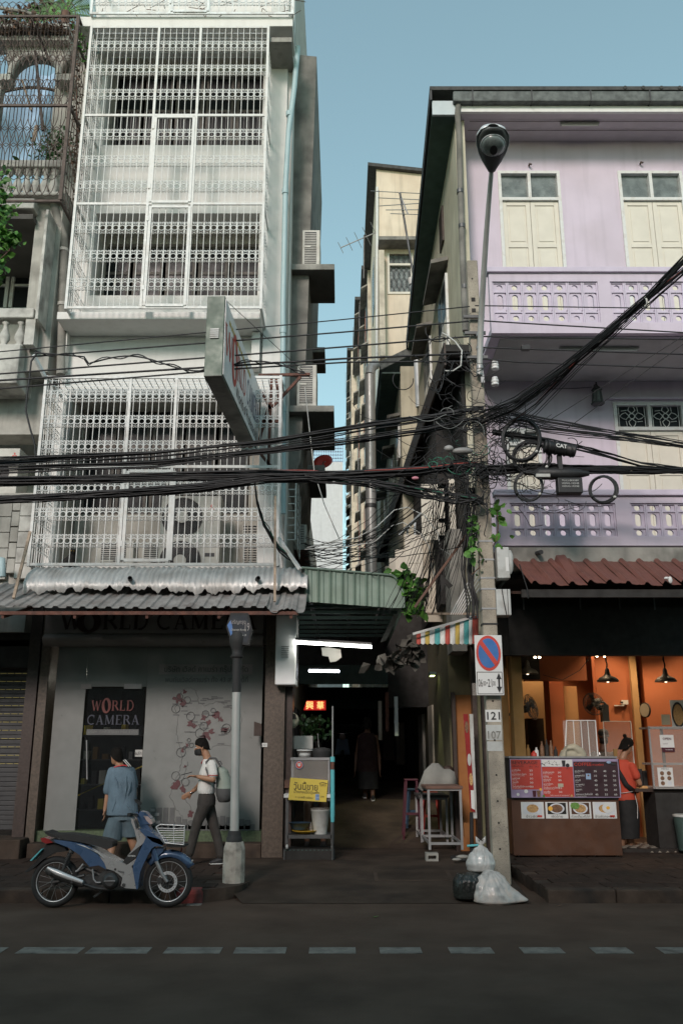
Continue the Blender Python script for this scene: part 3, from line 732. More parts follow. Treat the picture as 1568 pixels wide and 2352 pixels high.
# ---------------------------------------------------------------- awnings over the shop
def corr(x0,x1,prof,wave,amp,n_per=8,jag=0,jf=None,flat=False):
    """prof: list of (y,z) back to front; corrugation runs across x"""
    n = int((x1 - x0) / wave * n_per); rows = []
    for k,(y,z) in enumerate(prof):
        r = []
        for i in range(n + 1):
            x = mix(x0,x1,i / n); ph = (i / n_per) % 1
            if flat: a = amp if ph < .3 else (0 if ph > .42 else amp * (1 - (ph - .3) / .12))
            else: a = amp * math.sin(ph * 2 * pi)
            d = V((0,0,a))
            j = jf(x,k) if jf else 0
            r.append(V((x,y,z)) + d + V((0,j * .3,-j)))
        rows.append(r)
    return MB().grid(rows,smooth=not flat)
la = thing('corrugated_awning','long dull grey corrugated awning, the lower one over the camera shop','awning',(-3.4,12.8,3.6),'stacked awnings over the camera shop')
xa,xb = -9,W(700,1390,12.4).x
zf,zk = ZY(1397,12.4),ZY(1355,13.3)
srcw = .19 * 4
def lowjag(x,k): return (0.0 + .07 * abs(math.sin((x - xb + .6) * 9)) if (x > xb - .55 and k >= 3) else 0) + .008 * math.sin(x * 1.7)
nsheet = int((xb - xa) / srcw)
for i in range(nsheet + 1):
    a = xb - (i + 1) * srcw; b = a + srcw
    sh_ = corr(a,b,[(mix(13.9,12.4,t / 4),mix(zk + .2,zf,t / 4) + (.004 if i % 2 else 0)) for t in range(5)],.19,.028,10,jf=lowjag,flat=True).build('sheet','zinc_old',la,solid=.003)
MB().box(xa,xb - .1,12.45,12.5,zf - .085,zf - .035).build('front_rail','rust_steel',la)
MB().box(xa,xb - .1,13.3,13.36,zk - .2,zk - .1).build('rear_rail','rust_steel',la)
for i in range(9): x = mix(xa,xb - .2,i / 8); MB().bar((x,12.45,zf - .12),(x,YF,zk),.04).build('rafter','rust_steel',la)
ua = thing('corrugated_awning','short bright silver awning with a cut scalloped edge, the upper one over the camera shop','awning',(-3,13.2,4.2),'stacked awnings over the camera shop')
xa,xb = W(52,1350,13.05).x,W(703,1350,13.05).x
prof = [(YF - .05,ZY(1300,13.6) + .03),(13.55,ZY(1303,13.55)),(13.35,ZY(1309,13.35)),(13.18,ZY(1320,13.18)),(13.08,ZY(1336,13.08)),(13.04,ZY(1350,13.04))]
def topjag(x,k): return ((.075 * (1 - abs(((x * 3.4) % 1) * 2 - 1)) + .03 * math.sin(x * 2.3) + .015 * math.sin(x * 31)) if k == 5 else 0)
ns = 9
for i in range(ns):
    a = mix(xa,xb,i / ns); b = mix(xa,xb,(i + 1) / ns)
    pf = [(y,z + .006 * math.sin(i * 2.1)) for y,z in prof]
    corr(a,b + .02,pf,.088,.011,8,jf=topjag).build('sheet','zinc',ua,solid=.002)
for px in (300,590): MB().lathe([(.035,-.0),(.035,.2),(.028,.2),(.028,.02)],W(px,1332,13.15),10,(.2,-1,-.05)).build('pipe_stub','ac_dark',ua)
MB().bar(W(632,1140,13.3),W(631,1382,12.75),.035).build('wooden_strut','bamboo',label='upright wooden stick before the right end of the lower cage',cat='stick')
MB().bar(W(70,1222,13.3),W(32,1374,12.75),.04).build('wooden_strut','bamboo',label='slanting wooden stick at the left end of the lower cage',cat='stick')
MB().bar(W(640,1236,13.4),W(689,1308,13.0),.045).build('steel_strut','white_paint',label='short white steel brace between lower cage and green roof',cat='brace')
# ---------------------------------------------------------------- projecting sign box
q0 = W(468,860,10.8); q1 = W(510,860,10.8); zt_ = ZY(680,10.8); zb_ = ZY(862,10.8)
sg = thing('projecting_sign','white light box sign of the camera shop standing out over the street','sign',(q0.x,13,zb_))
# the box runs from its street end back to the wall
ye = 10.8; far = 16.9
rt = W(593,968,13.95); xr0 = q1.x; xr1 = W(594,960,13.95).x
fb = ZY(1028,13.95); ft = ZY(868,13.95)
dirv = V((xr1 - xr0,13.95 - ye,0)); dl = dirv.length; dn = dirv.normalized()
nrm = V((dn.y,-dn.x,0)); wbx = (q1.x - q0.x)
c0 = V((xr0,ye,zb_))
hh = zt_ - zb_
box = MB(); P0 = V((xr0,ye,zb_)); P1 = V((xr1,13.95,zb_))
box.prism([P0,P1,P1 - nrm * wbx,P0 - nrm * wbx],(0,0,hh)); box.build('case','sign_steel',sg,bevel=.006)
pf = MB(); e = nrm * .004
pf.prism([P0 + e + dn * .03 + V((0,0,.03)),P1 + e - dn * .03 + V((0,0,.03)),P1 + e - dn * .03 + V((0,0,hh - .03)),P0 + e + dn * .03 + V((0,0,hh - .03))],nrm * .006); pf.build('face','sign_white',sg)
base = P0 + nrm * .012
m = MB(); up = V((0,0,1))
x0_ = dl * .06
lw = MB(); strokes('W',lw,base + dn * dl * .03 + up * hh * .34,hh * .36,dl * .16,dn,up,nrm)
bigO(lw,base + dn * dl * .255 + up * hh * .5,dl * .07,hh * .34,dn,up,nrm,12,.003)
strokes('RLD',lw,base + dn * dl * .335 + up * hh * .34,hh * .34,dl * .22,dn,up,nrm); lw.build('lettering','logo_red',sg)
lw = MB(); strokes('CAMERA',lw,base + dn * dl * .60 + up * hh * .34,hh * .34,dl * .37,dn,up,nrm); lw.build('lettering','logo_blue',sg)
text('World of Professional','ink',sg,base + dn * dl * .62 + up * hh * .17,dl * .62,hh * .16,dn,up,ext=.004)
m = MB()
for k in range(12): m.obox(base + dn * dl * (.12 + .05 * k) + up * hh * .8,dn * dl * .018,nrm * .001,up * hh * .03)
m.build('small_print','stripe_yellow',sg)
fe = P0 - nrm * wbx / 2 - dn * .004
vm = MB()
for k in range(5): vm.obox(fe + up * (hh * (.47 + .026 * k)) - dn * .006,nrm * .06,dn * .008,up * .011)
vm.build('vent_louvres','box_grey',sg)
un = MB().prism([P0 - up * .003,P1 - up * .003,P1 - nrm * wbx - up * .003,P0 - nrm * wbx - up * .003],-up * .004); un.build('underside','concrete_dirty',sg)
br = thing('sign_bracket','rusty brown steel bracket holding the projecting sign to the wall','bracket',W(625,950,14.0))
Yb = 13.9
for (a,b) in (((594,862),(712,860)),((624,862),(616,1080)),((690,866),(625,935)),((634,870),(645,950)),((600,900),(622,940)),((618,930),(596,1010)),((596,1040),(625,1075)),((600,968),(640,968))):
    MB().bar(W(*a,Yb),W(*b,Yb),.045).build('steel_bar','rust_steel',br)
MB().bar(W(660,860,Yb),W(690,866,YF),.04).build('steel_bar','rust_steel',br)
MB().tube([W(470,690,11.0) + V((.3,0,0)),W(712,868,Yb)],.006,4).build('stay_wire','cable',br)
# ---------------------------------------------------------------- camera shop front
sf = thing('camera_shop_front','dim glazed front of the camera shop under the corrugated awnings','shop front',(-3.3,YF,0))
YS = YF + .05
a = W(100,1480,14.2); b = W(606,1405,14.2)
MB().box(a.x,b.x,14.2,14.39,ZY(1455,14.2),ZY(1390,14.2) + .3).build('fascia','fascia_grey',sf)
prof = [(14.24 - .12 * math.sin(t * pi),mix(ZY(1482,14.12),ZY(1452,14.12),t)) for t in [i / 8 for i in range(9)]]
MB().prism([V((a.x,y,z)) for y,z in prof] + [V((a.x,14.39,prof[-1][1])),V((a.x,14.39,prof[0][1]))],(b.x - a.x,0,0),smooth=True).build('fascia_roll','fascia_grey',sf)
X_,Z_ = V((1,0,0)),V((0,0,1)); N_ = V((0,-1,0))
lt = MB(); hz = ZY(1408,14.2) - ZY(1446,14.2); zb0 = ZY(1446,14.2)
strokes('W',lt,V((W(143,1440,14.2).x,14.17,zb0)),hz,.33,X_,Z_,N_)
bigO(lt,V((W(206,1428,14.2).x,14.17,zb0 + hz * .45)),.2,hz * .68,X_,Z_,N_,14,.004)
strokes('RLD',lt,V((W(238,1440,14.2).x,14.17,zb0)),hz,W(342,1440,14.2).x - W(238,1440,14.2).x,X_,Z_,N_)
strokes('CAMERA',lt,V((W(362,1440,14.2).x,14.17,zb0)),hz,W(590,1440,14.2).x - W(362,1440,14.2).x,X_,Z_,N_)
lt.build('lettering','fascia_letter',sf,solid=.004)
# glazing
zg0,zg1 = ZY(1908,YS),ZY(1484,YS)
xg = [W(p,1700,YS).x for p in (118,188,326,330,560,600)]
MB().box(xg[0],xg[1],YS,YS + .02,zg0,zg1).build('glass_panel','film_grey',sf)
MB().box(xg[2] + .03,xg[5],YS,YS + .02,zg0,zg1).build('glass_panel','film_grey',sf)
zdt = ZY(1577,YS)
MB().box(xg[1] + .004,xg[2] + .026,YS,YS + .02,zdt,zg1).build('transom_panel','film_grey',sf)
dr = MB().box(xg[1] + .03,xg[2],YS + .03,YS + .04,zg0 + .02,zdt - .02).build('door','shop_glass',sf)
for (px0,px1) in ((187,210),(286,326)): MB().box(W(px0,1575,YS).x,W(px1,1575,YS).x,YS - .015,YS + .05,ZY(1582,YS),ZY(1571,YS)).build('patch_fitting','steel' if px0 > 200 else 'fascia_grey',dr)
MB().tube([W(203,1790,YS) + V((0,-.06,0)),W(202,1700,YS) + V((0,-.06,0))],.012,6).build('handle','steel',dr)
dc = xg[1] * .5 + xg[2] * .5; yy = YS - .002 + .025
lt = MB(); zz = ZY(1632,YS); s = .2
strokes('W',lt,V((dc - .36,yy,zz)),s * .8,.14,X_,Z_,N_); bigO(lt,V((dc - .13,yy,zz + s * .4)),.075,s * .62,X_,Z_,N_,12,.002)
strokes('RLD',lt,V((dc - .04,yy,zz)),s * .8,.36,X_,Z_,N_); lt.build('lettering','door_red',dr)
lt = MB(); strokes('CAMERA',lt,V((dc - .42,yy,zz - .22)),s * .75,.84,X_,Z_,N_); lt.build('lettering','door_blue',dr)
MB().box(dc - .42,dc + .42,yy - .002,yy,ZY(1688,YS),ZY(1675,YS)).build('name_strip','film_print',dr)
text('บริษัท เวิลด์ คาเมร่า กรุ๊ป จำกัด','film_grey',dr,(dc,yy - .004,ZY(1681,YS)),.78,.06)
MB().box(W(310,1730,YS).x,W(324,1730,YS).x + .02,yy - .002,yy,ZY(1738,YS),ZY(1722,YS)).build('push_label','post_grey',dr)
text('ผลัก','ink',dr,(W(318,1730,YS).x,yy - .004,ZY(1730,YS)),.1,.06)
pn = YS - .004
MB().box(W(366,1540,YS).x,W(580,1540,YS).x,pn - .001,pn,ZY(1549,YS),ZY(1526,YS)).build('name_panel','fascia_grey',sf)
text('บริษัท เวิลด์ คาเมร่า กรุ๊ป จำกัด','film_print',sf,(W(474,1538,YS).x,pn - .003,ZY(1538,YS)),W(570,1538,YS).x - W(378,1538,YS).x,.14,bold=.01)
text('พบกันเวิลด์คาเมร่า ทั้ง 43 สาขาได้ที่','film_print',sf,(W(475,1560,YS).x,pn - .003,ZY(1560,YS)),W(572,1560,YS).x - W(382,1560,YS).x,.1,bold=.01)
# printed map: outline, red provinces, round store marks
om = MB()
def oline(pp,jit=2.2,r=.0025):
    P = []
    for (a,b),(c,d) in zip(pp,pp[1:]):
        for i in range(5):
            P.append(W(mix(a,c,i / 5) + rnd.uniform(-jit,jit),mix(b,d,i / 5) + rnd.uniform(-jit,jit),pn))
    om.tube(P,r,3)
oline([(420,1583),(440,1580),(452,1590),(455,1612),(470,1620),(500,1612),(545,1630),(556,1650),(548,1690),(535,1712),(500,1712),(478,1722),(470,1735)])
oline([(420,1583),(412,1600),(402,1625),(410,1650),(405,1680),(412,1710),(420,1740),(412,1775),(396,1800),(390,1830),(405,1860),(425,1885),(432,1905)])
oline([(432,1750),(425,1780),(412,1800),(420,1830),(436,1850),(448,1870),(455,1890)])
om.build('map_outline','film_print',sf)
for (x,y,r) in ((408,1606,12),(425,1590,7),(420,1615,9),(438,1662,9),(448,1668,7),(468,1650,10),(480,1660,9),(495,1642,11),(505,1652,8),(475,1690,12),(486,1682,9),(465,1694,8),(518,1676,10),(540,1690,9),(430,1712,7),(420,1722,6),(402,1802,12),(420,1812,12),(437,1870,9),(425,1760,4)):
    c = W(x,y,pn); poly = []
    for k in range(12): rr = r * .0062 * rnd.uniform(.35,1.3); poly.append(c + V((math.cos(k * pi / 6) * rr,-.002,math.sin(k * pi / 6) * rr)))
    MB().prism(poly,(0,-.001,0)).build('map_province','film_red',sf)
for (x,y,r) in ((413,1600,9),(430,1608,10),(404,1628,12),(438,1645,12),(472,1640,10),(468,1668,11),(459,1684,13),(490,1632,7),(520,1673,13),(416,1728,13),(404,1782,12),(426,1796,11),(462,1700,9),(440,1712,6),(434,1700,5),(425,1717,4)):
    c = W(x,y,pn) + V((0,-.005,0)); MB().tube(arc(c,r * .0055,0,345,16),.004,4,closed=True).build('store_mark','film_print',sf)
mm = MB()
for k in range(46):
    x = rnd.uniform(400,545); y = rnd.uniform(1590,1720); c = W(x,y,pn); mm.box(c.x - .05,c.x + .05,pn - .003,pn - .001,c.z - .008,c.z + .008)
mm.build('map_captions','film_print',sf,kind='stuff')
# stacked camera print along the bottom of the glazing
cp = MB()
for k in range(16):
    a = 345 + k * 14.5; h_ = rnd.uniform(16,34) if k > 3 else 50; c = W(a,1905,pn); d = W(a + 13,1905 - h_,pn); cp.box(c.x,d.x,pn - .006,pn - .001,c.z,d.z)
    c = W(a + 7,1890,pn); cp.disc(c + V((0,-.008,0)),.045,(0,-1,0),.003,14)
cp.box(W(345,1900,pn).x,W(585,1900,pn).x,pn - .006,pn - .001,zg0,ZY(1893,pn)); cp.build('camera_print','film_print',sf)
for (x,y) in ((352,1860),(362,1870),(352,1880),(364,1888)):
    c = W(x,y,pn); MB().box(c.x - .04,c.x + .03,pn - .012,pn - .008,c.z - .025,c.z + .02).build('camera_print','steel',sf)
# plinth, step
MB().box(W(80,1920,YF).x,W(600,1920,YF).x,YF - .04,YF + .3,.2,ZY(1908,YF)).build('plinth','green_terrazzo',sf)
MB().box(W(66,1950,14.1).x,W(600,1950,14.1).x,14.02,YF - .045,.1,ZY(1938,14.02)).build('step','kerb',sf,bevel=.01)
# left granite piers
MB().box(W(52,1700,YF).x,W(78,1700,YF).x,YF - .08,YF + .3,.15,ZY(1410,YF) + .3).build('pier','dark_granite',sf)
MB().box(W(84,1700,YF).x,W(104,1700,YF).x,YF - .12,YF + .3,.15,ZY(1410,YF) + .3).build('pier','granite',sf)
# interior with lit shelves
MB().box(-9,-.98,YF + 3.2,YF + 3.4,0,3.5).build('back_wall','dark_room',sf)
MB().box(-6.6,-.98,YF + .1,YF + 3.2,.1,.3).build('floor','tile_dark',sf)
MB().box(-6.6,-.98,YF + .1,YF + 3.2,3.38,3.48).build('ceiling','dark_room',sf)
for k in range(4):
    z = .7 + k * .42; sh_ = MB().box(-4.7,-2.6,YF + 1.6,YF + 2.0,z,z + .02).build('shelf','steel_dark',sf)
    for i in range(12):
        x = -4.6 + i * .16 + rnd.uniform(0,.05); hq = rnd.uniform(.08,.28); MB().box(x,x + rnd.uniform(.06,.12),YF + 1.62,YF + 1.8,z + .022,z + .022 + hq).build('boxed_goods',rnd.choice(['ac_dark','steel','ochre','yellow_card','ac_white','black_matte','black_matte']),sh_)
for (x,y) in ((-4.2,YF + .6),(-3.9,YF + 1.2),(-3.6,YF + .9),(-4.4,YF + 1.9),(-3.4,YF + 2.2)):
    MB().box(x - .12,x + .12,y - .03,y + .03,3.0,3.03).build('ceiling_light','down_light',sf)
MB().bar((-4.6,YF + .9,.9),(-3.3,YF + 1.1,1.5),.02).build('display_rail','yellow_card',sf)
# granite column, number plate, letter box
gc = thing('granite_column','brown granite column between the camera shop and the food cart','column',W(620,1960,14.1))
a = W(600,1965,14.05); b = W(648,1965,14.05)
MB().box(a.x,b.x,14.05,14.5,.1,ZY(1395,14.05) + .3).build('shaft','granite',gc)
MB().box(b.x + .004,b.x + .12,14.15,14.6,.1,ZY(1395,14.05) + .3).build('return_strip','dark_granite',gc)
p = W(608,1711,14.04)
MB().box(p.x - .04,p.x + .04,14.036,14.046,p.z - .03,p.z + .03).build('number_tile','print_white',gc)
text('311','ink',gc,(p.x,14.033,p.z),.05,.03)
c = W(592,1672,14.1); MB().prism([c + V((-.06,0,-.12)),c + V((.06,0,-.12)),c + V((.06,0,.06)),c + V((-.06,0,.1))],(0,.15,0)).build('letter_box','wood_dark',label='small dark letter box beside the brown granite column',cat='letter box')
lb = thing('light_box','tall narrow white light box hanging beside the column at the alley mouth','light box',W(650,1576,13.9))
a = W(631,1573,13.8); b = W(664,1573,13.8); zt2 = ZY(1412,13.8)
MB().box(a.x,b.x + .1,13.8,14.5,a.z,zt2).build('case','sign_white',lb,bevel=.02)
m = MB()
for k in range(6): z = mix(ZY(1510,13.8),ZY(1486,13.8),k / 5); m.box((a.x + b.x) / 2 - .02,(a.x + b.x) / 2 + .1,13.785,13.8,z,z + .012)
m.build('vent','steel',lb)
MB().box(b.x + .1,b.x + .104,13.85,14.45,a.z + .1,zt2 - .3).build('faded_print','film_print',lb)
# far-left shutter bay
fs = thing('roller_shutter','dark perforated roller shutter of the next shop at the left edge','shutter',(-6.6,YF,.15))
x0_,x1_ = W(-120,1700,YF).x,W(50,1700,YF).x
n = 34; zs0,zs1 = .5,ZY(1540,YF)
sl = MB().box(x0_,x1_,YF + .2,YF + .22,0,.07).build('slat','ac_dark',fs,bevel=.012)
for k in range(n):
    z = mix(zs0,zs1,k / n); 
    if k == 0: sl.location = V(((x0_ + x1_) / 2,YF + .21,z)) - V(fs.location)
    else: piece(sl,((x0_ + x1_) / 2,YF + .21,z),fs)
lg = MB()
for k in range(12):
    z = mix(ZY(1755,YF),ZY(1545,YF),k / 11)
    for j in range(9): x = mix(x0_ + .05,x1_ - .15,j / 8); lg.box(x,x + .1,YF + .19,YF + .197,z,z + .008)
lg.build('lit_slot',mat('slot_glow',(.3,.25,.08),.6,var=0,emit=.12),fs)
MB().box(x0_ - 2,x1_ + .06,YF + .1,YF + .6,zs1 + .05,3.6).build('shutter_box','dark_room',fs)
MB().box(x0_ - 2,x1_ + .3,13.9,YF + .3,.1,.42).build('step','kerb',fs,bevel=.02)
# ================================================================== OLD BUILDING (far left)
YO = 14.6
ow = thing('old_shophouse','old stained shophouse with arches and baluster balconies at the left edge','building',(-7.5,YO,0))
xR = W(140,700,YO - .3).x; xLL = -12
XPL,XPR = W(97,600,YO - .6).x,xR
# right pier of the bays
MB().box(W(97,600,YO).x,W(147,700,YO).x,YO - .5,YO + .3,ZY(880,YO),ZY(470,YO)).build('pier','old_wall',ow)
MB().box(W(97,600,YO - .9).x,W(103,600,YO - .9).x,YO - .95,YO - .5,ZY(735,YO - .9),ZY(485,YO - .9)).build('fin','old_trim',ow)
MB().box(W(0,1200,YO).x - 3,W(90,1200,YO).x,YO - .2,YO + .3,3.6,ZY(1140,YO)).build('wall','old_wall',ow)
MB().box(W(147,300,YO).x - .3,W(205,300,YO).x,YO + .1,YO + .4,ZY(480,YO),ZY(60,YO)).build('wall','old_wall',ow)
MB().box(xLL,W(112,500,YO).x,13.85,YO + .4,ZY(478,13.85),ZY(455,13.85)).build('balcony_slab','old_trim',ow,bevel=.02)
MB().box(xLL,W(85,800,YO).x,13.85,YO + .4,ZY(880,13.85),ZY(790,13.85)).build('balcony_slab','old_trim',ow,bevel=.02)
MB().box(xLL,W(147,800,YO).x,YO - .05,YO + .5,ZY(1000,YO),ZY(830,YO)).build('wall_band','old_wall',ow)
MB().box(xLL,W(90,1000,YO).x,YO + 1.5,YO + 1.6,3.5,ZY(470,YO)).build('inner_wall','old_wall',ow)
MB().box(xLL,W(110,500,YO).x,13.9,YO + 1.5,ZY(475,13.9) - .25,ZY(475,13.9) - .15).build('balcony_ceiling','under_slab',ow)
# marble pilaster lower left
for k in range(5):
    z0_ = ZY(1330 - k * 36,YO - .3); z1_ = ZY(1330 - (k + 1) * 36 + 1.5,YO - .3)
    MB().box(W(42,1250,YO - .3).x,W(80,1250,YO - .3).x,YO - .35,YO - .2,z0_,z1_).build('stone_block','old_trim',ow,bevel=.008)
    MB().box(W(22,1250,YO - .3).x,W(40,1250,YO - .3).x,YO - .32,YO - .2,z0_ + .1,z1_ + .09).build('stone_block','old_wall',ow,bevel=.008)
    MB().box(W(-20,1250,YO - .3).x,W(20,1250,YO - .3).x,YO - .3,YO - .2,z0_,z1_).build('stone_block','old_wall',ow,bevel=.008)
# baluster profile
def baluster(x,y,z0,z1,r=.095):
    h = z1 - z0
    return MB().lathe([(r * .8,0),(r * .8,h * .06),(r * .45,h * .1),(r,h * .28),(r * .95,h * .4),(r * .42,h * .66),(r * .38,h * .78),(r * .75,h * .84),(r * .5,h * .9),(r * .85,h * .94),(r * .85,h)],(x,y,z0),12)
YB = 13.95
za,zb = ZY(450,YB),ZY(392,YB)
b0 = baluster(W(125,420,YB).x,YB,za,zb).build('baluster','old_trim',ow)
for px in (105,84,63,42,20,-2,-24): piece(b0,(W(px,420,YB).x,YB,za),ow)
MB().box(xLL,W(152,385,YB).x,YB - .12,YB + .14,zb,ZY(376,YB)).build('rail','old_trim',ow,bevel=.02)
MB().box(xLL,W(152,455,YB).x,YB - .14,YB + .14,ZY(458,YB),za).build('rail','old_trim',ow,bevel=.02)
za,zb = ZY(797,YB),ZY(738,YB)
for px in (12,47,-22): piece(b0,(W(px,770,YB).x,YB,za),ow)
MB().box(xLL,W(84,730,YB).x,YB - .14,YB + .14,zb,ZY(716,YB)).build('rail','old_trim',ow,bevel=.02)
MB().box(W(62,770,YB).x,W(84,770,YB).x,YB - .1,YB + .1,za,zb).build('pier','old_trim',ow)
# arch at the top: open to the sky with a blue net
ac = W(82,215,YO); ra = W(150,215,YO).x - ac.x
top = ZY(105,YO); zsp = ZY(175,YO)
rg = MB(); out = []; x_r = W(165,200,YO).x; x_l = ac.x - (x_r - ac.x)
ipts = [V((ac.x + ra * .82 * math.cos(R(a)),YO,zsp - .1 + ra * .85 * math.sin(R(a)))) for a in range(0,181,12)]
opts = [V((mix(x_r,x_l,i / 15),YO,top)) for i in range(16)]
rg.grid([ipts,opts]); rg.build('arch_wall','old_wall',ow,solid=.25)
rg = MB().tube([p + V((0,-.14,0)) for p in ipts],.07,6).build('arch_moulding','old_trim',ow)
for s,px in ((1,152),(-1,12)): MB().box(W(px,200,YO).x - .16,W(px,200,YO).x + .16,YO - .18,YO + .1,zsp - .25,zsp - .1).build('capital','old_trim',ow)
MB().box(W(-30,200,YO).x,W(8,200,YO).x,YO - .1,YO + .1,ZY(372,YO),zsp - .2).build('arch_pier','old_wall',ow)
for (pa,pb,o) in ((118,108,.3),(98,90,.36),(85,80,.3)): MB().box(xLL,W(170,100,YO).x,YO - o,YO + .1,ZY(pa,YO),ZY(pb,YO)).build('cornice','old_trim',ow,bevel=.01)
# blue netting sheet seen through the arch
nr = []
for j in range(9):
    nr.append([V((W(mix(-40,150,i / 12),200,16.2).x,16.2 + .2 * math.sin(i * .9 + j * .4),ZY(mix(160,385,j / 8),16.2))) for i in range(13)])
MB().grid(nr).build('netting','net',label='pale blue netting sheet sagging behind the brown cage',cat='netting')
# low arched window, middle storey
aw = thing('arched_window','white framed arched window in the dark bay at the left edge','window',W(40,715,YO + 1.4))
yw = YO + 1.35; c = W(-2,715,yw); rw = W(92,640,yw).x - c.x; zt_ = ZY(598,yw)
for (a,b) in ((-.95,-.5),(-.45,.2),(.26,.95)):
    f = MB(); xa,xb = c.x + rw * a,c.x + rw * b; zt1 = zt_ - (abs(a) ** 2) * .35; zt2 = zt_ - (abs(b) ** 2) * .35
    f.bar((xa + .03,yw,c.z),(xa + .03,yw,zt1),.07).bar((xb - .03,yw,c.z),(xb - .03,yw,zt2),.07).bar((xa,yw,zt1),(xb,yw,zt2),.07).bar((xa,yw,mix(c.z,zt_,.5)),(xb,yw,mix(c.z,zt_,.5)),.05).bar((xa,yw,c.z + .03),(xb,yw,c.z + .03),.07)
    fr = f.build('frame','white_paint',aw)
    MB().add([(xa,yw + .02,c.z),(xb,yw + .02,c.z),(xb,yw + .02,zt2),(xa,yw + .02,zt1)],[(0,1,2,3)]).build('pane','dark_glass',fr)
condenser('old condenser with a red three-diamond mark on the dim balcony at the left edge',W(12,1100,YO).x,YO + .1,ZY(1148,YO),.55,.5,ZY(1036,YO) - ZY(1148,YO),'fan')
# weathered pipe between the two buildings
op = thing('soil_pipe','weathered beige pipe between the old and the white shophouse','pipe',W(130,850,14.2))
MB().tube([W(122,462,14.1),W(130,490,14.1),W(146,540,14.2),W(148,575,14.2),W(140,860,14.2)],.075,10).build('pipe','concrete_grey',op)
for q_ in (W(147,575,14.2),W(144,700,14.2)): MB().lathe([(.09,-.03),(.09,.03)],q_,10).build('collar','old_trim',op)
MB().tube([W(8,1285,13.9) + V((-.1,0,0)),W(5,1285,13.9),W(6,1325,13.9)],.06,8).build('pipe_elbow','blue_pipe',label='pale blue pipe elbow at the left edge above the awning',cat='pipe')
# brown cage
YG = 13.4
bc = thing('balcony_cage','rusty brown scalloped cage around the old balcony at top left','window cage',W(80,470,YG))
Zg = lambda p: ZY(p,YG); xr_ = W(160,250,YG).x; xl_ = -9.2
for x,nm in ((xr_,'corner_post'),): MB().box(x - .03,x + .03,YG - .03,YG + .03,Zg(460),Zg(38)).build(nm,'rust_bar',bc)
for py in (38,243,462): MB().box(xl_,xr_,YG - .02,YG + .02,Zg(py) - .02,Zg(py) + .02).build('rail','rust_bar',bc)
for py in (38,90,243,462): MB().bar((xr_,YG,Zg(py)),(xr_,YO - .1,Zg(py)),.04).build('side_rail','rust_bar',bc)
MB().bar((xr_ - .9,YG,Zg(38)),(xr_ - .9,YO,Zg(38)),.04).build('side_rail','rust_bar',bc)
spc = .135; nbb = 16
loop = MB(); hh_ = (Zg(38) - Zg(462))
for (a,b) in ((.02,.3),(.28,.56),(.5,.78),(.74,1.0)):
    z0_,z1_ = Zg(462) + hh_ * a,Zg(462) + hh_ * b
    pts = [V((-spc,0,z1_ - .25)),V((-spc * .75,0,z1_ - .12)),V((-spc * .4,0,z1_ - .04)),V((0,0,z1_)),V((spc * .4,0,z1_ - .04)),V((spc * .75,0,z1_ - .12)),V((spc,0,z1_ - .25)),V((spc,0,z0_ + .25)),V((spc * .75,0,z0_ + .12)),V((spc * .4,0,z0_ + .04)),V((0,0,z0_)),V((-spc * .4,0,z0_ + .04)),V((-spc * .75,0,z0_ + .12)),V((-spc,0,z0_ + .25))]
    loop.tube(pts,.008,4,closed=True)
l0 = loop.build('scalloped_bars','rust_bar',bc)
for i in range(nbb + 10):
    loc = V((xr_ - spc * (i + 1),YG,Zg(462) + hh_ * .02))
    if i == 0: l0.location = loc - V(bc.location)
    else: piece(l0,loc,bc)
for i in range(14): piece(l0,(xr_ - spc * (i + 1.5),YG + .02,Zg(462) + hh_ * .11),bc)
sm_ = MB()
for i in range(9):
    y = mix(YG,YO,(i + .5) / 9); sm_.tube([(xr_,y,Zg(455)),(xr_,y,Zg(45))],.007,4)
for i in range(14):
    z = mix(Zg(455),Zg(60),i / 13); sm_.tube([(xr_,mix(YG,YO,k / 8),z + .06 * (k % 2)) for k in range(9)],.007,4)
for i in range(24): sm_.tube([(xr_ - i * .14,YG,Zg(38)),(xr_ - i * .14,YG + .6,Zg(38) + .02),(xr_ - i * .14,YO,Zg(38))],.007,4)
for i in range(7): sm_.tube([(xl_,mix(YG,YO,i / 7),Zg(38)),(xr_,mix(YG,YO,i / 7),Zg(38))],.006,4)
sm_.build('side_mesh','rust_bar',bc,kind='stuff')
# loose boards and rods inside the arch
MB().bar(W(82,118,14.4),W(205,300,14.4) - V((.9,0,0)),.05).build('loose_board','wood_dark',label='dark slanting pole inside the brown cage',cat='pole')
for (a,b,lb_) in (((138,288),(125,325),'short plank hanging left inside the brown cage'),((84,185),(118,255),'dark board crossing the brown cage arch')):
    MB().bar(W(a[0] * .62,a[1],14.3),W(b[0] * .62,b[1],14.3),.07,.03).build('loose_board','bamboo',label=lb_,cat='board')
MB().tube([W(mix(-5,155,i / 10),215 - 14 * math.sin(i / 10 * pi),14.9) for i in range(11)],.03,6).build('net_hoop','rust_bar',label='curved iron hoop under the blue netting',cat='hoop')
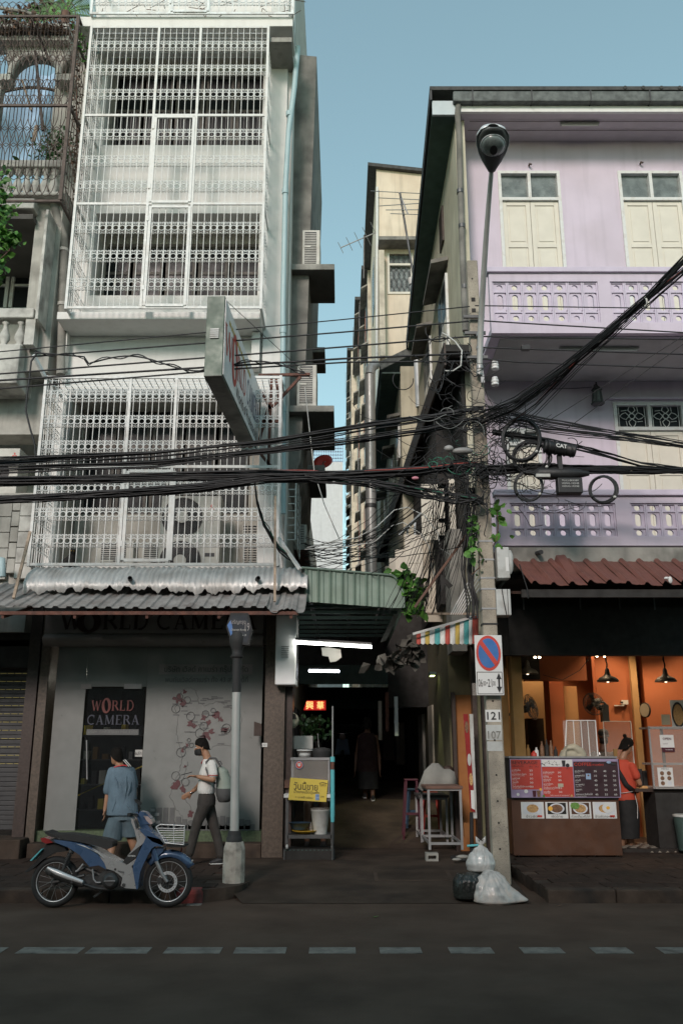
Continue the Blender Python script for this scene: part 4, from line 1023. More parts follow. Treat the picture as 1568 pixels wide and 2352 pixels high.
# dead vines and leaves on the cages
def leaves(name,label,cat,centres,n,size,m,kind=None,stems='wood_stick'):
    t = thing(name,label,cat,centres[0][0]); mb = MB(); st = MB()
    for k in range(n):
        c,r = rnd.choice(centres); c = V(c); p = c + V((rnd.gauss(0,r[0]),rnd.gauss(0,r[1]),rnd.gauss(0,r[2])))
        s = size * rnd.uniform(.6,1.3); d = V((rnd.uniform(-1,1),rnd.uniform(-1,.3),rnd.uniform(-1.2,.2))).normalized(); u = d.orthogonal().normalized() * .42
        a = rnd.uniform(0,6.3); u = (Matrix.Rotation(a,3,d) @ u); nn = d.cross(u).normalized() * .12
        mb.add([p,p + (d * .35 + u + nn) * s,p + (d * .75 + u * .7) * s,p + d * 1.1 * s,p + (d * .75 - u * .7) * s,p + (d * .35 - u + nn) * s],[(0,1,2,3),(0,3,4,5)])
    mb.build('leaves',m,t,kind='stuff')
    for i in range(max(2,n // 40)):
        c,r = rnd.choice(centres); c = V(c); q = V(rnd.choice(centres)[0])
        st.tube([c,mix(c,q,.5) + V((rnd.gauss(0,.08),0,rnd.gauss(0,.08))),q],.008,4)
    st.build('stems',stems,t,kind='stuff'); return t
leaves('dead_vine','mass of dry brown vine on top of the brown cage','vine',[(W(p,62,14.2),(.25,.15,.05)) for p in (10,50,90,130,165)],420,.09,'dead_leaf')
leaves('dead_vine','dry vine hanging down the right side of the brown cage','vine',[(W(176,p,13.9),(.05,.2,.3)) for p in (110,180,250,330,420)],220,.06,'dead_leaf')
leaves('potted_shrub','green shrub on the old balcony behind the balusters','shrub',[(W(p,q,14.3),(.16,.12,.16)) for p,q in ((118,330),(135,350),(105,365),(145,320))],380,.07,'leaf_dark')
leaves('vine','fresh green vine between the brown cage and the white cage','vine',[(W(p,q,13.7),(.05,.1,.1)) for p,q in ((186,82),(190,100),(188,130),(186,60))],50,.08,'leaf')
def palm(c,label):
    t = thing('palm',label,'palm',c); c = V(c)
    MB().tube([c - V((0,0,1.5)),c],.1,8).build('trunk','wood_stick',t)
    for k in range(13):
        a = mix(-.2,pi + .2,k / 12) + rnd.uniform(-.1,.1); L = rnd.uniform(.9,1.5); P = [c + V((math.cos(a) * L * s,rnd.uniform(-.1,.1) * s,math.sin(a) * L * s * .9 - .5 * s * s * L)) for s in (0,.25,.5,.75,1)]
        m = MB().tube(P,.012,4)
        for i in range(1,26):
            s = i / 26; q = P[min(int(s * 4),3)].lerp(P[min(int(s * 4) + 1,4)],(s * 4) % 1); d = (P[-1] - P[0]).normalized(); o = d.cross(V((0,1,0))).normalized()
            for sg_ in (-1,1):
                e_ = q + (d * .6 + o * sg_ * .7 + V((0,0,-.35))) * .3 * (1 - abs(s - .45)); m.add([q - o * .0,q + d * .03,e_],[(0,1,2)])
        m.build('frond','leaf_dark' if k % 3 else 'leaf',t)
palm(W(152,30,14.6),'green palm on the roof terrace above the brown cage')
leaves('dry_palm','dry feathery plant at the top left corner','plant',[(W(p,q,14.8),(.25,.1,.1)) for p,q in ((60,40),(95,25),(120,18),(40,60))],260,.14,'dead_leaf')
MB().tube([W(-20,15,14),W(60,28,14),W(100,42,14)],.035,6).build('bent_pole','concrete_grey',label='pale bent pole leaning over the top left cage',cat='pole')
leaves('tree_branch','bright green tree branch reaching in at the left edge','tree branch',[(W(p,q,9.5),r) for p,q,r in ((-12,430,(.12,.1,.2)),(2,470,(.1,.1,.12)),(-5,520,(.09,.1,.12)),(18,545,(.07,.05,.05)),(-4,600,(.06,.1,.12)),(30,550,(.03,.03,.04)))],420,.085,'leaf')
# ================================================================== LILAC BUILDING (right)
YW = 14.6; YB2 = 12.75
pb = thing('lilac_shophouse','lilac rendered shophouse with cream shutters above the cafe','building',(6,YW,0))
XP = 2.33; XE = 12
zso = ZY(320,YW)                      # soffit
zbu = ZY(885,YW); zbl = ZY(765,YB2); zsl = zbl
# top wall with window openings built around
def wall_open(x0,x1,z0,z1,y0,y1,holes,name,m,parent):
    """holes sorted by x: (xa, xb, za, zb)"""
    mb = MB(); x = x0
    for (xa,xb,za,zb) in holes:
        mb.box(x,xa,y0,y1,z0,z1)
        if za > z0: mb.box(xa,xb,y0,y1,z0,za)
        if zb < z1: mb.box(xa,xb,y0,y1,zb,z1)
        x = xb
    mb.box(x,x1,y0,y1,z0,z1)
    return mb.build(name,m,parent)
def shutter_window(parent,xa,xb,zs,zm,zt,grille=False,y=YW):
    """cream double shutters with a two-pane transom"""
    w = thing('window',None,None,((xa + xb) / 2,y,zs)); adopt(w,parent)
    f = .06; xm = (xa + xb) / 2
    fr = MB(); yo = y - .03
    fr.box(xa,xa + f,yo,y + .12,zs,zt).box(xb - f,xb,yo,y + .12,zs,zt).box(xa + f,xb - f,yo,y + .12,zt - f,zt).box(xa + f,xb - f,yo,y + .12,zm - f / 2,zm + f / 2).box(xm - f / 2,xm + f / 2,yo,y + .12,zm + f / 2,zt - f)
    fr.build('frame','white_paint',w)
    for a,b in ((xa + f,xm - f / 2),(xm + f / 2,xb - f)):
        MB().box(a,b,y + .06,y + .07,zm + f / 2,zt - f).build('pane','dark_glass' if grille else 'frost_glass',w)
        if grille:
            c = V(((a + b) / 2,y + .02,(zm + zt) / 2)); g = MB(); r = (b - a) * .2
            g.tube(arc(c,r * .45,0,345,14),.009,4,closed=True)
            for k in range(4):
                d = V((math.cos(k * pi / 2),0,math.sin(k * pi / 2))); o = V((-d.z,0,d.x))
                g.tube([c + d * r * .45,c + d * r * 1.0 + o * r * .6,c + d * r * 1.55 + o * r * .4,c + d * r * 2.0,c + d * r * 1.55 - o * r * .4,c + d * r * 1.0 - o * r * .6,c + d * r * .45],.008,4)
                g.tube([c + d * r * 1.0 + o * r * .8 * 1,c + o * r * 1.9 * .9 + d * r * .9],.006,4)
            for x in (a + .04,b - .04): g.tube([(x,y + .02,zm + .05),(x,y + .02,zt - .07)],.007,4)
            g.build('floral_grille','fascia_white',w)
    for a,b,hs in ((xa + f,xm - .004,1),(xm + .004,xb - f,-1)):
        s = MB(); yy = y + .02; st = .085
        zt2 = zm - f / 2 - .005; zc_ = mix(zs,zt2,.7)
        s.box(a,a + st,yy,yy + .04,zs,zt2).box(b - st,b,yy,yy + .04,zs,zt2)
        for z in (zs,zc_ - st / 2,zt2 - st): s.box(a + st,b - st,yy,yy + .04,z,z + st)
        s.box(a + st,b - st,yy + .02,yy + .035,zs + st,zt2 - st)
        ob = s.build('shutter','cream_shutter',w,bevel=.006)
    for (za,zb_) in ((zs + .1,zc_ - .06),(zc_ + .06,zt2 - .1)):
        for a,b in ((xa + f + .1,xm - .1),(xm + .1,xb - f - .1)):
            MB().box(a + .03,b - .03,y + .028,y + .04,za + .03,zb_ - .03).build('raised_panel','cream_shutter',w,bevel=.01)
    return w
P_ = lambda x,y,Y=YW: W(x,y,Y)
t1 = (P_(1147,500).x,P_(1291,500).x); t2 = (P_(1426,500).x,P_(1576,500).x)
zs1,zm1,zt1 = zbl + .55,ZY(458,YW),ZY(394,YW)
wall_open(XP,XE,zbl,zso + .05,YW,YW + .25,[(t1[0],t1[1],zs1,zt1),(t2[0],t2[1],zs1,zt1)],'wall','purple_wall',pb)
shutter_window(pb,t1[0],t1[1],zs1,zm1,zt1); shutter_window(pb,t2[0],t2[1],zs1,zm1,zt1)
MB().box(XP + .1,XE,YW + .3,YW + .35,4,zso).build('inner_wall','dark_room',pb)
# lower storey
zl0 = ZY(1253,YB2)
l1 = (P_(1412,1000).x,P_(1576,1000).x); zml,ztl = ZY(985,YW),ZY(925,YW)
l0 = (P_(1158,1000).x,P_(1240,1000).x)
wall_open(XP,XE,4.3,zbl,YW,YW + .25,[(l0[0],l0[1],4.6,ZY(985,YW)),(l1[0],l1[1],4.6,ztl)],'wall','purple_wall',pb)
shutter_window(pb,l1[0],l1[1],4.6,zml,ztl,True)
shutter_window(pb,l0[0],l0[1],4.6,ZY(1020,YW),ZY(985,YW))
MB().box(l1[0] - .08,XE,YW - .06,YW - .003,ztl + .05,ztl + .09).build('drip_mould','purple_trim',pb)
# balconies
def balcony(xl,ztop,zbot,pans,under):
    b = thing('balcony',None,None,(6,YB2,zbot)); adopt(b,pb)
    zr = ztop - .09; H_ = ztop - zbot
    MB().box(xl - .03,XE,YB2 - .05,YB2 + .14,zr,ztop).build('handrail','purple_trim',b,bevel=.008)
    mb = MB(); x = xl
    za,zb_ = zbot + H_ * .16,ztop - .09 - H_ * .13
    mb.box(xl,XE,YB2,YB2 + .12,zbot,za); mb.box(xl,XE,YB2,YB2 + .12,zb_,zr)
    for (a,c) in pans: mb.box(x,a,YB2,YB2 + .12,za,zb_); x = c
    mb.box(x,XE,YB2,YB2 + .12,za,zb_)
    mb.build('parapet','purple_wall',b)
    MB().box(xl,XE,YB2 + .12,YW,zbot - .02,zbot + .12).build('slab','purple_trim',b)
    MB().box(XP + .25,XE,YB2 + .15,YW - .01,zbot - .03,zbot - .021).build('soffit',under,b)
    # breeze-block pieces
    hb = zb_ - za; un = None
    wdt = .245
    def unit(w):
        m = MB(); y0,y1 = YB2 + .05,YB2 + .1; e = .022
        m.box(-w / 2,-w / 2 + e,y0 - .025,y1,0,hb).box(w / 2 - e,w / 2,y0 - .025,y1,0,hb)
        for z in (0,hb * .27,hb * .76,hb): m.box(-w / 2 + e,w / 2 - e,y0 - .02,y1,z - e / 2 if 0 < z < hb else (z if z == 0 else z - e),z + e / 2 if 0 < z < hb else (z + e if z == 0 else z))
        def plate(zc,hw,hh,zlo,zhi,n=6):
            # plate with a rounded slot
            xi,xo = hw,w / 2 - e
            inner = []; outer = []
            for k in range(24):
                a = 2 * pi * (k + .5) / 24; ca,sa = math.cos(a),math.sin(a)
                inner.append(V((hw * ca,y0,zc + (hh - hw) * (1 if sa > 0 else -1) + hw * sa)))
                s = 1 / max(abs(ca) / xo,abs(sa) / ((zhi - zlo) / 2)); outer.append(V((ca * s,y0,(zlo + zhi) / 2 + sa * s)))
            vs = inner + outer; m.add(vs,[((i + 1) % 24,i,24 + i,24 + (i + 1) % 24) for i in range(24)])
            m.rings([inner,[p + V((0,.04,0)) for p in inner]],cap=False)
        r = w * .2
        plate(hb * .135,r,r,e,hb * .27 - e / 2); plate(hb * .515,r,hb * .19,hb * .27 + e / 2,hb * .76 - e / 2); plate(hb * .88,r,r,hb * .76 + e / 2,hb - e)
        return m
    for (a,c) in pans:
        n = max(1,round((c - a) / wdt)); w = (c - a) / n
        k0 = unit(w - .004)
        o = k0.build('breeze_block','purple_trim',b,bevel=0)
        for i in range(n):
            loc = V((a + w * (i + .5),YB2 + (.05 + .1 - .025) / 2,za))
            if i == 0:
                bb = [v.co for v in o.data.vertices]; o.location.x += 0; off = V(o.location); o.location = V((loc.x,off.y,za - b.location.z - pb.location.z)); o.location.x -= 6 + 0; y_keep = off.y
                o.location.x = loc.x - 6 ; first = o
                o.location.x = loc.x - (pb.location.x + b.location.x)
            else:
                q = first.copy(); COL.objects.link(q); q.location = V(first.location) + V((w * i,0,0))
    return b
xb0 = P_(1122,640,YB2).x
balcony(xb0,ZY(616,YB2),zbl,[(P_(1131,680,YB2).x,P_(1374,680,YB2).x),(P_(1402,680,YB2).x,P_(1640,680,YB2).x)],'soffit_grey')
xb1 = P_(1140,1180,YB2).x
balcony(xb1,ZY(1126,YB2),zl0,[(P_(1172,1200,YB2).x,P_(1415,1200,YB2).x),(P_(1450,1200,YB2).x,P_(1700,1200,YB2).x)],'under_slab')
MB().box(P_(1156,1280,12.7).x,XE,12.62,YW,ZY(1300,12.62),ZY(1257,12.62)).build('concrete_beam','concrete_grey',pb,bevel=.01)
MB().tube([W(1228,1272,12.7),W(1242,1268,12.45)],.035,8).build('spout','ac_dark',pb)
# front corner strip of side wall and downpipe
YE = 13.75
MB().box(XP - .1,XE,YE + .03,YW - .003,ZY(255,YE) ,ZY(255,YE) + .05).build('soffit','soffit',pb)
zE = ZY(257,YE)
MB().box(XP - .18,XE,YE - .03,YE + .028,zE - .02,ZY(240,YE)).build('fascia','fascia_white',pb)
gt = MB()
for (z,y) in ((0,0),): gt.box(XP - .25,XE,YE - .16,YE - .032,ZY(237,YE - .1),ZY(214,YE - .1))
gt.build('gutter','gutter',pb,bevel=.02)
for k in range(9): x = XP + .1 + k * 1.1; MB().box(x,x + .02,YE - .175,YE - .03,ZY(237,YE - .1) - .01,ZY(214,YE - .1) + .01).build('gutter_joint','ac_dark',pb)
for k in range(3):
    sz = ZY(300 - k * 22,14.5)
for k,yy in enumerate((14.0,14.25)): MB().box(XP + .1,XE,yy,yy + .008,zE - .008,zE - .001).build('soffit_joint','window_frame',pb)
# roof pieces, verge board and dark green verge soffit
Yb1,Zb1 = 20.4,ZY(795,20.4)
xv = W(986,235,YE).x
zr0 = ZY(215,YE)
rf = MB().prism([V((xv,YE - .1,zr0)),V((xv,Yb1,Zb1 + .1)),V((xv,Yb1,Zb1 + .18)),V((xv,YE - .1,zr0 + .08))],(XE - xv,0,0)); rf.build('roof','roof_dark',pb)
MB().prism([V((xv,YE - .1,zr0 - .22)),V((xv,Yb1,Zb1 - .12)),V((xv,Yb1,Zb1 + .09)),V((xv,YE - .1,zr0 - .01))],(.035,0,0)).build('verge_board','ac_dark',pb)
MB().prism([V((xv + .04,YE,zE - .02)),V((xv + .04,Yb1,Zb1 - .13)),V((xv + .04,Yb1,Zb1 - .1)),V((xv + .04,YE,zE + .01))],(2.1 - xv,0,0)).build('verge_soffit','green_dark',pb)
MB().box(xv + .04,XP - .18,YE - .05,YE + .0,zE - .1,ZY(236,YE)).build('return_board','grey_pipe',pb)
# tiles' rounded ends peeping over the gutter
tl = MB().tube([(0,YE - .12,0),(0,YE + .3,.1)],.035,6).build('roof_tile','roof_dark',pb)
for k in range(9):
    loc = V((P_(1430,210,YE).x + k * .34,YE + .09,ZY(214,YE) + .0))
    if k == 0: tl.location = loc - V(pb.location)
    else: piece(tl,loc,pb)
# side wall receding up the alley
XS = lambda y: 2.14 - .04 * (y - 13.95)
side = MB().add([(x,y,z) for y,o in ((13.95,.18),(Yb1,.2)) for x in (XS(y),XS(y) + o) for z in (3.4,zE - .02 if y < 15 else Zb1 - .13)],[(0,1,5,4),(2,6,7,3),(0,2,3,1),(4,5,7,6),(1,3,7,5),(0,4,6,2)]).build('side_wall','cream_wall',pb)
def side_window(y,z,w,h,hood=True,x=XP - .02,parent=pb):
    t = thing('window',None,None,(x,y,z)); adopt(t,parent)
    MB().box(x - .05,x - .001,y,y + w,z,z + h).build('frame','white_paint',t)
    for k in range(2):
        MB().box(x - .056,x - .051,y + w * (.07 + .47 * k),y + w * (.46 + .47 * k),z + h * .5,z + h * .94).build('pane','dark_glass',t)
        MB().box(x - .06,x - .051,y + w * (.09 + .47 * k),y + w * (.44 + .47 * k),z + h * .06,z + h * .44).build('raised_panel','cream_shutter',t,bevel=.008)
    if hood: MB().prism([V((x - .34,y - .15,z + h + .12)),V((x - .001,y - .15,z + h + .2)),V((x - .001,y - .15,z + h + .28)),V((x - .34,y - .15,z + h + .2))],(0,w + .3,0)).build('hood','concrete_dirty',t)
side_window(15.3,zbl + .9,1.4,1.7,x=XS(15.8) + .02); side_window(17.6,zbl + .8,1.4,1.6,x=XS(18.2) + .02)
for (y,z) in ((15.5,zE - 1.6),(16.9,zE - 2.0)): MB().box(XS(y + .3) - .03,XS(y) - .001,y,y + .5,z,z + .8).build('louvre_opening','wood_dark',pb)
dp = thing('downpipe','brown grey downpipe at the corner of the lilac shophouse','pipe',W(1062,600,YW - .1))
MB().tube([W(1052,235,YE - .05),W(1050,262,YE - .05),W(1053,300,13.86),W(1062,600,13.86),W(1068,760,13.86)],.055,10).build('pipe','concrete_dirty',dp)
for (x,y) in ((1058,440),(1062,520),(1068,660)): MB().lathe([(.066,-.04),(.066,.04)],W(x - 2,y,13.86),10).build('collar','steel_dark',dp)
# ceiling fittings on the two soffits
for (x0,x1,y,lb_,yy) in ((1286,1375,290,'white tube fitting on the topmost soffit of the lilac shophouse',14.05),(1284,1465,797,'long tube fitting under the upper balcony of the lilac shophouse',13.2)):
    a,b = W(x0,y,yy),W(x1,y,yy); z = (zE if y < 500 else zbl - .03)
    f = thing('tube_fitting',lb_,'light fitting',(a.x,yy,z))
    MB().box(a.x,b.x,yy - .03,yy + .03,z - .04,z - .002).build('body','soffit_grey',f)
    MB().tube([(a.x + .03,yy - .01,z - .06),(b.x - .03,yy - .01,z - .06)],.014,8).build('tube','print_white',f)
for (x,y) in ((1214,381),(1469,377)):
    c = W(x,y,YW - .02); MB().tube([c,c + V((0,-.05,.01)),c + V((.03,-.07,-.02))],.02,6).build('wall_hook','rust_bar',label='small rusty stub above the %s upper window of the lilac shophouse' % ('left' if x < 1300 else 'right'),cat='hook')
# lantern
c = W(1370,905,YW - .2)
ln = thing('wall_lantern','black hexagonal lantern on the lilac wall by the floral window','lantern',c)
MB().lathe([(.115,-.2),(.12,-.17),(.075,-.165),(.07,-.17)],c,6,smooth=False).build('base','ac_dark',ln)
MB().lathe([(.095,-.165),(.07,.08)],c,6,smooth=False).build('glass','frost_glass',ln)
fr = MB()
for k in range(6):
    a = k * pi / 3 + .0; fr.bar(c + V((math.cos(a) * .1,math.sin(a) * .1,-.165)),c + V((math.cos(a) * .073,math.sin(a) * .073,.08)),.012)
fr.build('frame','ac_dark',ln)
MB().lathe([(.1,.075),(.06,.13),(.03,.16),(.012,.2),(.012,.23)],c,6,smooth=False).build('cap','ac_dark',ln)
MB().tube([c + V((0,0,.2)),c + V((0,.12,.22)),c + V((0,.19,.1))],.012,6).build('arm','ac_dark',ln)
MB().tube([c + V((-.03,.15,.2)),c + V((-.3,.18,.19)),c + V((-.9,.18,.17)),c + V((-1.25,.18,-.1)),c + V((-1.25,.18,-.9))],.006,4).build('wall_wire','cable',label='thin wire clipped to the lilac wall beside the lantern',cat='wire')
# ---------------------------------------------------------------- second house up the alley
b2 = thing('cream_rear_house','cream rear house with small hooded windows and dark green eaves up the alley','building',(3,20.5,0))
X2 = 1.5; zt2 = ZY(835,20.5)
MB().box(X2,6,20.45,30,3,zt2 - .1).build('wall','cream_wall',b2)
MB().prism([V((.98,20.42,zt2 - .1)),V((6,20.42,zt2 + 2.6)),V((6,20.42,zt2 + 2.7)),V((.98,20.42,zt2))],(0,9.6,0)).build('roof','roof_dark',b2)
MB().prism([V((.98,20.36,zt2 - .24)),V((2.6,20.36,zt2 + .62)),V((2.6,20.36,zt2 + .85)),V((.98,20.36,zt2 - .01))],(0,.05,0)).build('verge_board','gutter',b2)
MB().box(1.02,X2,20.45,29.9,zt2 - .3,zt2 - .26).build('eave_soffit','green_dark',b2)
for y in (21.0,23.4,25.6,27.8): side_window(y,8.9,.7,.9,True,X2,b2)
# grey PVC downpipe, steel duct
pp = thing('downpipe','pale grey PVC downpipe between the two cream walls','pipe',W(950,640,20))
MB().tube([W(948,648,20),W(950,700,20),W(956,800,20),W(962,935,20)],.085,12).build('pipe','grey_pipe',pp)
MB().lathe([(.11,-.06),(.13,.06),(.13,.12)],W(948,650,20),12).build('hopper','fascia_white',pp)
sd_ = thing('steel_duct','shiny stainless steel exhaust duct rising up the alley','duct',W(850,1310,19.5))
YD = 19.5
el = [W(861,838,YD + 1.2),W(861,838,YD + .5),W(856,841,YD + .25),W(851,848,YD + .05),W(849,862,YD)]
MB().tube(el,.125,16).build('elbow','steel_duct',sd_)
yy = 862
for k,(a,b) in enumerate(((862,1000),(1000,1165),(1165,1345))):
    MB().tube([W(849 + k * 1,a,YD),W(850 + k * 1.5,b,YD)],.125,20).build('duct_section','steel_duct',sd_)
    MB().lathe([(.13,-.02),(.13,.02)],W(850 + k * 1.2,b,YD),20).build('joint_ring','steel_duct',sd_)
MB().lathe([(.135,-.05),(.135,.05)],W(851,1163,YD),16).build('clamp','steel_dark',sd_)
# ---------------------------------------------------------------- long dark canopy above the alley's right side
cn = thing('dark_canopy','long blackened canopy along the alley side of the lilac shophouse','canopy',(2,20,8))
zc = zbl - .1
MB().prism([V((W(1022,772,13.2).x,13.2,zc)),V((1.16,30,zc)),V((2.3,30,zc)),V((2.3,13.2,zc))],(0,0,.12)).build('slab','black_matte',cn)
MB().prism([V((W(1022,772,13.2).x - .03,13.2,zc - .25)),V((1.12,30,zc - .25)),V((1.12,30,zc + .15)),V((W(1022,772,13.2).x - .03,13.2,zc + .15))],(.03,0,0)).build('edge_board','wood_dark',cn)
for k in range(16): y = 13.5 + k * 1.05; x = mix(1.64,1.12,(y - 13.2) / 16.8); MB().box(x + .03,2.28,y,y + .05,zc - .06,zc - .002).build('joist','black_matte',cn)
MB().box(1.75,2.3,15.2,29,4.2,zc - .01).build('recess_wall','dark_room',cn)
# lower side of the right house: weathered wall end, open shutters
se = thing('side_annexe','weathered grey end wall and cream shutters above the striped awning','annexe',(2,14.4,3.4))
a = W(1032,1300,14.5)
MB().box(a.x,XP - .25,14.5,15.2,3.3,ZY(1215,14.5)).build('end_wall','concrete_grey',se)
MB().box(2.06,2.12,13.9,15.2,5.0,zc - .02).build('dark_panel','black_matte',se)  # added black sheet standing in for shade on the wall under the canopy
MB().box(W(1068,1200,14.4).x,W(1082,1200,14.4).x,14.4,14.495,ZY(1245,14.4),ZY(1100,14.4)).build('post','side_wall',se)
def open_shutter(pxl,pxr,pyb,pyt,y):
    a = W(pxl,pyb,y); b = W(pxr,pyt,y); s = MB().box(a.x,b.x,y,y + .04,a.z,b.z)
    for (u,v) in ((.08,.3),(.38,.92)): s.box(a.x + .06,b.x - .06,y - .012,y,mix(a.z,b.z,u),mix(a.z,b.z,v))
    s.build('open_shutter','cream_shutter',se,bevel=.004)
open_shutter(969,1026,1240,1112,15.2)
open_shutter(931,972,1335,1228,16.6); open_shutter(908,930,1335,1262,18.2); open_shutter(894,907,1335,1282,19.5); open_shutter(884,893,1335,1300,21)
MB().box(W(972,1300,16).x,2.2,16,16.1,4.0,ZY(1240,16)).build('side_panel','tan_wall',se)
MB().bar(W(918,1228,17.2),W(968,1180,16.2),.05).bar(W(935,1228,17),W(935,1215,17),.04).bar(W(952,1228,16.8),W(952,1200,16.8),.04).build('slanted_frame','grey_pipe',se)
open_shutter(1033,1043,1218,1100,14.9)
# ---------------------------------------------------------------- tower and the row beyond
YT = 30.5
tw = thing('cream_tower','tall peach cream stairwell block rising behind the alley roofs','building',(4,YT,0))
xt0 = W(864,390,YT).x; ztt = ZY(388,YT); xt1 = 6
wA_ = W(890,600,YT); 
hole = [(W(889,620,YT).x,W(948,620,YT).x,ZY(676,YT),ZY(583,YT))]
wall_open(xt0,xt1,0,ztt,YT,YT + .25,hole,'wall','tower_wall',tw)
MB().box(xt0,xt0 + .2,YT + .25,38,0,ztt).build('side_wall','tower_wall',tw)
MB().box(xt0 + .2,xt1,37.8,38,0,ztt).build('rear_wall','tower_wall',tw)
MB().prism([V((xt0 - .35,YT - .2,ztt + .02)),V((xt1,YT - .2,ztt - .6)),V((xt1,YT - .2,ztt - .45)),V((xt0 - .35,YT - .2,ztt + .17))],(0,8.4,0)).build('roof','roof_dark',tw)
h = hole[0]
fr = MB(); f = .09; fr.box(h[0],h[0] + f,YT - .04,YT + .1,h[2],h[3]).box(h[1] - f,h[1],YT - .04,YT + .1,h[2],h[3]).box(h[0] + f,h[1] - f,YT - .04,YT + .1,h[2],h[2] + f).box(h[0] + f,h[1] - f,YT - .04,YT + .1,mix(h[2],h[3],.7),mix(h[2],h[3],.7) + f)
wfr = fr.build('window','cream_shutter',tw)
MB().box(h[0] + f,h[1] - f,YT + .12,YT + .14,h[2],h[3]).build('pane','frost_glass',wfr)
g = MB()
for k in range(9):
    x = mix(h[0] + .1,h[1] - .1,k / 8); g.tube([(x + .1 * math.sin(j * 1.3 + (0 if k % 2 else pi)),YT + .05,mix(h[2],h[3],j / 12)) for j in range(13)],.012,4)
g.build('curly_grille','steel_dark',wfr,kind='stuff')
MB().box(W(868,570,YT).x,xt1,YT - .7,YT - .003,ZY(573,YT),ZY(568,YT) + .05).build('hood','concrete_dirty',tw)
MB().box(W(868,570,YT).x,W(880,570,YT).x,YT - .5,YT - .003,ZY(830,YT),ZY(590,YT)).build('fin','tan_wall',tw)
MB().box(xt0 - .03,xt0 - .002,YT + 3,YT + 5,ztt - 4.5,ztt - 2.2).build('side_window','frost_glass',tw)
MB().tube([W(866,430,YT - .1),W(864,1300,YT - .1)],.05,6).build('downpipe','fascia_white',tw)
def row_house(name,label,xf,y0,y1,zt,m,mod,panel):
    t = thing(name,label,'building',(xf,y0,0))
    MB().box(xf,xf + 8,y0,y1,0,zt).build('wall',m,t)
    MB().box(xf - .3,xf + 8,y0 - .1,y1,zt,zt + .2).build('roof','roof_dark',t)
    nf = int((zt - 4) / 3.1)
    for f_ in range(nf):
        z = zt - 2.6 - f_ * 3.1
        k = 0; y = y0 + .7
        while y < y1 - 1.5:
            MB().box(xf - .03,xf - .002,y,y + 1.6,z,z + 1.7).build('window','frost_glass' if k % 2 else 'dark_glass',t)
            MB().prism([V((xf - .32,y - .3,z + 1.8)),V((xf - .003,y - .3,z + 2.0)),V((xf - .003,y - .3,z + 2.08)),V((xf - .32,y - .3,z + 1.88))],(0,2.2,0)).build('hood','concrete_grey',t)
            if (k + f_) % 2 == 0: MB().box(xf - .06,xf - .035,y + 1.7,y + 2.4,z - 1.1,z + 1.7).build('infill_panel',panel,t)
            if (k + f_) % 3 == 0:
                g = MB()
                for j in range(7): g.box(xf - .4,xf - .38,y + .25 * j,y + .25 * j + .03,z - .1,z + 1.2)
                for j in range(5): g.box(xf - .4,xf - .38,y,y + 1.6,z - .1 + .3 * j,z - .07 + .3 * j)
                g.build('balcony_grille','steel_dark',t,kind='stuff')
            y += mod; k += 1
    return t
row_house('terrace_house','tan terraced house with brick panels and rows of hoods just left of the peach tower',1.28,38.2,47,ZY(640,39),'tan_wall',4.2,'brick_red')
row_house('terrace_house','second terraced house beyond the tan one, its hoods stepping down the alley',1.1,47.2,58,ZY(705,48),'tan_wall',4.6,'brick_red')
row_house('terrace_house','farthest and lowest house of the hooded row along the alley',.7,58.2,80,ZY(830,60),'tan_wall',3.4,'cream_shutter')
b = thing('grey_block','plain pale grey building closing the end of the alley','building',(-2,62,0))
za = ZY(1060,62)
MB().box(-12,.1,62,75,0,ZY(1112,62)).build('wall','far_white',b)
MB().box(-12,.1,62.01,62.1,ZY(1112,62) + .01,za).build('roof_parapet','far_white',b)
g = MB()
for k in range(24): x = mix(-4,.1,k / 23); g.box(x - .03,x + .03,62,62.05,za,ZY(1000,62))
for k in range(9): z = mix(za,ZY(1000,62),k / 8); g.box(-4,.1,62,62.05,z - .03,z + .03)
g.build('roof_netting','print_blue',b,kind='stuff')
# left far row beyond the white house
b = thing('left_terrace','narrow grey terraced house seen behind the lowest ledge','building',(-2,30,0))
MB().box(-8,-1.5,26,55,0,12.5).build('wall','far_white',b)
for k in range(8):
    m = MB(); m.tube([W(rnd.uniform(690,712),1160,30),W(rnd.uniform(690,715),1320,26)],.02,3); m.build('hanging_rope','blue_net',b)
# ---------------------------------------------------------------- antennas
def yagi(label,base,top,mast_r,boom_a,boom_b,els,Y):
    t = thing('tv_antenna',label,'antenna',W(*base,Y))
    MB().tube([W(*base,Y),W(*top,Y)],mast_r,6).build('mast','steel_dark',t)
    A = W(*boom_a,Y); B = W(*boom_b,Y); MB().tube([A,B],mast_r * .7,5).build('boom','steel',t)
    for s,L,dx,dz in els:
        c = A.lerp(B,s); d = V((dx,.5,dz)).normalized() * L / 2
        MB().tube([c - d,c + d],mast_r * .4,4).build('element','steel',t)
    return t
YA = 20.3
yagi('large TV antenna on a leaning mast before the peach tower',(948,628),(918,443),.03,(916,442),(936,492),[(0,1.8,1,.3),(.3,1.5,1,.3),(.55,1.6,1,.42),(.8,1.3,1,.35),(1,1.1,1,.3)],YA)
yagi('long thin TV antenna pointing left into the sky',(835,640),(836,540),.035,(782,569),(960,492),[(s / 9,mix(.5,1.5,s / 9),.35,-.5) for s in range(10)],32)
# ================================================================== GREEN ALLEY ROOF
gr = thing('green_alley_roof','green ribbed metal roof with rounded end spanning the alley mouth','canopy',(0,13.4,3.6))
YR = 13.2
xg0,xg1 = W(690,1350,YR).x,W(893,1350,YR).x
zgt = lambda px: ZY(mix(1304,1321,(px - 690) / 203),YR); zgb = lambda px: ZY(mix(1381,1397,(px - 690) / 220),YR)
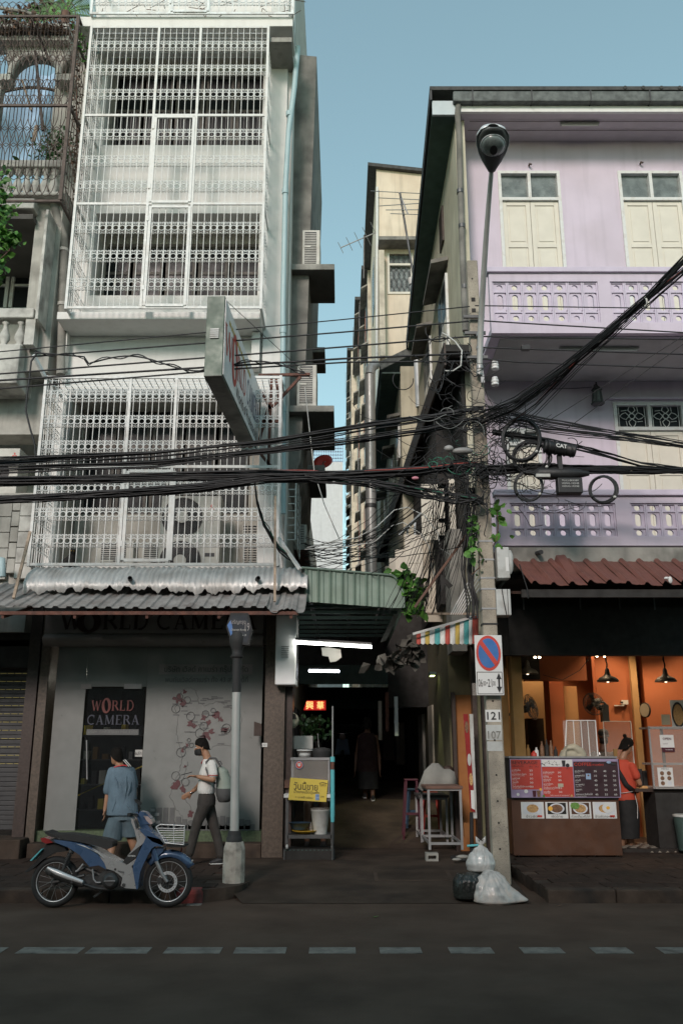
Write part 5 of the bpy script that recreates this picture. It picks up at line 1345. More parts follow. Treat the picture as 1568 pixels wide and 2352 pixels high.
# front apron of vertical ribbed sheets
rows = [[],[]]; nsh = 7
for k in range(nsh):
    pa,pb_ = mix(700,893,k / nsh),mix(700,893,(k + 1) / nsh); r0 = []; r1 = []
    for i in range(9):
        p_ = mix(pa,pb_,i / 8); rib = -.03 if i in (1,) else (-.012 if i in (3,4) else 0); yy = YR + rib
        r0.append(V((W(p_,1390,YR).x,yy,zgb(p_)))); r1.append(V((W(p_,1312,YR).x,yy,zgt(p_))))
    MB().grid([r0,r1],smooth=False).build('ribbed_sheet','green_sheet',gr,solid=.003)
end = MB(); cx_ = W(893,1360,YR).x; rr = W(927,1360,YR).x - cx_; prof = []
zT,zB = zgt(893),zgb(900)
for i in range(9): a = pi / 2 * (1 - i / 8); prof.append(V((cx_ + rr * math.cos(a),YR,zT - .42 + .42 * math.sin(a))))
prof.append(V((cx_ + rr,YR,zB)))
face = [V((cx_,YR,zB)),V((cx_,YR,zT))] + prof[1:]
MB().prism(face,(0,.004,0)).build('end_sheet','green_sheet',gr)
top = [prof,[p + V((0,6,.0)) for p in prof]]
MB().grid(top).build('curved_edge','green_sheet',gr,solid=.004)
MB().tube([V((W(692,1304,YR).x,YR - .02,zgt(692))),V((cx_,YR - .02,zT))] + [p - V((0,.02,0)) for p in prof[1:]],.02,6).build('edge_trim','green_sheet',gr)
MB().grid([[V((W(690,1304,YR).x,YR,zgt(690))),V((cx_,YR,zT))],[V((W(690,1304,YR).x,19,zgt(690) + .2)),V((cx_,19,zT + .2))]]).build('roof_sheet','green_sheet',gr,solid=.004)
MB().box(W(930,1410,13.4).x,W(1098,1410,13.4).x,13.4,13.44,ZY(1412,13.4),ZY(1407,13.4)).build('tie_bar','bamboo',gr)
for k in range(7): z = zgt(700) - .12 - k * .0; y = 13.5 + k * .6; MB().box(-.94,cx_ + rr - .05,y,y + .05,zB + .05,zB + .1).build('purlin','green_dark',gr)
for x in (-.5,.1,.7): MB().box(x,x + .05,13.3,19,zB + .11,zB + .17).build('beam','steel_dark',gr)
mm = MB()
for k in range(10):
    for j in range(6): c = V((cx_ + .2 - k * .03,14.2 + j * .1,zB + .2 - k * .06)); mm.tube([c,c + V((.1,.05,.04))],.006,3)
mm.build('mesh_scraps','post_grey',gr,kind='stuff')
# leafy vine beside it
leaves('vine','bright green broad-leaved vine at the right end of the green roof','vine',[(W(p,q,13.3),(.07,.08,.08)) for p,q in ((922,1322),(935,1340),(950,1352),(960,1368),(942,1372),(948,1392))],130,.15,'leaf')
leaves('vine','sparse green vine climbing the utility pole','vine',[(W(p,q,11.75),(.05,.08,.06)) for p,q in ((1078,1196),(1090,1215),(1140,1172),(1146,1216),(1140,1240),(1075,1240),(1086,1270),(1082,1320),(1138,1180))],70,.11,'leaf')
# ================================================================== ALLEY INTERIOR
ai = thing('alley_wall','dim yellowish wall along the right side of the alley','wall',(2,20,0))
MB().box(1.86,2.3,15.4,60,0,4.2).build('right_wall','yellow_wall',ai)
MB().box(W(1048,1700,14.9).x,W(1086,1700,14.9).x,14.9,14.95,.15,ZY(1596,14.9)).build('door_panel','orange_door',ai)
MB().box(W(1040,1700,14.8).x,W(1048,1700,14.8).x,14.8,14.95,.15,ZY(1590,14.8)).build('door_post','wood_dark',ai)
MB().box(W(1088,1700,14.5).x,2.5,14.5,14.7,.15,3.4).build('corner_post','dark_granite',ai)
MB().box(W(1100,1700,14.3).x,W(1106,1700,14.3).x,14.3,14.4,.15,3.2).build('corner_strip','yellow_wall',ai)
MB().box(1.82,1.855,18,18.9,1.4,2.6).build('shuttered_window','tan_wall',ai)
for k in range(9):
    y = 20 + k * 3.2; MB().box(1.8 - .1 * (k % 3),1.858,y,y + 1.1,.2,2.5).build('doorway',rnd.choice(['dark_room','tan_wall','side_wall','rust_steel','dark_room']),ai)
al2 = thing('alley_wall','dark left wall of the alley behind the food cart','wall',(-1,20,0))
MB().box(-1.1,-.92,15.2,60,0,3.6).build('left_wall','tan_wall',al2)
for k in range(9):
    y = 17 + k * 3.4; MB().box(-.92,-.86,y,y + 1.4,.2,2.5).build('doorway',rnd.choice(['dark_room','rust_steel','side_wall','dark_room']),al2)
MB().box(-.93,1.85,19.05,19.1,3.5,5.0).build('gap_blackout','black_matte',gr)  # added black panels that block the bright gaps over the alley
MB().box(1.0,2.3,19.0,19.04,2.6,4.3).build('gap_blackout','black_matte',gr)
rc = thing('alley_canopies','patchwork of dark low roofs covering the alley beyond the green one','canopy',(.4,25,3))
for k,(y,z) in enumerate(((19.2,3.6),(24,3.3),(29,3.5),(35,3.2),(42,3.4))):
    MB().box(-1.1,2.2,y,y + 6.2,z,z + .06).build('roof_sheet','black_matte',rc)
    MB().box(-1.1,2.2,y,y + .05,z - .5,z).build('valance','green_dark',rc)
MB().box(-1.2,2.4,48.5,48.7,0,4).build('end_gate','dark_room',rc)
# fluorescent tubes (lit)
def tube_light(label,a,b,r,m,energy,col):
    t = thing('fluorescent_tube',label,'light',a)
    MB().tube([a,b],r,10).build('tube',m,t)
    u = V((0,0,.05)); MB().bar(a + u,b + u,.06,.03).build('fitting','steel_dark',t)
    ld = bpy.data.lights.new('tube_glow','AREA'); ld.shape = 'RECTANGLE'; ld.size = (b - a).length; ld.size_y = .05; ld.energy = energy; ld.color = col
    lo = bpy.data.objects.new('tube_glow',ld); COL.objects.link(lo); lo.location = (a + b) / 2 - V((0,0,.03)); adopt(lo,t)
    return t
tube_light('long lit tube across the alley mouth, the nearer and brighter one',W(678,1475,13.75),W(853,1486,13.75),.024,'tube_light',2,(1,1,.9))
tube_light('short lit tube deeper in the alley above the red lantern sign',W(709,1541,16.2),W(779,1542,16.2),.022,'tube_cool',1,(.85,.9,1))
# greenish lamp on the right wall deep in
gl = thing('wall_lamp','small greenish lamp shining down the right alley wall','light',(1.75,16.9,3.1))
MB().box(1.68,1.8,16.8,17.1,3.1,3.16).build('shade','green_dark',gl)
MB().box(1.7,1.78,16.85,17.05,3.085,3.098).build('bulb',mat('green_glow',(.7,.8,.3),.5,var=0,emit=3),gl)
ld = bpy.data.lights.new('lamp_glow','SPOT'); ld.energy = 28; ld.spot_size = R(60); ld.color = (.8,.85,.4); ld.shadow_soft_size = .05
lo = bpy.data.objects.new('lamp_glow',ld); COL.objects.link(lo); lo.location = (1.62,16.95,3.08); lo.rotation_euler = (0,R(12),0); adopt(lo,gl)
# hanging paper and red sign
c = W(750,1600,15)
MB().prism([W(722,1592,14.9),W(757,1592,14.9),W(760,1628,14.9),W(752,1650,14.9),W(735,1646,14.9),W(722,1625,14.9)],(0,.01,0)).build('hanging_paper','print_white',label='crumpled pale paper hanging under the long lit tube',cat='paper') if False else None
MB().prism([W(738,1488,14.3),W(756,1487,14.3),W(782,1492,14.3),W(784,1510,14.3),W(772,1519,14.3),W(758,1521,14.3),W(754,1508,14.3),W(740,1506,14.3)],(0,.02,0)).build('hanging_bag','ac_white',label='pale green plastic bag hanging below the long lit tube',cat='bag')
rs = thing('red_sign','glowing red sign with two golden Chinese characters in the alley','sign',W(730,1630,16))
MB().prism([W(697,1631,16),W(748,1631,16),W(748,1609,16),W(704,1609,16)],(0,.06,0)).build('box','sign_red',rs)
text('興','sign_gold',rs,W(711,1620,15.99),.135,.14); text('華','sign_gold',rs,W(735.5,1620,15.99),.125,.14)
leaves('potted_plants','dark green potted plants under the red sign','plants',[(W(p,q,16.4),(.12,.1,.1)) for p,q in ((720,1660),(735,1672),(705,1675))],150,.1,'leaf_dark')
# parked motorbike deep in the alley
def far_bike(c,label):
    t = thing('parked_motorbike',label,'motorbike',c)
    for dy in (-.55,.55): MB().tube(arc(c + V((0,dy,.28)),.25,0,345,18,V((0,1,0))),.045,8,closed=True).build('wheel','rubber',t)
    m = MB(); loft(m,[(c + V((0,-.5,.75)),V((.1,0,0)),V((0,.06,.16))),(c + V((0,-.25,.5)),V((.12,0,0)),V((0,.06,.14))),(c + V((0,.2,.55)),V((.12,0,0)),V((0,.02,.12))),(c + V((0,.6,.75)),V((.08,0,0)),V((0,.02,.06)))]); m.build('body','bike_silver',t)
    MB().box(c.x - .1,c.x + .1,c.y - .05,c.y + .55,c.z + .72,c.z + .8).build('seat','seat_black',t,bevel=.03)
    MB().tube([c + V((-.32,-.38,1.02)),c + V((0,-.5,.98)),c + V((.32,-.38,1.02))],.02,6).build('handlebar','chrome',t)
    MB().ball(c + V((0,-.62,.9)),.09,.05,.08).build('headlight','lens_clear',t)
    MB().prism([c + V((-.2,-.55,.45)),c + V((.2,-.55,.45)),c + V((.14,-.6,.85)),c + V((-.14,-.6,.85))],(0,.05,0)).build('leg_shield','print_blue',t,bevel=.02)
far_bike(V((W(786,1750,24).x,24,ZA(24))),'parked motorbike with pale fairing deep in the alley by the left wall')
# white helmet and items by column
c = W(668,1655,14.4); m = thing('helmet','cream and black motorbike helmet hanging beside the granite column','helmet',c)
MB().ball(c,.13,.14,.13,16,10).build('shell','cloth_cream',m)
MB().prism([c + V((-.02,-.125,.02)),c + V((.1,-.11,.02)),c + V((.08,-.12,.1)),c + V((-.05,-.12,.1))],(0,-.02,0)).build('visor','black_matte',m)
# woman in maroon walking away (built later with the people)
# clutter: white hanging sheets along the right wall
for (x,y0,y1,Y,mm_,lb_) in ((868,1610,1700,19,'side_wall','pale strip of wall trim deep in the alley'),(905,1600,1690,17.5,'grey_pipe','grey board leaning against the right alley wall'),(884,1590,1680,18.5,'rust_steel','rusty sheet on the right alley wall')):
    MB().box(W(x,y0,Y).x,W(x + 8,y0,Y).x,Y,Y + .05,ZY(y1,Y),ZY(y0,Y)).build('wall_board',mm_,label=lb_,cat='board')
leaves('awning_rags','faded bags and rags hanging under the right end of the green roof','rags',[(W(p,q,13.6),r) for p,q,r in ((930,1500,(.09,.05,.05)),(905,1515,(.12,.05,.05)),(940,1480,(.04,.05,.1)))],70,.2,'cloth_dim')
# ---------------------------------------------------------------- striped awning and slanted white sheets
sa = thing('striped_awning','striped red, yellow and teal canvas awning left of the utility pole','awning',W(1020,1450,13.3))
cols = ['stripe_red','stripe_white','stripe_yellow','stripe_white','stripe_teal','stripe_white','stripe_red','stripe_white','stripe_yellow','stripe_white','stripe_teal','stripe_white','stripe_red']
xs_ = [956,966,976,986,998,1010,1022,1033,1045,1055,1065,1076,1084,1098]
tp = lambda x: mix(1454,1412,(x - 953) / 145) if x < 1075 else 1415
for i,c_ in enumerate(cols):
    a,b = xs_[i],xs_[i + 1]; YA_ = 13.3
    m = MB(); bt = 1481
    r0 = [W(mix(a,b,k / 4),bt - 3 * abs(math.cos(k / 4 * pi)),YA_ - .01 * math.sin(k)) for k in range(5)]; r1 = [W(mix(a,b,k / 4),tp(mix(a,b,k / 4)),YA_ + .25) for k in range(5)]
    m.grid([r0,r1]).build('stripe',c_,sa,solid=.004)
MB().bar(W(948,1456,13.28),W(1075,1420,13.5),.035).build('frame_bar','white_paint',sa)
ws = thing('slanted_white_sheets','bundle of long white plastic strips slanting behind the utility pole','sheets',W(1080,1370,12.6))
for k in range(6): MB().bar(W(1034 + k * 5,1412,12.7 + k * .02),W(1094 + k * 1.2,1300 + k * 10,12.7 + k * .02),.03,.012).build('strip','fascia_white',ws)
MB().bar(W(952,1395,12.6),W(1095,1195,12.4),.035).build('wooden_pole','wood_stick',label='long brown pole slanting behind the utility pole',cat='pole')
# ================================================================== RED ROOF AND CAFE FRONT
rr_ = thing('red_roof_awning','rust red ribbed metal awning over the cafe','awning',W(1350,1320,12.2))
yf_,yb_ = 11.95,12.6; zf_,zb_ = ZY(1342,yf_),ZY(1290,yb_)
pxs = [1186 + i * 41.5 for i in range(12)]
for i in range(11):
    m = MB(); rows = []
    for (t) in (0,.5,.97,1):
        Y = mix(yb_,yf_,t); r = []
        for k in range(9):
            px = mix(pxs[i],pxs[i + 1],k / 8) + (0)
            x = W(px,1300,12.3).x + t * .12; z = mix(zb_,zf_,t) + (.05 if k in (1,2) else (.0 if k not in (0,3) else .012)) + rnd.uniform(-.004,.004) + (.1 if i == 2 and t == 0 and k > 3 else 0) - (.02 * math.sin(i * 1.3) if t > .9 else 0)
            r.append(V((x,Y,z)))
        rows.append(r)
    m.grid(rows,smooth=False).build('ribbed_sheet','red_roof',rr_,solid=.004)
MB().box(W(1195,1300,12).x,XE,12.02,12.08,zf_ - .17,zf_ - .06).build('front_rail','black_matte',rr_)
MB().tube([W(1192,1296,11.9),W(1210,1352,11.9),W(1212,1375,11.9)],.008,4).build('loose_wire','cable',rr_)
for k in range(7): x = W(1200 + k * 60,1300,12.3).x; MB().bar((x,12.05,zf_ - .1),(x,YW,zb_ - .1),.04).build('rafter','rust_steel',rr_)
# bird-like white scraps tied on the edge
MB().ball(W(1538,1332,11.9),.03,.02,.05).ball(W(1530,1328,11.9),.04,.02,.02).build('tied_scrap','print_white',label='white rag tied to the edge of the red awning',cat='rag')
cf = thing('cafe','open-fronted cafe with orange walls under the red awning','cafe',(5,YW,0))
XC0 = W(1176,1800,YW).x
zop = ZY(1506,14.3)
MB().box(XC0 - .2,XE,14.25,14.4,zop,4.35).build('lintel','black_matte',cf)
cv = MB().grid([[V((W(1172,1390,12.6).x,12.6,3.62)),V((XE,12.6,3.62))],[V((W(1168,1500,13.6).x,13.6,zop + .05)),V((XE,13.6,zop + .05))]])
cv = MB().box(W(1168,1450,13.8).x,XE,13.8,13.83,ZY(1505,13.8),ZY(1395,13.8)).build('canvas_valance','black_matte',cf)
for px in (1200,1330,1420,1500): MB().box(W(px,1380,13.6).x,W(px,1380,13.6).x + .02,13.6,13.62,ZY(1400,13.6),4.2).build('hanger','steel_dark',cf)
MB().box(XC0 - .2,XE,13.0,YW,4.22,4.28).build('ceiling_outer','black_matte',cf)
# interior shell
YI = 19.0; XI1 = W(1560,1700,16).x + 1.0
MB().box(XC0 - .25,XC0 + .0,YW,YI,.1,4.1).build('left_wall','ochre',cf)
MB().box(W(1176,1700,14.5).x,W(1200,1700,14.5).x,14.3,14.6,.15,zop).build('front_pillar','ochre',cf)
MB().box(XC0,W(1260,1700,YI).x,YI,YI + .1,.1,4.1).build('rear_wall','orange_light',cf)
MB().box(W(1260,1700,YI).x,XE,YI,YI + .1,.1,4.1).build('rear_wall','orange_wall',cf)
MB().box(XC0,XE,YW,YI,4.0,4.1).build('ceiling','wood_dark',cf)
MB().box(XC0 - .2,XE,14.9,YI,.05,.2).build('floor','tile_dark',cf)
# projecting pier and beam inside, as in the photo
MB().box(W(1268,1700,17).x,W(1300,1700,17).x,17,17.5,.2,4).build('inner_pier','orange_wall',cf)
MB().box(W(1304,1700,17.2).x,W(1335,1700,17.2).x,17.3,17.5,.2,ZY(1575,17.2)).build('inner_pier','orange_light',cf)
MB().box(W(1203,1530,16.4).x,W(1345,1530,16.4).x,16.4,16.6,ZY(1563,16.4),4).build('beam','orange_wall',cf)
MB().box(W(1178,1530,15.8).x,W(1238,1530,15.8).x,15.8,15.9,ZY(1560,15.8),4).build('dark_hatch','black_matte',cf)
MB().box(W(1370,1600,16.8).x,W(1450,1600,16.8).x,16.8,17.0,.2,4).build('partition','orange_wall',cf)
MB().box(W(1452,1600,16.7).x,W(1466,1600,16.7).x,16.7,17.0,.2,4).build('pilaster','orange_light',cf)
MB().box(W(1480,1600,16.8).x,XE,16.8,17.0,.2,4).build('partition','orange_wall',cf)
MB().box(W(1216,1750,18).x,W(1253,1750,18).x,18,18.5,.2,ZY(1650,18)).build('cupboard','black_matte',cf)
# patterned floor tiles at the threshold
fx0,fx1 = W(1420,1940,15).x,W(1560,1940,15).x
for i in range(12):
    for j in range(5):
        x = mix(fx0,fx1,i / 12); y = 14.92 + j * .17
        if i == j == 0: t0 = MB().box(x,x + .1,y,y + .15,.2,.206).build('floor_tile','tile_pale',cf); base_ = V(t0.location)
        elif (i + j) % 2 == 0:
            q = t0.copy(); COL.objects.link(q); q.location = base_ + V(((fx1 - fx0) * i / 12,j * .17,0))
MB().box(fx0,fx1 + .4,14.8,14.895,.05,.2).build('threshold','tile_dark',cf)
for k in range(4):
    c = V((W(1495 + k * 18,1946,14.8).x,14.797,.12)); MB().prism([c + V((0,0,-.05)),c + V((.06,0,0)),c + V((0,0,.05)),c + V((-.06,0,0))],(0,-.003,0)).build('tile_motif','tile_pale',cf)
# warm light from real downlights
def spot(c,e,col=(1,.62,.32),cone=110,r=.04):
    f = MB().lathe([(r,0),(r,.015)],c,12).build('downlight','bulb',cf)
    ld = bpy.data.lights.new('downlight_glow','SPOT'); ld.energy = e; ld.color = col; ld.spot_size = R(cone); ld.spot_blend = .6; ld.shadow_soft_size = .05
    lo = bpy.data.objects.new('downlight_glow',ld); COL.objects.link(lo); lo.location = c - V((0,0,.03)); adopt(lo,cf)
for (px,Y,e) in ((1280,16.7,30),(1325,17.0,26),(1420,16.2,55),(1530,16.0,60),(1380,15.4,26),(1600,16.2,30),(1240,18.4,40)):
    spot(V((W(px,1520,Y).x,Y,3.96)),e * .8,(1,.7,.42))
for (px,py) in ((1370,1507),(1387,1507),(1228,1510),(1238,1510)):
    c = W(px,py,15.2); MB().ball(c,.022,.022,.018).build('small_bulb','bulb',cf)
# ================================================================== UTILITY POLE, LAMP, SIGNS
YP = 11.8
up_ = thing('utility_pole','speckled square concrete utility pole with stencilled 121 at the alley corner','utility pole',G(1148,2012))
b0_,b1_ = W(1131,2014,YP).x,W(1170,2014,YP).x; t0_,t1_ = W(1070,604,YP).x,W(1094,604,YP).x
ztp = ZY(604,YP); m = MB(); rg = []
for i in range(9):
    t = i / 8; a,b = mix(b0_,t0_,t),mix(b1_,t1_,t); h_ = (b - a) * .45
    z = mix(.1,ztp,t); c = .012
    rg.append([V((a + c,YP - h_,z)),V((b - c,YP - h_,z)),V((b,YP - h_ + c,z)),V((b,YP + h_,z)),V((a,YP + h_,z)),V((a,YP - h_ + c,z))])
m.rings(rg,smooth=False); m.build('shaft','pole_concrete',up_)
def pxf(py): t = (2014 - py) / (2014 - 604); return mix(1150.5,1082,t)
def pyf(py): t = (ZY(py,YP) - .1) / (ztp - .1); return YP - (mix(b1_ - b0_,t1_ - t0_,t)) * .45
for py in (640,688,713,770,1080,1290,1610,1700,1780,1840,1890,1950):
    c = W(pxf(py),py,pyf(py) - .001); s = .03 if py in (688,713) else .013
    (MB().box(c.x - s,c.x + s,c.y - .003,c.y,c.z - s * 1.1,c.z + s * 1.1) if s > .02 else MB().disc(c,s,(0,-1,0),.003,10)).build('bolt_hole','black_matte',up_)
for py in (1246,1288,1330,1355,1400,1435):
    c = W(pxf(py),py,YP); h = .125; y0 = pyf(py) - .006; w2 = mix(b1_ - b0_,t1_ - t0_,(2014 - py) / 1410) / 2 + .006
    MB().box(c.x - w2,c.x + w2,y0,YP + .11,c.z - .012,c.z + .012).build('steel_band','steel' if py != 1435 else 'cable',up_)
# stencilled white patches and numbers
for (pa,pb,mt_) in ((1630,1658,'print_white'),(1665,1700,'box_grey'),(1703,1725,'box_grey')):
    y0 = min(pyf(pa),pyf(pb)) - .002; a = W(pxf(pa) - 17,pb,y0); b = W(pxf(pa) + 17,pa,y0)
    q = MB()
    yb_0,yt_0 = pyf(pb) - .002,pyf(pa) - .002
    q.add([V((a.x,yb_0,a.z)),V((b.x,yb_0,a.z)),V((b.x,yt_0,b.z)),V((a.x,yt_0,b.z))],[(0,1,2,3)]).build('paint_patch',mt_,up_)
text('121','ink',up_,W(pxf(1644),1644,pyf(1644) - .006),.17,.1,bold=.015)
text('107','concrete_grey',up_,W(pxf(1688),1688,pyf(1688) - .006),.17,.1,bold=.01)
# boxes strapped to the pole
bx = thing('cable_box','grey cable junction box strapped to the right of the pole, the upper one','junction box',W(1158,1330,YP - .05),'boxes strapped to the utility pole')
a,b = W(1143,1328,YP - .12),W(1168,1256,YP - .12)
MB().box(a.x,b.x,YP - .12,YP + .06,a.z,b.z).build('case','box_grey',bx,bevel=.015)
MB().lathe([(.02,-.16),(.05,-.1),(.055,.1),(.03,.17)],W(1169,1292,YP - .05),10).build('domed_lid','box_grey',bx)
MB().box(W(1157,1305,YP).x,W(1164,1305,YP).x,YP - .124,YP - .12,ZY(1312,YP - .12),ZY(1280,YP - .12)).build('sticker','print_white',bx)
bx = thing('cable_box','plain grey-white box on the right of the pole, the lower one','junction box',W(1158,1412,YP - .05),'boxes strapped to the utility pole')
a,b = W(1141,1413,YP - .14),W(1171,1353,YP - .14)
MB().box(a.x,b.x,YP - .14,YP + .08,a.z,b.z).build('case','box_grey',bx,bevel=.01)
MB().box(b.x - .045,b.x - .038,YP - .147,YP - .139,a.z,b.z).build('lid_seam','ac_dark',bx)
MB().tube([(mix(a.x,b.x,.4),YP - .15,b.z),(mix(a.x,b.x,.5),YP - .155,mix(a.z,b.z,.5)),(mix(a.x,b.x,.65),YP - .15,a.z)],.007,5).build('cable','cable',bx)
MB().box(W(1083,1600,YP).x,W(1095,1600,YP).x,YP - .1,YP - .04,ZY(1598,YP),ZY(1570,YP)).build('meter_box','acrylic',label='small clear plastic box behind the no-parking sign',cat='box')
# insulators
for (x,y,lb_) in ((1136,840,'upper white porcelain insulator beside the lamp bracket'),(1136,877,'lower white porcelain insulator beside the lamp bracket')):
    MB().lathe([(.03,-.06),(.055,-.055),(.055,-.03),(.035,-.02),(.055,-.01),(.055,.02),(.035,.03),(.05,.04),(.04,.07)],W(x,y,YP - .1),14).build('insulator','porcelain',label=lb_,cat='insulator')
for (px,py) in ((1072,738),(1075,775),(1080,830)):
    MB().box(W(px - 8,py,YP - .14).x,W(px + 40,py,YP - .14).x,YP - .16,YP - .12,ZY(py + 3,YP),ZY(py - 3,YP)).build('steel_arm','steel_dark',up_)
# street lamp
sl_ = thing('street_lamp','street lamp with teardrop head on a long thin arm above the utility pole','street lamp',W(1103,855,YP - .15))
A0 = W(1100,862,YP - .16); A1 = W(1103,760,YP - .2); A2 = W(1128,392,10.1)
arm = [A0,A1] + [A1.lerp(A2,s) + V((0,0,.12 * math.sin(s * pi))) for s in (.2,.4,.6,.8,1)]
MB().tube(arm,[.045,.045,.042,.04,.037,.034,.03],12).build('arm','post_grey',sl_)
for py in (770,800,845): MB().lathe([(.055,-.02),(.055,.02)],W(1101,py,YP - .17),10).build('clamp','steel',sl_)
MB().bar(W(1108,880,YP - .14),W(1098,790,YP - .14),.05).build('bracket','steel',sl_)
hd = (W(1132,300,9.55) - A2).normalized(); HL = (W(1132,285,9.5) - A2).length; sdv = V((1,0,0)); nv = hd.cross(sdv).normalized()
if nv.z > 0: nv = -nv
prof = [(0,.04),(.06,.06),(.2,.105),(.4,.155),(.6,.185),(.78,.185),(.92,.14),(.99,.06)]
def headsec(k,up):   # half shell
    out = []
    for s,r in prof:
        c = A2 + hd * HL * s; out.append([c + sdv * r * k * math.cos(t * pi / 8) - nv * (r * up * math.sin(t * pi / 8)) for t in range(9)])
    return out
MB().grid(headsec(1.16,.95)).build('shell','lamp_shell',sl_,solid=.006)
lo_ = MB(); rows = [[A2 + hd * HL * s + sdv * r * x + nv * (.012 + .02 * (1 - x * x)) for x in (-1,-.66,-.33,0,.33,.66,1)] for s,r in prof]; lo_.grid(rows).build('tray','lamp_body',sl_,solid=.02)
gc_ = A2 + hd * HL * .62 + nv * .045
bowl = MB(); bowl.rings([[gc_ + (sdv * math.cos(k * pi / 12) * .155 * f + hd * math.sin(k * pi / 12) * .15 * f) + nv * d for k in range(24)] for f,d in ((1,0),(.95,.03),(.7,.06),(.3,.075))])
bowl.build('glass_bowl','frost_glass',sl_)
rm = MB(); rm.tube([gc_ + sdv * math.cos(k * pi / 12) * .16 + hd * math.sin(k * pi / 12) * .155 for k in range(24)],.008,5,closed=True).build('rim','lamp_shell',sl_)
MB().rings([[gc_ + (sdv * math.cos(k * pi / 8) * .05 * f + hd * (math.sin(k * pi / 8) * .07 * f - .02)) + nv * (.079 + .0 * f) for k in range(16)] for f in (1,.5)]).build('lamp_mount','ac_dark',sl_)
# no-parking sign
ns_ = thing('no_parking_sign','round blue no-parking sign with red slash above the times 06.00 - 21.00','traffic sign',W(1122,1597,YP - .2))
YS_ = YP - .2
a,b = W(1094,1597,YS_),W(1151,1459,YS_); zm_ = ZY(1543,YS_)
MB().box(a.x,b.x,YS_,YS_ + .02,a.z,b.z).build('plate','print_white',ns_,bevel=.006)
c = W(1121,1500,YS_ - .002); rx = (b.x - a.x) / 2 * .9; rz = (ZY(1460,YS_) - ZY(1541,YS_)) / 2
def ell(c,rx,rz,y,n=32): return [V((c.x + rx * math.cos(2 * pi * k / n),y,c.z + rz * math.sin(2 * pi * k / n))) for k in range(n)]
MB().prism(ell(c,rx,rz,YS_ - .004),(0,.002,0)).build('red_ring','logo_red',ns_)
MB().prism(ell(c,rx * .82,rz * .84,YS_ - .007),(0,.002,0)).build('blue_disc','sign_blue',ns_)
d = V((rx * .6,0,-rz * .62)); n_ = V((rz,0,rx)).normalized() * .028
MB().prism([V((c.x,YS_ - .01,c.z)) - d + n_,V((c.x,YS_ - .01,c.z)) + d + n_,V((c.x,YS_ - .01,c.z)) + d - n_,V((c.x,YS_ - .01,c.z)) - d - n_],(0,.002,0)).build('red_slash','logo_red',ns_)
fm = MB(); e = .008; x0,x1,z0,z1 = a.x + .012,b.x - .015,a.z + .015,zm_
fm.box(x0,x1,YS_ - .002,YS_,z0,z0 + e).box(x0,x1,YS_ - .002,YS_,z1 - e,z1).box(x0,x0 + e,YS_ - .002,YS_,z0 + e,z1 - e).box(x1 - e,x1,YS_ - .002,YS_,z0 + e,z1 - e); fm.build('border','ink',ns_)
text('06','ink',ns_,(mix(x0,x1,.13),YS_ - .003,mix(z0,z1,.5)),.055,.1); text('00','ink',ns_,(mix(x0,x1,.29),YS_ - .003,mix(z0,z1,.48)),.036,.06)
text('-','ink',ns_,(mix(x0,x1,.385),YS_ - .003,mix(z0,z1,.5)),.02,.01)
text('21','ink',ns_,(mix(x0,x1,.5),YS_ - .003,mix(z0,z1,.5)),.055,.1); text('00','ink',ns_,(mix(x0,x1,.66),YS_ - .003,mix(z0,z1,.48)),.036,.06)
ax_ = mix(x0,x1,.86); ar = MB(); ar.box(ax_ - .012,ax_ + .012,YS_ - .003,YS_ - .001,mix(z0,z1,.3),mix(z0,z1,.7))
for s in (1,-1): zq = mix(z0,z1,.5 + s * .17); ar.prism([V((ax_ - .035,YS_ - .003,zq)),V((ax_ + .035,YS_ - .003,zq)),V((ax_,YS_ - .003,zq + s * .08))],(0,.002,0))
ar.build('double_arrow','ink',ns_)
MB().box(a.x + .05,b.x - .05,YS_ + .02,YP - .1,zm_,zm_ + .03).build('sign_clamp','steel',ns_)
# street-name post
YN = 11.6
sp = thing('street_name_post','white pole in a round concrete base carrying a dark hexagonal street name sign','sign post',G(538,2020))
cx0 = W(537,2000,YN).x; rb = (W(563,2000,YN).x - W(512,2000,YN).x) / 2
zb_ = ZY(1933,YN)
MB().lathe([(rb * .98,.05),(rb,.3),(rb * .97,zb_ - .08),(rb * .8,zb_)],(cx0,YN,0),12,smooth=False).build('concrete_base','post_base',sp,bevel=.01)
xp = lambda py: W(mix(538,546,(1933 - py) / 520),py,YN).x
MB().lathe([(.1,0),(.1,.05),(.085,.06),(.085,.1),(.075,.13)],(xp(1925),YN,zb_),14).build('collar','post_dark',sp)
MB().tube([(xp(1915),YN,zb_ + .12),(xp(1590),YN,ZY(1590,YN))],.056,14).build('white_pole','post_grey',sp)
MB().tube([(xp(1590),YN,ZY(1590,YN)),(xp(1512),YN,ZY(1512,YN))],.058,14).build('dark_pole','post_dark',sp)
MB().lathe([(.06,0),(.09,.02),(.065,.06),(.075,.12),(.11,.2),(.115,.28),(.09,.34)],(xp(1510),YN,ZY(1512,YN)),14).build('capital','post_dark',sp)
c = W(548,1450,YN); Y0 = YN - .07
hx = [W(*p,Y0) for p in ((519,1440),(530,1408),(570,1408),(579,1447),(571,1482),(532,1478))]
MB().prism(hx,(0,.12,0)).build('sign_box','post_dark',sp,bevel=.01)
hx2 = [W(*p,Y0 - .003) for p in ((523,1441),(533,1413),(567,1413),(575,1447),(568,1476),(534,1473))]
MB().prism(hx2,(0,.002,0)).build('blue_face',mat('sign_navy',(.006,.011,.018),.6),sp)
MB().prism([W(*p,Y0 - .005) for p in ((522,1436),(530,1424),(534,1440),(533,1462),(530,1460))],(0,.002,0)).build('blue_glint','sign_blue',sp)
text('เจริญกรุง','fascia_grey',sp,W(547,1430,Y0 - .008),.2,.07); text('19','fascia_grey',sp,W(568,1440,Y0 - .008),.06,.11)
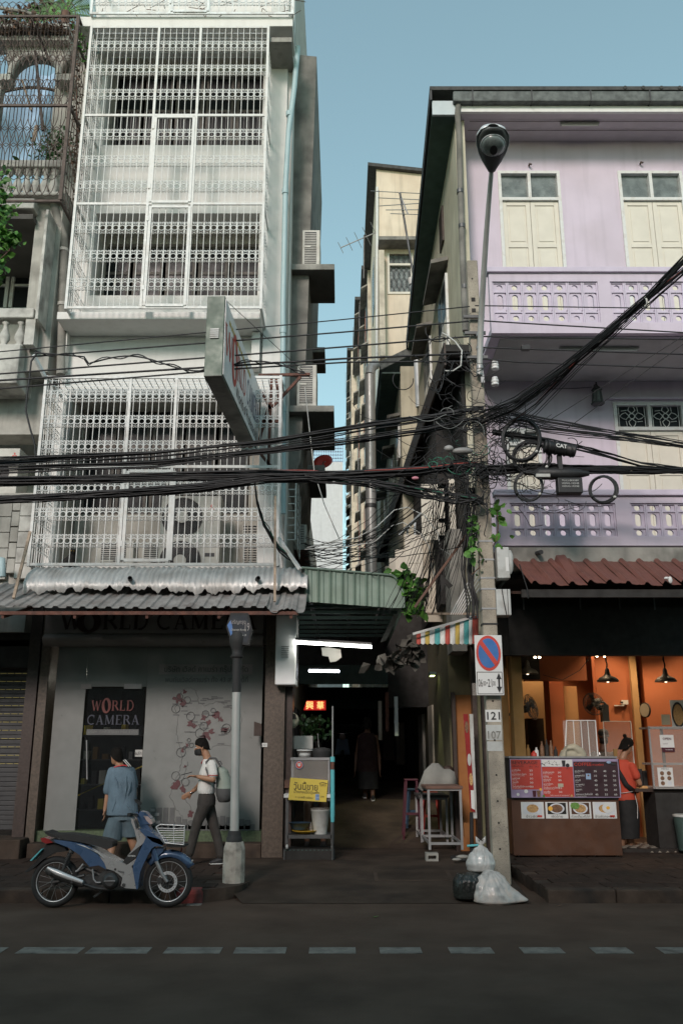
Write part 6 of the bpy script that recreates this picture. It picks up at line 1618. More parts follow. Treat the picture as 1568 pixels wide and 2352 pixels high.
text('Charoen Krung','post_grey',sp,W(548,1447,Y0 - .008),.2,.035); text('Intersection 19','box_grey',sp,W(550,1459,Y0 - .008),.18,.026)
# ================================================================== CABLES
YC_ = 11.62
def sagline(P,Q,sag,n=14,wob=0):
    return [P.lerp(Q,i / n) + V((0,0,-4 * sag * (i / n) * (1 - i / n))) + (V((rnd.gauss(0,wob),rnd.gauss(0,wob),rnd.gauss(0,wob))) if wob and 0 < i < n else V((0,0,0))) for i in range(n + 1)]
def wire(label,pts_px,r,m='cable',sag=.0,name='overhead_wire',ext=(1.6,0),group=None):
    P = [W(x,y,Y) for x,y,Y in pts_px]
    if ext[0]: d = (P[0] - P[1]).normalized(); P.insert(0,P[0] + d * ext[0])
    if ext[1]: d = (P[-1] - P[-2]).normalized(); P.append(P[-1] + d * ext[1])
    pts = []
    for i,(a,b) in enumerate(zip(P,P[1:])):
        s = sagline(a,b,sag if 0 < i < len(P) - 2 or len(P) == 2 else 0,10); pts += s[:-1]
    pts.append(P[-1])
    o = MB().tube(pts,r,5).build(name,m,label=label,cat='wire')
    if group: o['group'] = group
    return o
Yc = YC_
wire('topmost thin wire left of the pole, meeting it below its square holes',[(0,808,Yc),(787,734,Yc),(1078,704,Yc)],.009)
wire('second wire from the top on the left, passing in front of the upper pipe',[(0,825,Yc),(787,763,Yc),(1076,738,Yc)],.012)
wire('third wire from the top on the left, ending at the pole arm',[(0,859,Yc),(787,797,Yc),(1078,773,Yc)],.013)
wire('fourth thick black wire on the left, crossing the projecting sign',[(0,874,Yc),(787,824,Yc),(1080,812,Yc)],.016)
wire('fifth black wire on the left, running just above the lower cage',[(0,893,Yc),(560,846,Yc),(800,832,Yc),(1082,830,Yc)],.013)
wire('highest wire right of the pole across the lilac balcony',[(1090,702,Yc),(1568,709,Yc)],.009,ext=(0,2))
wire('second wire right of the pole, sloping down over the balcony front',[(1092,736,Yc),(1190,742,Yc),(1568,764,Yc)],.011,ext=(0,2))
wire('third wire right of the pole, just under the upper balcony',[(1110,773,Yc),(1568,780,Yc)],.012,ext=(0,2))
wire('fourth wire right of the pole carrying a small black clamp',[(1100,798,Yc),(1210,802,Yc),(1568,814,Yc)],.012,ext=(0,2))
wire('fifth wire right of the pole beside the porcelain insulators',[(1100,824,Yc),(1190,832,Yc),(1568,846,Yc)],.012,ext=(0,2))
c = W(1206,800,Yc - .03); MB().box(c.x - .06,c.x + .06,c.y - .04,c.y + .04,c.z - .03,c.z + .035).build('line_clamp','cable',label='black line clamp on the fourth wire right of the pole',cat='clamp')
# twisted spliced line above the lower cage
pts = [W(mix(80,700,i / 60),mix(810,862,i / 60) if i < 12 else mix(828,848,(i - 12) / 48) + 14 * math.sin(i * .22),Yc - .05) for i in range(61)]
tl_ = thing('twisted_line','loosely twisted pair of black lines looping above the lower cage','wire',pts[0])
MB().tube(pts,.012,5).build('strand','cable',tl_); MB().tube([p + V((0,.03 * math.sin(i * .8),.035 * math.cos(i * .8))) for i,p in enumerate(pts)],.009,4).build('strand','cable',tl_)
MB().tube([W(x,y,12.9) for x,y in ((85,812),(72,830),(68,870),(62,910),(60,945),(70,985),(80,1020),(84,1060))],.016,5).build('hanging_cable','cable',label='thick black cable hanging down the left edge of the lower cage',cat='cable')
MB().bar(W(78,815,13.2),W(105,868,13.5),.05).build('cage_strut','pale_paint',label='short pale strut from the old balcony to the top of the lower cage',cat='strut')
# telecom bundles
def bundle(label,path,n,spread,rr=(.006,.012),m='cable',wob=.0,end_spread=None,name='cable_bundle',ext=(1.5,0)):
    """path: (px, py, Y); one thing made of many strands"""
    P = [W(x,y,Y) for x,y,Y in path]
    if ext[0]: P.insert(0,P[0] + (P[0] - P[1]).normalized() * ext[0])
    if ext[1]: P.append(P[-1] + (P[-1] - P[-2]).normalized() * ext[1])
    t = thing(name,label,'cable bundle',P[0]); mb = {}
    for k in range(n):
        a = rnd.uniform(0,2 * pi); q = math.sqrt(rnd.random()); pts = []; ph = rnd.uniform(0,6)
        L = 0
        for i in range(len(P) - 1):
            for j in range(5):
                s = j / 5; t2 = (i + s) / (len(P) - 1)
                sp_ = mix(spread,end_spread if end_spread is not None else spread,t2)
                c = P[i].lerp(P[i + 1],s); aa = a + .8 * math.sin(t2 * 5 + ph)
                pts.append(c + V((0,math.cos(aa) * q * sp_,math.sin(aa) * q * sp_)) + V((0,rnd.gauss(0,wob),rnd.gauss(0,wob))))
        pts.append(P[-1] + V((0,0,rnd.uniform(-.5,.5) * (end_spread or spread))))
        mm_ = 'cable' if rnd.random() < .965 else rnd.choice(['cable_green','cable_red','cable'])
        if m != 'cable': mm_ = m
        mb.setdefault(mm_,MB()).tube(pts,rnd.uniform(*rr),4,cap=False)
    for k,v in mb.items(): v.build('strands',k,t,kind='stuff')
    return t
Yt = 11.55
bundle('thick black cable bundle sagging across the lower cage to the pole, the upper of two',[(0,1106,Yt),(200,1102,Yt),(400,1095,Yt),(620,1090,Yt),(784,1092,Yt),(960,1082,Yt),(1095,1066,Yt)],34,.065,wob=.004)
bundle('second thick cable bundle on the left that joins the first beside the sign bracket',[(0,1148,Yt - .1),(150,1142,Yt - .1),(300,1132,Yt - .1),(460,1120,Yt - .05),(620,1100,Yt),(784,1098,Yt)],26,.05,wob=.004,end_spread=.07)
bundle('cable bundle drooping from the thick bundle to the pole over the dark canopy',[(700,1100,Yt),(840,1108,Yt),(960,1128,Yt),(1040,1142,Yt),(1110,1150,Yt)],16,.06,wob=.01,end_spread=.12,ext=(0,0))
bundle('loose group of thin cables rising from the lower cage to the pole top tangle',[(0,1062,Yt),(350,1046,Yt),(620,1018,Yt),(860,978,Yt),(1000,958,Yt),(1110,938,Yt)],10,.1,wob=.003,end_spread=.05)
bundle('lower loose group of cables rising gently towards the pole',[(0,1078,Yt),(350,1066,Yt),(600,1036,Yt),(800,1010,Yt),(980,985,Yt),(1110,960,Yt)],9,.07,wob=.003)
bundle('black cable bundle running right from the pole along the lower balcony',[(1100,1078,Yt),(1220,1074,Yt),(1330,1078,Yt),(1450,1080,Yt),(1568,1080,Yt)],26,.085,wob=.005,end_spread=.04,ext=(0,2))
bundle('cables fanning from the pole top tangle down to the right edge',[(1120,950,Yt),(1260,978,Yt),(1400,996,Yt),(1480,1008,Yt),(1568,1022,Yt)],12,.14,wob=.003,end_spread=.03,ext=(0,2))
bundle('cables sloping from the pole past the drum closure to the right edge',[(1130,990,Yt),(1260,1012,Yt),(1380,1040,Yt),(1470,1066,Yt),(1568,1078,Yt)],7,.06,wob=.003,end_spread=.03,ext=(0,2))
bundle('big bundle of black cables climbing from the pole over the street to the right',[(1100,965,11.6),(1180,930,11.2),(1290,850,10.4),(1400,760,9.6),(1480,692,9.0),(1568,600,8.4)],22,.13,(.004,.009),wob=.002,end_spread=.05,ext=(0,3))
bundle('thinner black cables climbing beside the big bundle and joining it at the tie',[(1130,1000,11.6),(1230,930,11.0),(1330,830,10.2),(1420,750,9.5),(1482,696,9.0),(1568,625,8.4)],12,.18,(.004,.008),wob=.002,end_spread=.03,ext=(0,3))
c = W(1480,695,9.0); MB().tube(arc(c,.06,0,340,12,V((0,1,0)),V((0,.3,1)).normalized()),.012,5,closed=True).build('cable_tie','cable_white',label='pale tie wrapped round the climbing cable bundle',cat='cable tie')
for k,(a,b) in enumerate((((1230,985),(1568,772)),((1300,985),(1568,790)))):
    MB().tube([W(*a,11.4),W(*b,10.6)],.005,4).build('thin_wire','cable',label=('upper' if k == 0 else 'lower') + ' hair-thin wire rising right across the lantern wall',cat='wire')
# tangle round the pole: nobody could count it
tg = MB(); tg2 = MB(); tg3 = MB()
def loops(mb,cx,cy,sx,sy,n,r=(.005,.009),seg=8):
    for k in range(n):
        x0,y0 = rnd.gauss(cx,sx),rnd.gauss(cy,sy); Y = rnd.uniform(11.4,11.72); pts = []
        if k % 5 < 2:
            ra,a0,sw = rnd.uniform(8,30),rnd.uniform(0,6.3),rnd.uniform(2.2,5.5); e = rnd.uniform(.6,1.2)
            pts = [W(x0 + ra * math.cos(a0 + sw * i / 14),y0 + ra * e * math.sin(a0 + sw * i / 14),Y + .03 * math.sin(i * .4)) for i in range(15)]
        else:
            x1,y1 = x0 + rnd.uniform(-1,1) * sx * 2.6,y0 + rnd.gauss(0,sy * .8); sg_ = rnd.uniform(3,28); w1,w2 = rnd.uniform(-5,5),rnd.uniform(-3,3)
            pts = [W(mix(x0,x1,i / 14) + w1 * math.sin(i * .45),mix(y0,y1,i / 14) + sg_ * 4 * (i / 14) * (1 - i / 14) + w2 * math.sin(i * .7),Y + .03 * math.sin(i * .3 + k)) for i in range(15)]
        mb.tube(pts,rnd.uniform(*r),4,cap=False)
loops(tg,1092,1075,34,16,70); loops(tg,1098,958,30,16,28); loops(tg,1040,1112,45,16,28,(.004,.007)); loops(tg,1180,1055,50,34,52,(.003,.006)); loops(tg,1010,1040,60,50,24,(.003,.005)); loops(tg,1060,900,40,60,24,(.003,.006)); loops(tg,1060,1010,36,50,16,(.004,.006)); loops(tg,1245,1118,50,32,18,(.003,.005)); loops(tg,1040,830,34,34,14,(.006,.01)); loops(tg,1108,1140,18,35,22,(.004,.007)); loops(tg,1150,1000,20,34,18,(.005,.009))
loops(tg2,1070,1030,30,20,8,(.004,.006)); loops(tg2,1030,1066,26,4,10,(.005,.008)); loops(tg3,1060,990,36,34,7,(.004,.006))
tgt = thing('cable_tangle','dense tangle of old black cables wrapped round the middle of the utility pole','cable tangle',W(1090,1100,YP))
tg.build('black_cables','cable',tgt,kind='stuff'); tg2.build('green_cables','cable_green',tgt,kind='stuff'); tg3.build('grey_cables',mat('cable_grey',(.2,.21,.2),.6),tgt,kind='stuff')
tg = MB()
for k in range(44):
    x0 = rnd.uniform(990,1090); x1 = x0 - rnd.uniform(10,130); pts = []
    for i in range(9):
        t = i / 8; pts.append(W(mix(x0,x1,t ** 1.3) + rnd.uniform(-2,2),mix(rnd.uniform(1110,1118) if i else 1110,rnd.uniform(1395,1412) if i == 8 else 1405,t),mix(11.9,13.0,t)))
    tg.tube(pts,rnd.uniform(.003,.007),3,cap=False)
for k in range(9):
    x0 = rnd.uniform(1065,1092); tg.tube([W(x0 + rnd.uniform(-4,4) + 6 * math.sin(i),mix(1120,1420,i / 8),12.0) for i in range(9)],rnd.uniform(.008,.014),4,cap=False)
tg.build('hanging_cables','cable',label='curtain of slack cables hanging from the tangle down behind the pole',cat='cables',kind='stuff')
tg = MB()
for k in range(26):
    y0 = rnd.uniform(1150,1290); P0 = W(700,rnd.uniform(1225,1315),15.5); P1 = W(rnd.uniform(900,1060),y0 - rnd.uniform(0,60),12.2); tg.tube(sagline(P0,P1,rnd.uniform(.1,.35),12,.01),rnd.uniform(.005,.008),3,cap=False)
tg.build('service_cables','cable',label='fan of thin service cables drooping into the alley above the green roof',cat='cables',kind='stuff')
for pp,lb_ in (([(705,1258),(760,1245),(820,1235),(865,1210),(905,1172),(935,1165),(975,1185),(1005,1225),(1010,1260),(1035,1275)],'upper pale cable arching over the alley'),([(700,1262),(800,1255),(860,1245),(900,1208),(925,1200),(965,1225),(985,1255),(990,1300),(1000,1330)],'lower pale cable arching over the alley')):
    MB().tube([W(x,y,13.2) for x,y in pp],.009,5).build('pale_cable','cable_white',label=lb_,cat='cable')
MB().tube([W(x,y,11.55) for x,y in ((1015,765),(1028,772),(1045,785),(1060,805),(1058,840),(1040,852),(1020,852))],.012,5).build('pale_cable','cable_white',label='white cable curling at the left of the pole top',cat='cable')
MB().tube([W(x,y,12.6) for x,y in ((700,890),(712,1000),(722,1085),(745,1160),(780,1240))],.008,4).build('thin_cable','cable_white',label='thin pale cable hanging before the alley ledges',cat='cable')
bundle('bundle of cables dropping from the thick bundle along the sign bracket to the awning',[(585,1105,12.4),(590,1150,12.6),(605,1200,12.9),(640,1260,13.2),(690,1300,13.3)],9,.05,wob=.01,ext=(0,0))
# coils
def coil(label,cx,cy,rx,ry,n,r,spread,m='cable',tilt=0,Y=11.4):
    t = thing('cable_coil',label,'cable coil',W(cx,cy,Y),'cable coils hung right of the pole'); mb = MB()
    for k in range(n):
        dx,dy = rnd.gauss(0,spread),rnd.gauss(0,spread); q = 1 + rnd.gauss(0,.03)
        P = [W(cx + dx + rx * q * math.cos(2 * pi * i / 24 + k) * (1) + tilt * math.sin(2 * pi * i / 24 + k),cy + dy + ry * q * math.sin(2 * pi * i / 24 + k),Y + k * .006) for i in range(24)]
        mb.tube(P,r,5,closed=True)
    mb.build('turns',m,t,kind='stuff')
    for a in (.6,2.6,4.4): MB().ball(W(cx + rx * math.cos(a),cy + ry * math.sin(a),Y - .01),.022,.03,.022,8,6).build('tie','cable_white' if a < 1 else 'cable',t)
coil('large thick coil highest beside the pole, in front of the small lilac window',1196,1010,43,48,9,.014,1.5)
coil('grey coil of thin cable behind the drum closure',1220,1052,42,36,14,.006,3,'cable')
coil('round coil hanging lower left of the drum closure',1213,1116,31,33,6,.012,1)
coil('single neat coil hanging lowest at the right, over the balcony rail',1385,1125,31,30,6,.013,1)
# drum closure with CAT, and rectangular splice box
cl = thing('splice_closure','black ribbed splice closure lettered CAT','splice closure',W(1284,1050,11.35))
a = W(1248,1046,11.35); b = W(1320,1020,11.35)
p0,p1 = W(1248,1025,11.35),W(1320,1036,11.35)
MB().tube([p0.lerp(p1,s) for s in (0,.04,.08,.5,.92,.96,1)],[.08,.1,.085,.09,.085,.1,.08],10).build('drum','cable',cl)
for s in (.15,.35,.65,.85): MB().tube([p0.lerp(p1,s) - V((.01,0,0)),p0.lerp(p1,s) + V((.01,0,0))],.1,10).build('rib','cable',cl)
text('CAT','print_white',cl,p0.lerp(p1,.5) + V((0,-.115,.0)),.15,.055,right=(p1 - p0),bold=.02)
MB().bar(W(1283,1045,11.4),W(1286,1080,11.4),.06).build('hanger','cable',cl)
cl = thing('splice_box','black rectangular splice box with white stencilled codes under the right bundle','splice box',W(1308,1135,11.35))
a = W(1280,1134,11.35); b = W(1334,1099,11.35); MB().box(a.x,b.x,11.3,11.45,a.z,b.z).build('case','cable',cl,bevel=.012)
for k,s in enumerate(('TU-L2-BKK08X','102NG-102NB','102NG-102NE')): text(s,'box_grey',cl,((a.x + b.x) / 2 + .0,11.295,mix(b.z,a.z,.2 + .19 * k)),.23,.024)
p0,p1 = W(1225,1088,11.45),W(1335,1088,11.45); MB().tube([p0,p0.lerp(p1,.1),p0.lerp(p1,.8),p1 + V((.1,0,0))],[.04,.085,.085,.03],10).build('splice_sleeve','cable',label='thick black splice sleeve inside the right hand cable bundle',cat='splice sleeve')
MB().box(W(1230,1096,11.3).x,W(1262,1096,11.3).x,11.28,11.33,ZY(1096,11.3),ZY(1089,11.3)).build('cable_bracket','box_grey',label='small pale metal bracket under the right cable bundle',cat='bracket')
# caught rags
MB().ball(W(1062,1036,11.4),.15,.06,.05,10,6,.03).ball(W(1030,1030,11.4),.07,.05,.045,8,6,.03).build('plastic_rag','zinc_old',label='grey plastic rag caught on the cables left of the pole',cat='rag')
MB().ball(W(694 + 0,1100,11.4) + V((1.55,0,.01)),.05,.03,.025).build('pink_rag',mat('pink_rag',(.5,.2,.25),.8),label='scrap of pink rag on the cable bundle left of the pole',cat='rag')
MB().prism([W(1012,1318,12.2),W(1040,1345,12.2),W(1030,1352,12.2),W(1022,1340,12.2),W(1012,1362,12.2)],(0,.02,0)).build('black_rag','black_matte',label='torn black rag hanging in the slack cables',cat='rag')
# ================================================================== MOTORBIKE
YM = 10.66
def B(cx,cy,dy=0): return W(57.4 + cx * .293,1808.7 + cy * .293,YM + dy)
mbk = thing('motorbike','blue and silver underbone motorbike with a wire basket parked at the kerb','motorbike',B(700,920))
def BP(name,pts,hw,m,bev=.012,cen=0,parent=None):
    P = [B(x,y,cen - hw) for x,y in pts]
    return MB().prism([V((p.x,YM + cen - hw,p.z)) for p in P],(0,2 * hw,0)).build(name,m,parent or mbk,bevel=bev)
def wheel(cx,cy,R_,front):
    c = B(cx,cy); c.y = YM
    r = R_ * .293 / 198.5
    c.z = r + .003 if True else c.z
    w = MB(); P = arc(c,r - .038,0,350,35)
    tw_ = [[p + (p - c).normalized() * .038 * math.cos(a) + V((0,.04 * math.sin(a),0)) for a in [k * pi / 5 for k in range(10)]] for p in P]
    w.rings(tw_,cap=False,closed=True)
    wh = thing('wheel',None,None,c); adopt(wh,mbk)
    w.build('tyre','rubber',wh)
    rim = MB(); rr = r - .062
    for off in (-.018,.018): rim.tube([p + V((0,off,0)) for p in arc(c,rr,0,350,35)],.0105,6,closed=True)
    rim.grid([[p + V((0,-.018,0)) for p in arc(c,rr - .004,0,360,36)],[p + V((0,.018,0)) for p in arc(c,rr - .004,0,360,36)]]); rim.build('rim','bright_metal',wh)
    sp_ = MB()
    for k in range(18):
        a = k * 20; d0 = V((math.cos(R(a)),0,math.sin(R(a)))); d1 = V((math.cos(R(a + (34 if k % 2 else -34))),0,math.sin(R(a + (34 if k % 2 else -34)))))
        sp_.tube([c + d1 * .03 + V((0,.02 if k % 2 else -.02,0)),c + d0 * rr],.0022,3)
    sp_.build('spokes','steel',wh)
    MB().lathe([(.03,-.05),(.04,-.03),(.04,.03),(.03,.05)],c,14,(0,1,0)).build('hub','engine',wh)
    if front:
        dsc = MB(); ro,ri = .112,.078; n = 32; rg_ = []
        for rr_i,yy_ in ((ri,-.062),(ro,-.062),(ro,-.056),(ri,-.056)): rg_.append([c + V((math.cos(2 * pi * k / n) * rr_i,yy_,math.sin(2 * pi * k / n) * rr_i)) for k in range(n)])
        dsc.rings(rg_,closed=True,cap=False,smooth=False); dsc.build('brake_disc','bright_metal',wh)
        ho = MB()
        for k in range(18): ho.disc(c + V((math.cos(k * pi / 9) * .096,-.0632,math.sin(k * pi / 9) * .096)),.005,(0,-1,0),.001,8)
        ho.build('disc_holes','engine',wh)
        sw = MB()
        for k in range(6): a = k * pi / 3; sw.tube([c + V((math.cos(a) * .03,-.055,math.sin(a) * .03)),c + V((math.cos(a + .5) * .055,-.057,math.sin(a + .5) * .055)),c + V((math.cos(a + .6) * .08,-.058,math.sin(a + .6) * .08))],.009,5)
        sw.build('disc_carrier','engine',wh)
    return c,r
cF,rF = wheel(1125,745,188,True); cR,rR = wheel(240,740,185,False)
# fork, fender, calliper
for s in (-1,1):
    MB().tube([B(1030,575,s * .07) ,B(1075,680,s * .07),V((cF.x,YM + s * .07,cF.z))],[.022,.02,.018],10).build('fork_leg','steel',mbk)
    MB().tube([B(1010,480,s * .07),B(1035,575,s * .07)],[.034,.027],10).build('fork_cover','bike_blue',mbk)
BP('calliper',[(1030,715),(1065,700),(1075,740),(1045,765)],.02,'engine',.006,-.05)
fd = []
for k in range(9):
    a = mix(140,32,k / 8); p = V((cF.x + math.cos(R(a)) * (rF + .035),YM,cF.z + math.sin(R(a)) * (rF + .035)))
    u = (p - V((cF.x,YM,cF.z))).normalized(); wd = .062 * (1 - .35 * abs(k / 8 - .35))
    fd.append([p + V((0,-wd,0)) - u * .05,p + V((0,-wd * .9,0)) - u * .005,p + V((0,-wd * .4,0)) + u * .018,p + u * .024,p + V((0,wd * .4,0)) + u * .018,p + V((0,wd * .9,0)) - u * .005,p + V((0,wd,0)) - u * .05])
MB().grid(fd).build('front_fender','bike_blue',mbk,solid=.006)
BP('fender_bracket',[(990,505),(1040,470),(1085,470),(1085,500),(1040,540),(1035,575),(1000,575)],.08,'bike_blue',.02)
# leg shield
BP('leg_shield',[(893,322),(925,322),(1000,358),(1060,405),(1088,440),(1075,462),(1020,462),(995,480),(965,530),(930,600),(905,660),(892,730),(886,798),(872,798),(846,640),(848,612),(880,540),(950,390),(910,345)],.13,'bike_blue',.03)
BP('shield_crest',[(955,378),(1060,405),(1090,442),(1080,455),(1000,425),(960,392)],.10,'bike_blue',.02,-.03)
BP('inner_cover',[(832,240),(850,250),(872,330),(905,345),(950,385),(935,430),(870,490),(803,538),(862,465),(880,420),(858,330),(835,275)],.1,'bike_silver',.02)
BP('knee_panel',[(803,538),(905,455),(888,520),(870,552),(800,600),(760,590)],.11,'seat_black',.012)
text('HONDA','print_white',mbk,V(((B(858,527)).x,YM - .115,B(858,527).z)),.085,.016,bold=.03)
BP('centre_cover',[(590,505),(640,535),(735,585),(765,588),(800,606),(892,545),(850,605),(836,618),(846,640),(872,795),(790,790),(752,772),(765,708),(735,680),(700,655),(620,630),(560,560),(480,470),(420,440),(500,460)],.118,'bike_silver',.016)
MB().disc(V((B(730,630).x,YM - .122,B(730,630).z)),.012,(0,-1,0),.003,12).build('cover_bolt','engine',mbk)
MB().disc(V((B(795,753).x,YM - .122,B(795,753).z)),.02,(0,-1,0),.003,12).build('cover_bolt','engine',mbk)
text('wave','engine',mbk,V((B(775,650).x,YM - .1215,B(775,650).z)),.08,.02,right=(1,0,-.25))
BP('rear_panel',[(225,408),(330,420),(440,440),(520,470),(570,520),(620,590),(640,645),(580,610),(510,622),(480,590),(430,530),(340,470),(240,432)],.13,'bike_blue',.02)
BP('decal_stripe',[(400,440),(470,458),(560,505),(620,555),(580,520),(480,470)],.133,'print_white',0)
BP('rear_lower_panel',[(430,530),(510,622),(560,610),(500,560),(440,520)],.124,'bike_blue',.01)
BP('tail_light',[(123,398),(150,393),(215,410),(222,432),(165,440),(133,425)],.09,'lens_red',.02)
BP('tail_trim',[(190,406),(330,418),(350,436),(230,436)],.1,'seat_black',.015)
BP('seat',[(150,345),(175,352),(230,368),(340,364),(430,375),(560,398),(640,412),(688,428),(686,470),(655,482),(600,470),(540,452),(430,428),(320,412),(205,388),(165,366)],.12,'seat_black',.03)
BP('grab_rail',[(150,345),(165,345),(300,400),(285,408)],.13,'seat_black',.01)
BP('rear_fender',[(175,430),(300,450),(330,500),(240,510),(150,560),(60,640),(0,672),(5,655),(70,600),(130,520)],.05,'rubber',.008)
BP('number_plate',[(42,572),(132,480),(138,486),(50,578)],.09,'turquoise',0)
BP('engine_block',[(455,695),(570,695),(620,650),(720,660),(760,720),(735,780),(640,800),(500,775)],.09,'engine',.02)
MB().lathe([(.09,0),(.085,.04),(.05,.06)],V((B(690,720).x,YM - .09,B(690,720).z)),18,(0,-1,0)).build('crankcase_cover','engine',mbk)
MB().bar(V((B(650,718).x,YM - .155,B(650,718).z)),V((B(735,716).x,YM - .155,B(735,716).z)),.012).build('cover_rib','steel',mbk)
m = MB(); m.tube([B(530,640,-.1),B(540,720,-.11),B(560,745,-.12),B(595,745,-.12)],.01,6); m.tube([B(460,600,-.08),B(420,650,-.08),B(400,660,-.08)],.014,6).build('brake_linkage','steel',mbk)
MB().tube([B(400,660,.0),B(470,630,0),B(600,690,0)],.025,8).build('swing_arm','engine',mbk)
MB().tube([V((cR.x,YM - .08,cR.z)),B(470,690,-.08)],.02,8).build('swing_arm','engine',mbk)
MB().tube([B(172,640,-.13),B(195,650,-.13),B(330,708,-.13),B(450,752,-.13),B(465,760,-.13)],[.035,.052,.052,.042,.03],14).build('muffler','engine',mbk)
MB().tube([B(178,628,-.175),B(250,665,-.18),B(340,702,-.178),B(455,742,-.165)],[.012,.03,.028,.02],10).build('muffler_shield','bright_metal',mbk)
MB().tube([B(465,760,-.13),B(560,790,-.1),B(660,800,-.08),B(740,760,-.06)],.018,8).build('exhaust_pipe','engine',mbk)
for x,y in ((243,652),(410,722)): MB().disc(V((B(x,y).x,YM - .212,B(x,y).z)),.012,(0,-1,0),.004,10).build('shield_bolt','engine',mbk)
sh_ = MB(); P0,P1 = B(358,505,-.12),B(300,648,-.12)
sh_.tube([P0,P1],.014,8)
n = 60; ax_ = (P1 - P0).normalized(); u_ = ax_.orthogonal().normalized(); v_ = ax_.cross(u_)
sh_.tube([P0.lerp(P1,mix(.1,.9,i / n)) + (u_ * math.cos(i * 2 * pi / 7) + v_ * math.sin(i * 2 * pi / 7)) * .026 for i in range(n)],.006,4).build('shock_absorber','engine',mbk)
MB().tube([B(360,512,-.12),B(372,495,-.12)],.03,8).build('shock_top','engine',mbk)
BP('head_cover',[(868,195),(905,186),(945,195),(985,240),(1000,275),(998,288),(950,288),(905,300),(890,262)],.075,'bike_blue',.022)
BP('headlight',[(930,222),(962,225),(990,252),(1003,282),(985,290),(955,262)],.085,'lens_clear',.02)
BP('steering_neck',[(895,295),(960,290),(1010,365),(925,325)],.07,'bike_blue',.02)
for s in (-1,1):
    MB().tube([B(890,215,0),B(870,212,s * .2),B(835,212,s * .33)],.012,8).build('handlebar','engine',mbk)
    MB().tube([B(838,212,s * .30),B(815,212,s * .40)],.019,10).build('grip','rubber',mbk)
    MB().tube([B(880,225,s * .25),B(845,225,s * .36)],.006,5).build('lever','chrome',mbk)
MB().tube([B(893,200,-.2),B(898,160,-.24),B(900,140,-.25)],.008,6).build('mirror_stem','rubber',mbk)
MB().prism([B(857,95,-.26),B(875,92,-.26),B(910,118,-.24),B(910,135,-.24),B(895,140,-.25),B(868,118,-.26)],(0,.04,0)).build('mirror','rubber',mbk,bevel=.008)
MB().tube([B(893,200,.2),B(905,160,.24)],.008,6).build('mirror_stem','rubber',mbk)
MB().tube([B(870,250,-.08),B(885,300,-.1),B(890,330,-.1)],.006,5).build('brake_cable','rubber',mbk)
# basket
bk = thing('basket',None,None,B(1150,450)); adopt(bk,mbk)
def bw(a,b,r=.0045,m='bright_metal',nm='wire'): return MB().tube([a,b],r,5).build(nm,m,bk)
hw = .16
cor = {'tl': (1060,290),'tr': (1253,300),'br': (1245,448),'bl': (1100,435),'ml': (1028,312)}
for s in (-1,1):
    yo = s * hw
    for a,b in (('tl','tr'),('tr','br'),('br','bl'),('bl','ml'),('ml','tl')): bw(B(*cor[a],yo),B(*cor[b],yo),.007)
    for k in range(1,8):
        t = k / 8; yy_ = mix(300,448,t); xl_ = mix(1030,1105,(yy_ - 312) / 123) if yy_ > 312 else 1045
        bw(B(xl_,yy_,yo),B(1165,mix(302,448,t * .96 + .02),yo),.004); bw(B(1165,mix(302,448,t * .96 + .02),yo),B(mix(1253,1246,t),mix(300,448,t),yo),.004)
    bw(B(1165,296,yo),B(1168,444,yo),.0045)
for k in range(11):
    y_ = mix(-hw,hw,k / 10); bw(B(1100,435,y_),B(1245,448,y_),.004); bw(B(1245,448,y_),B(1253,300,y_),.004)
    if k % 2 == 0: bw(B(1100,435,y_),B(1030,312,y_),.004)
BP('basket_base',[(1100,450),(1250,458),(1250,470),(1120,470)],.14,'rubber',.005)
MB().tube([B(1225,450,0),B(1230,480,0),B(1222,515,0)],.008,5).build('red_strap','lens_red',mbk)
for s in (-1,): MB().bar(B(620,800,.0),B(540,860,-.05),.02).build('kick_stand','engine',mbk)
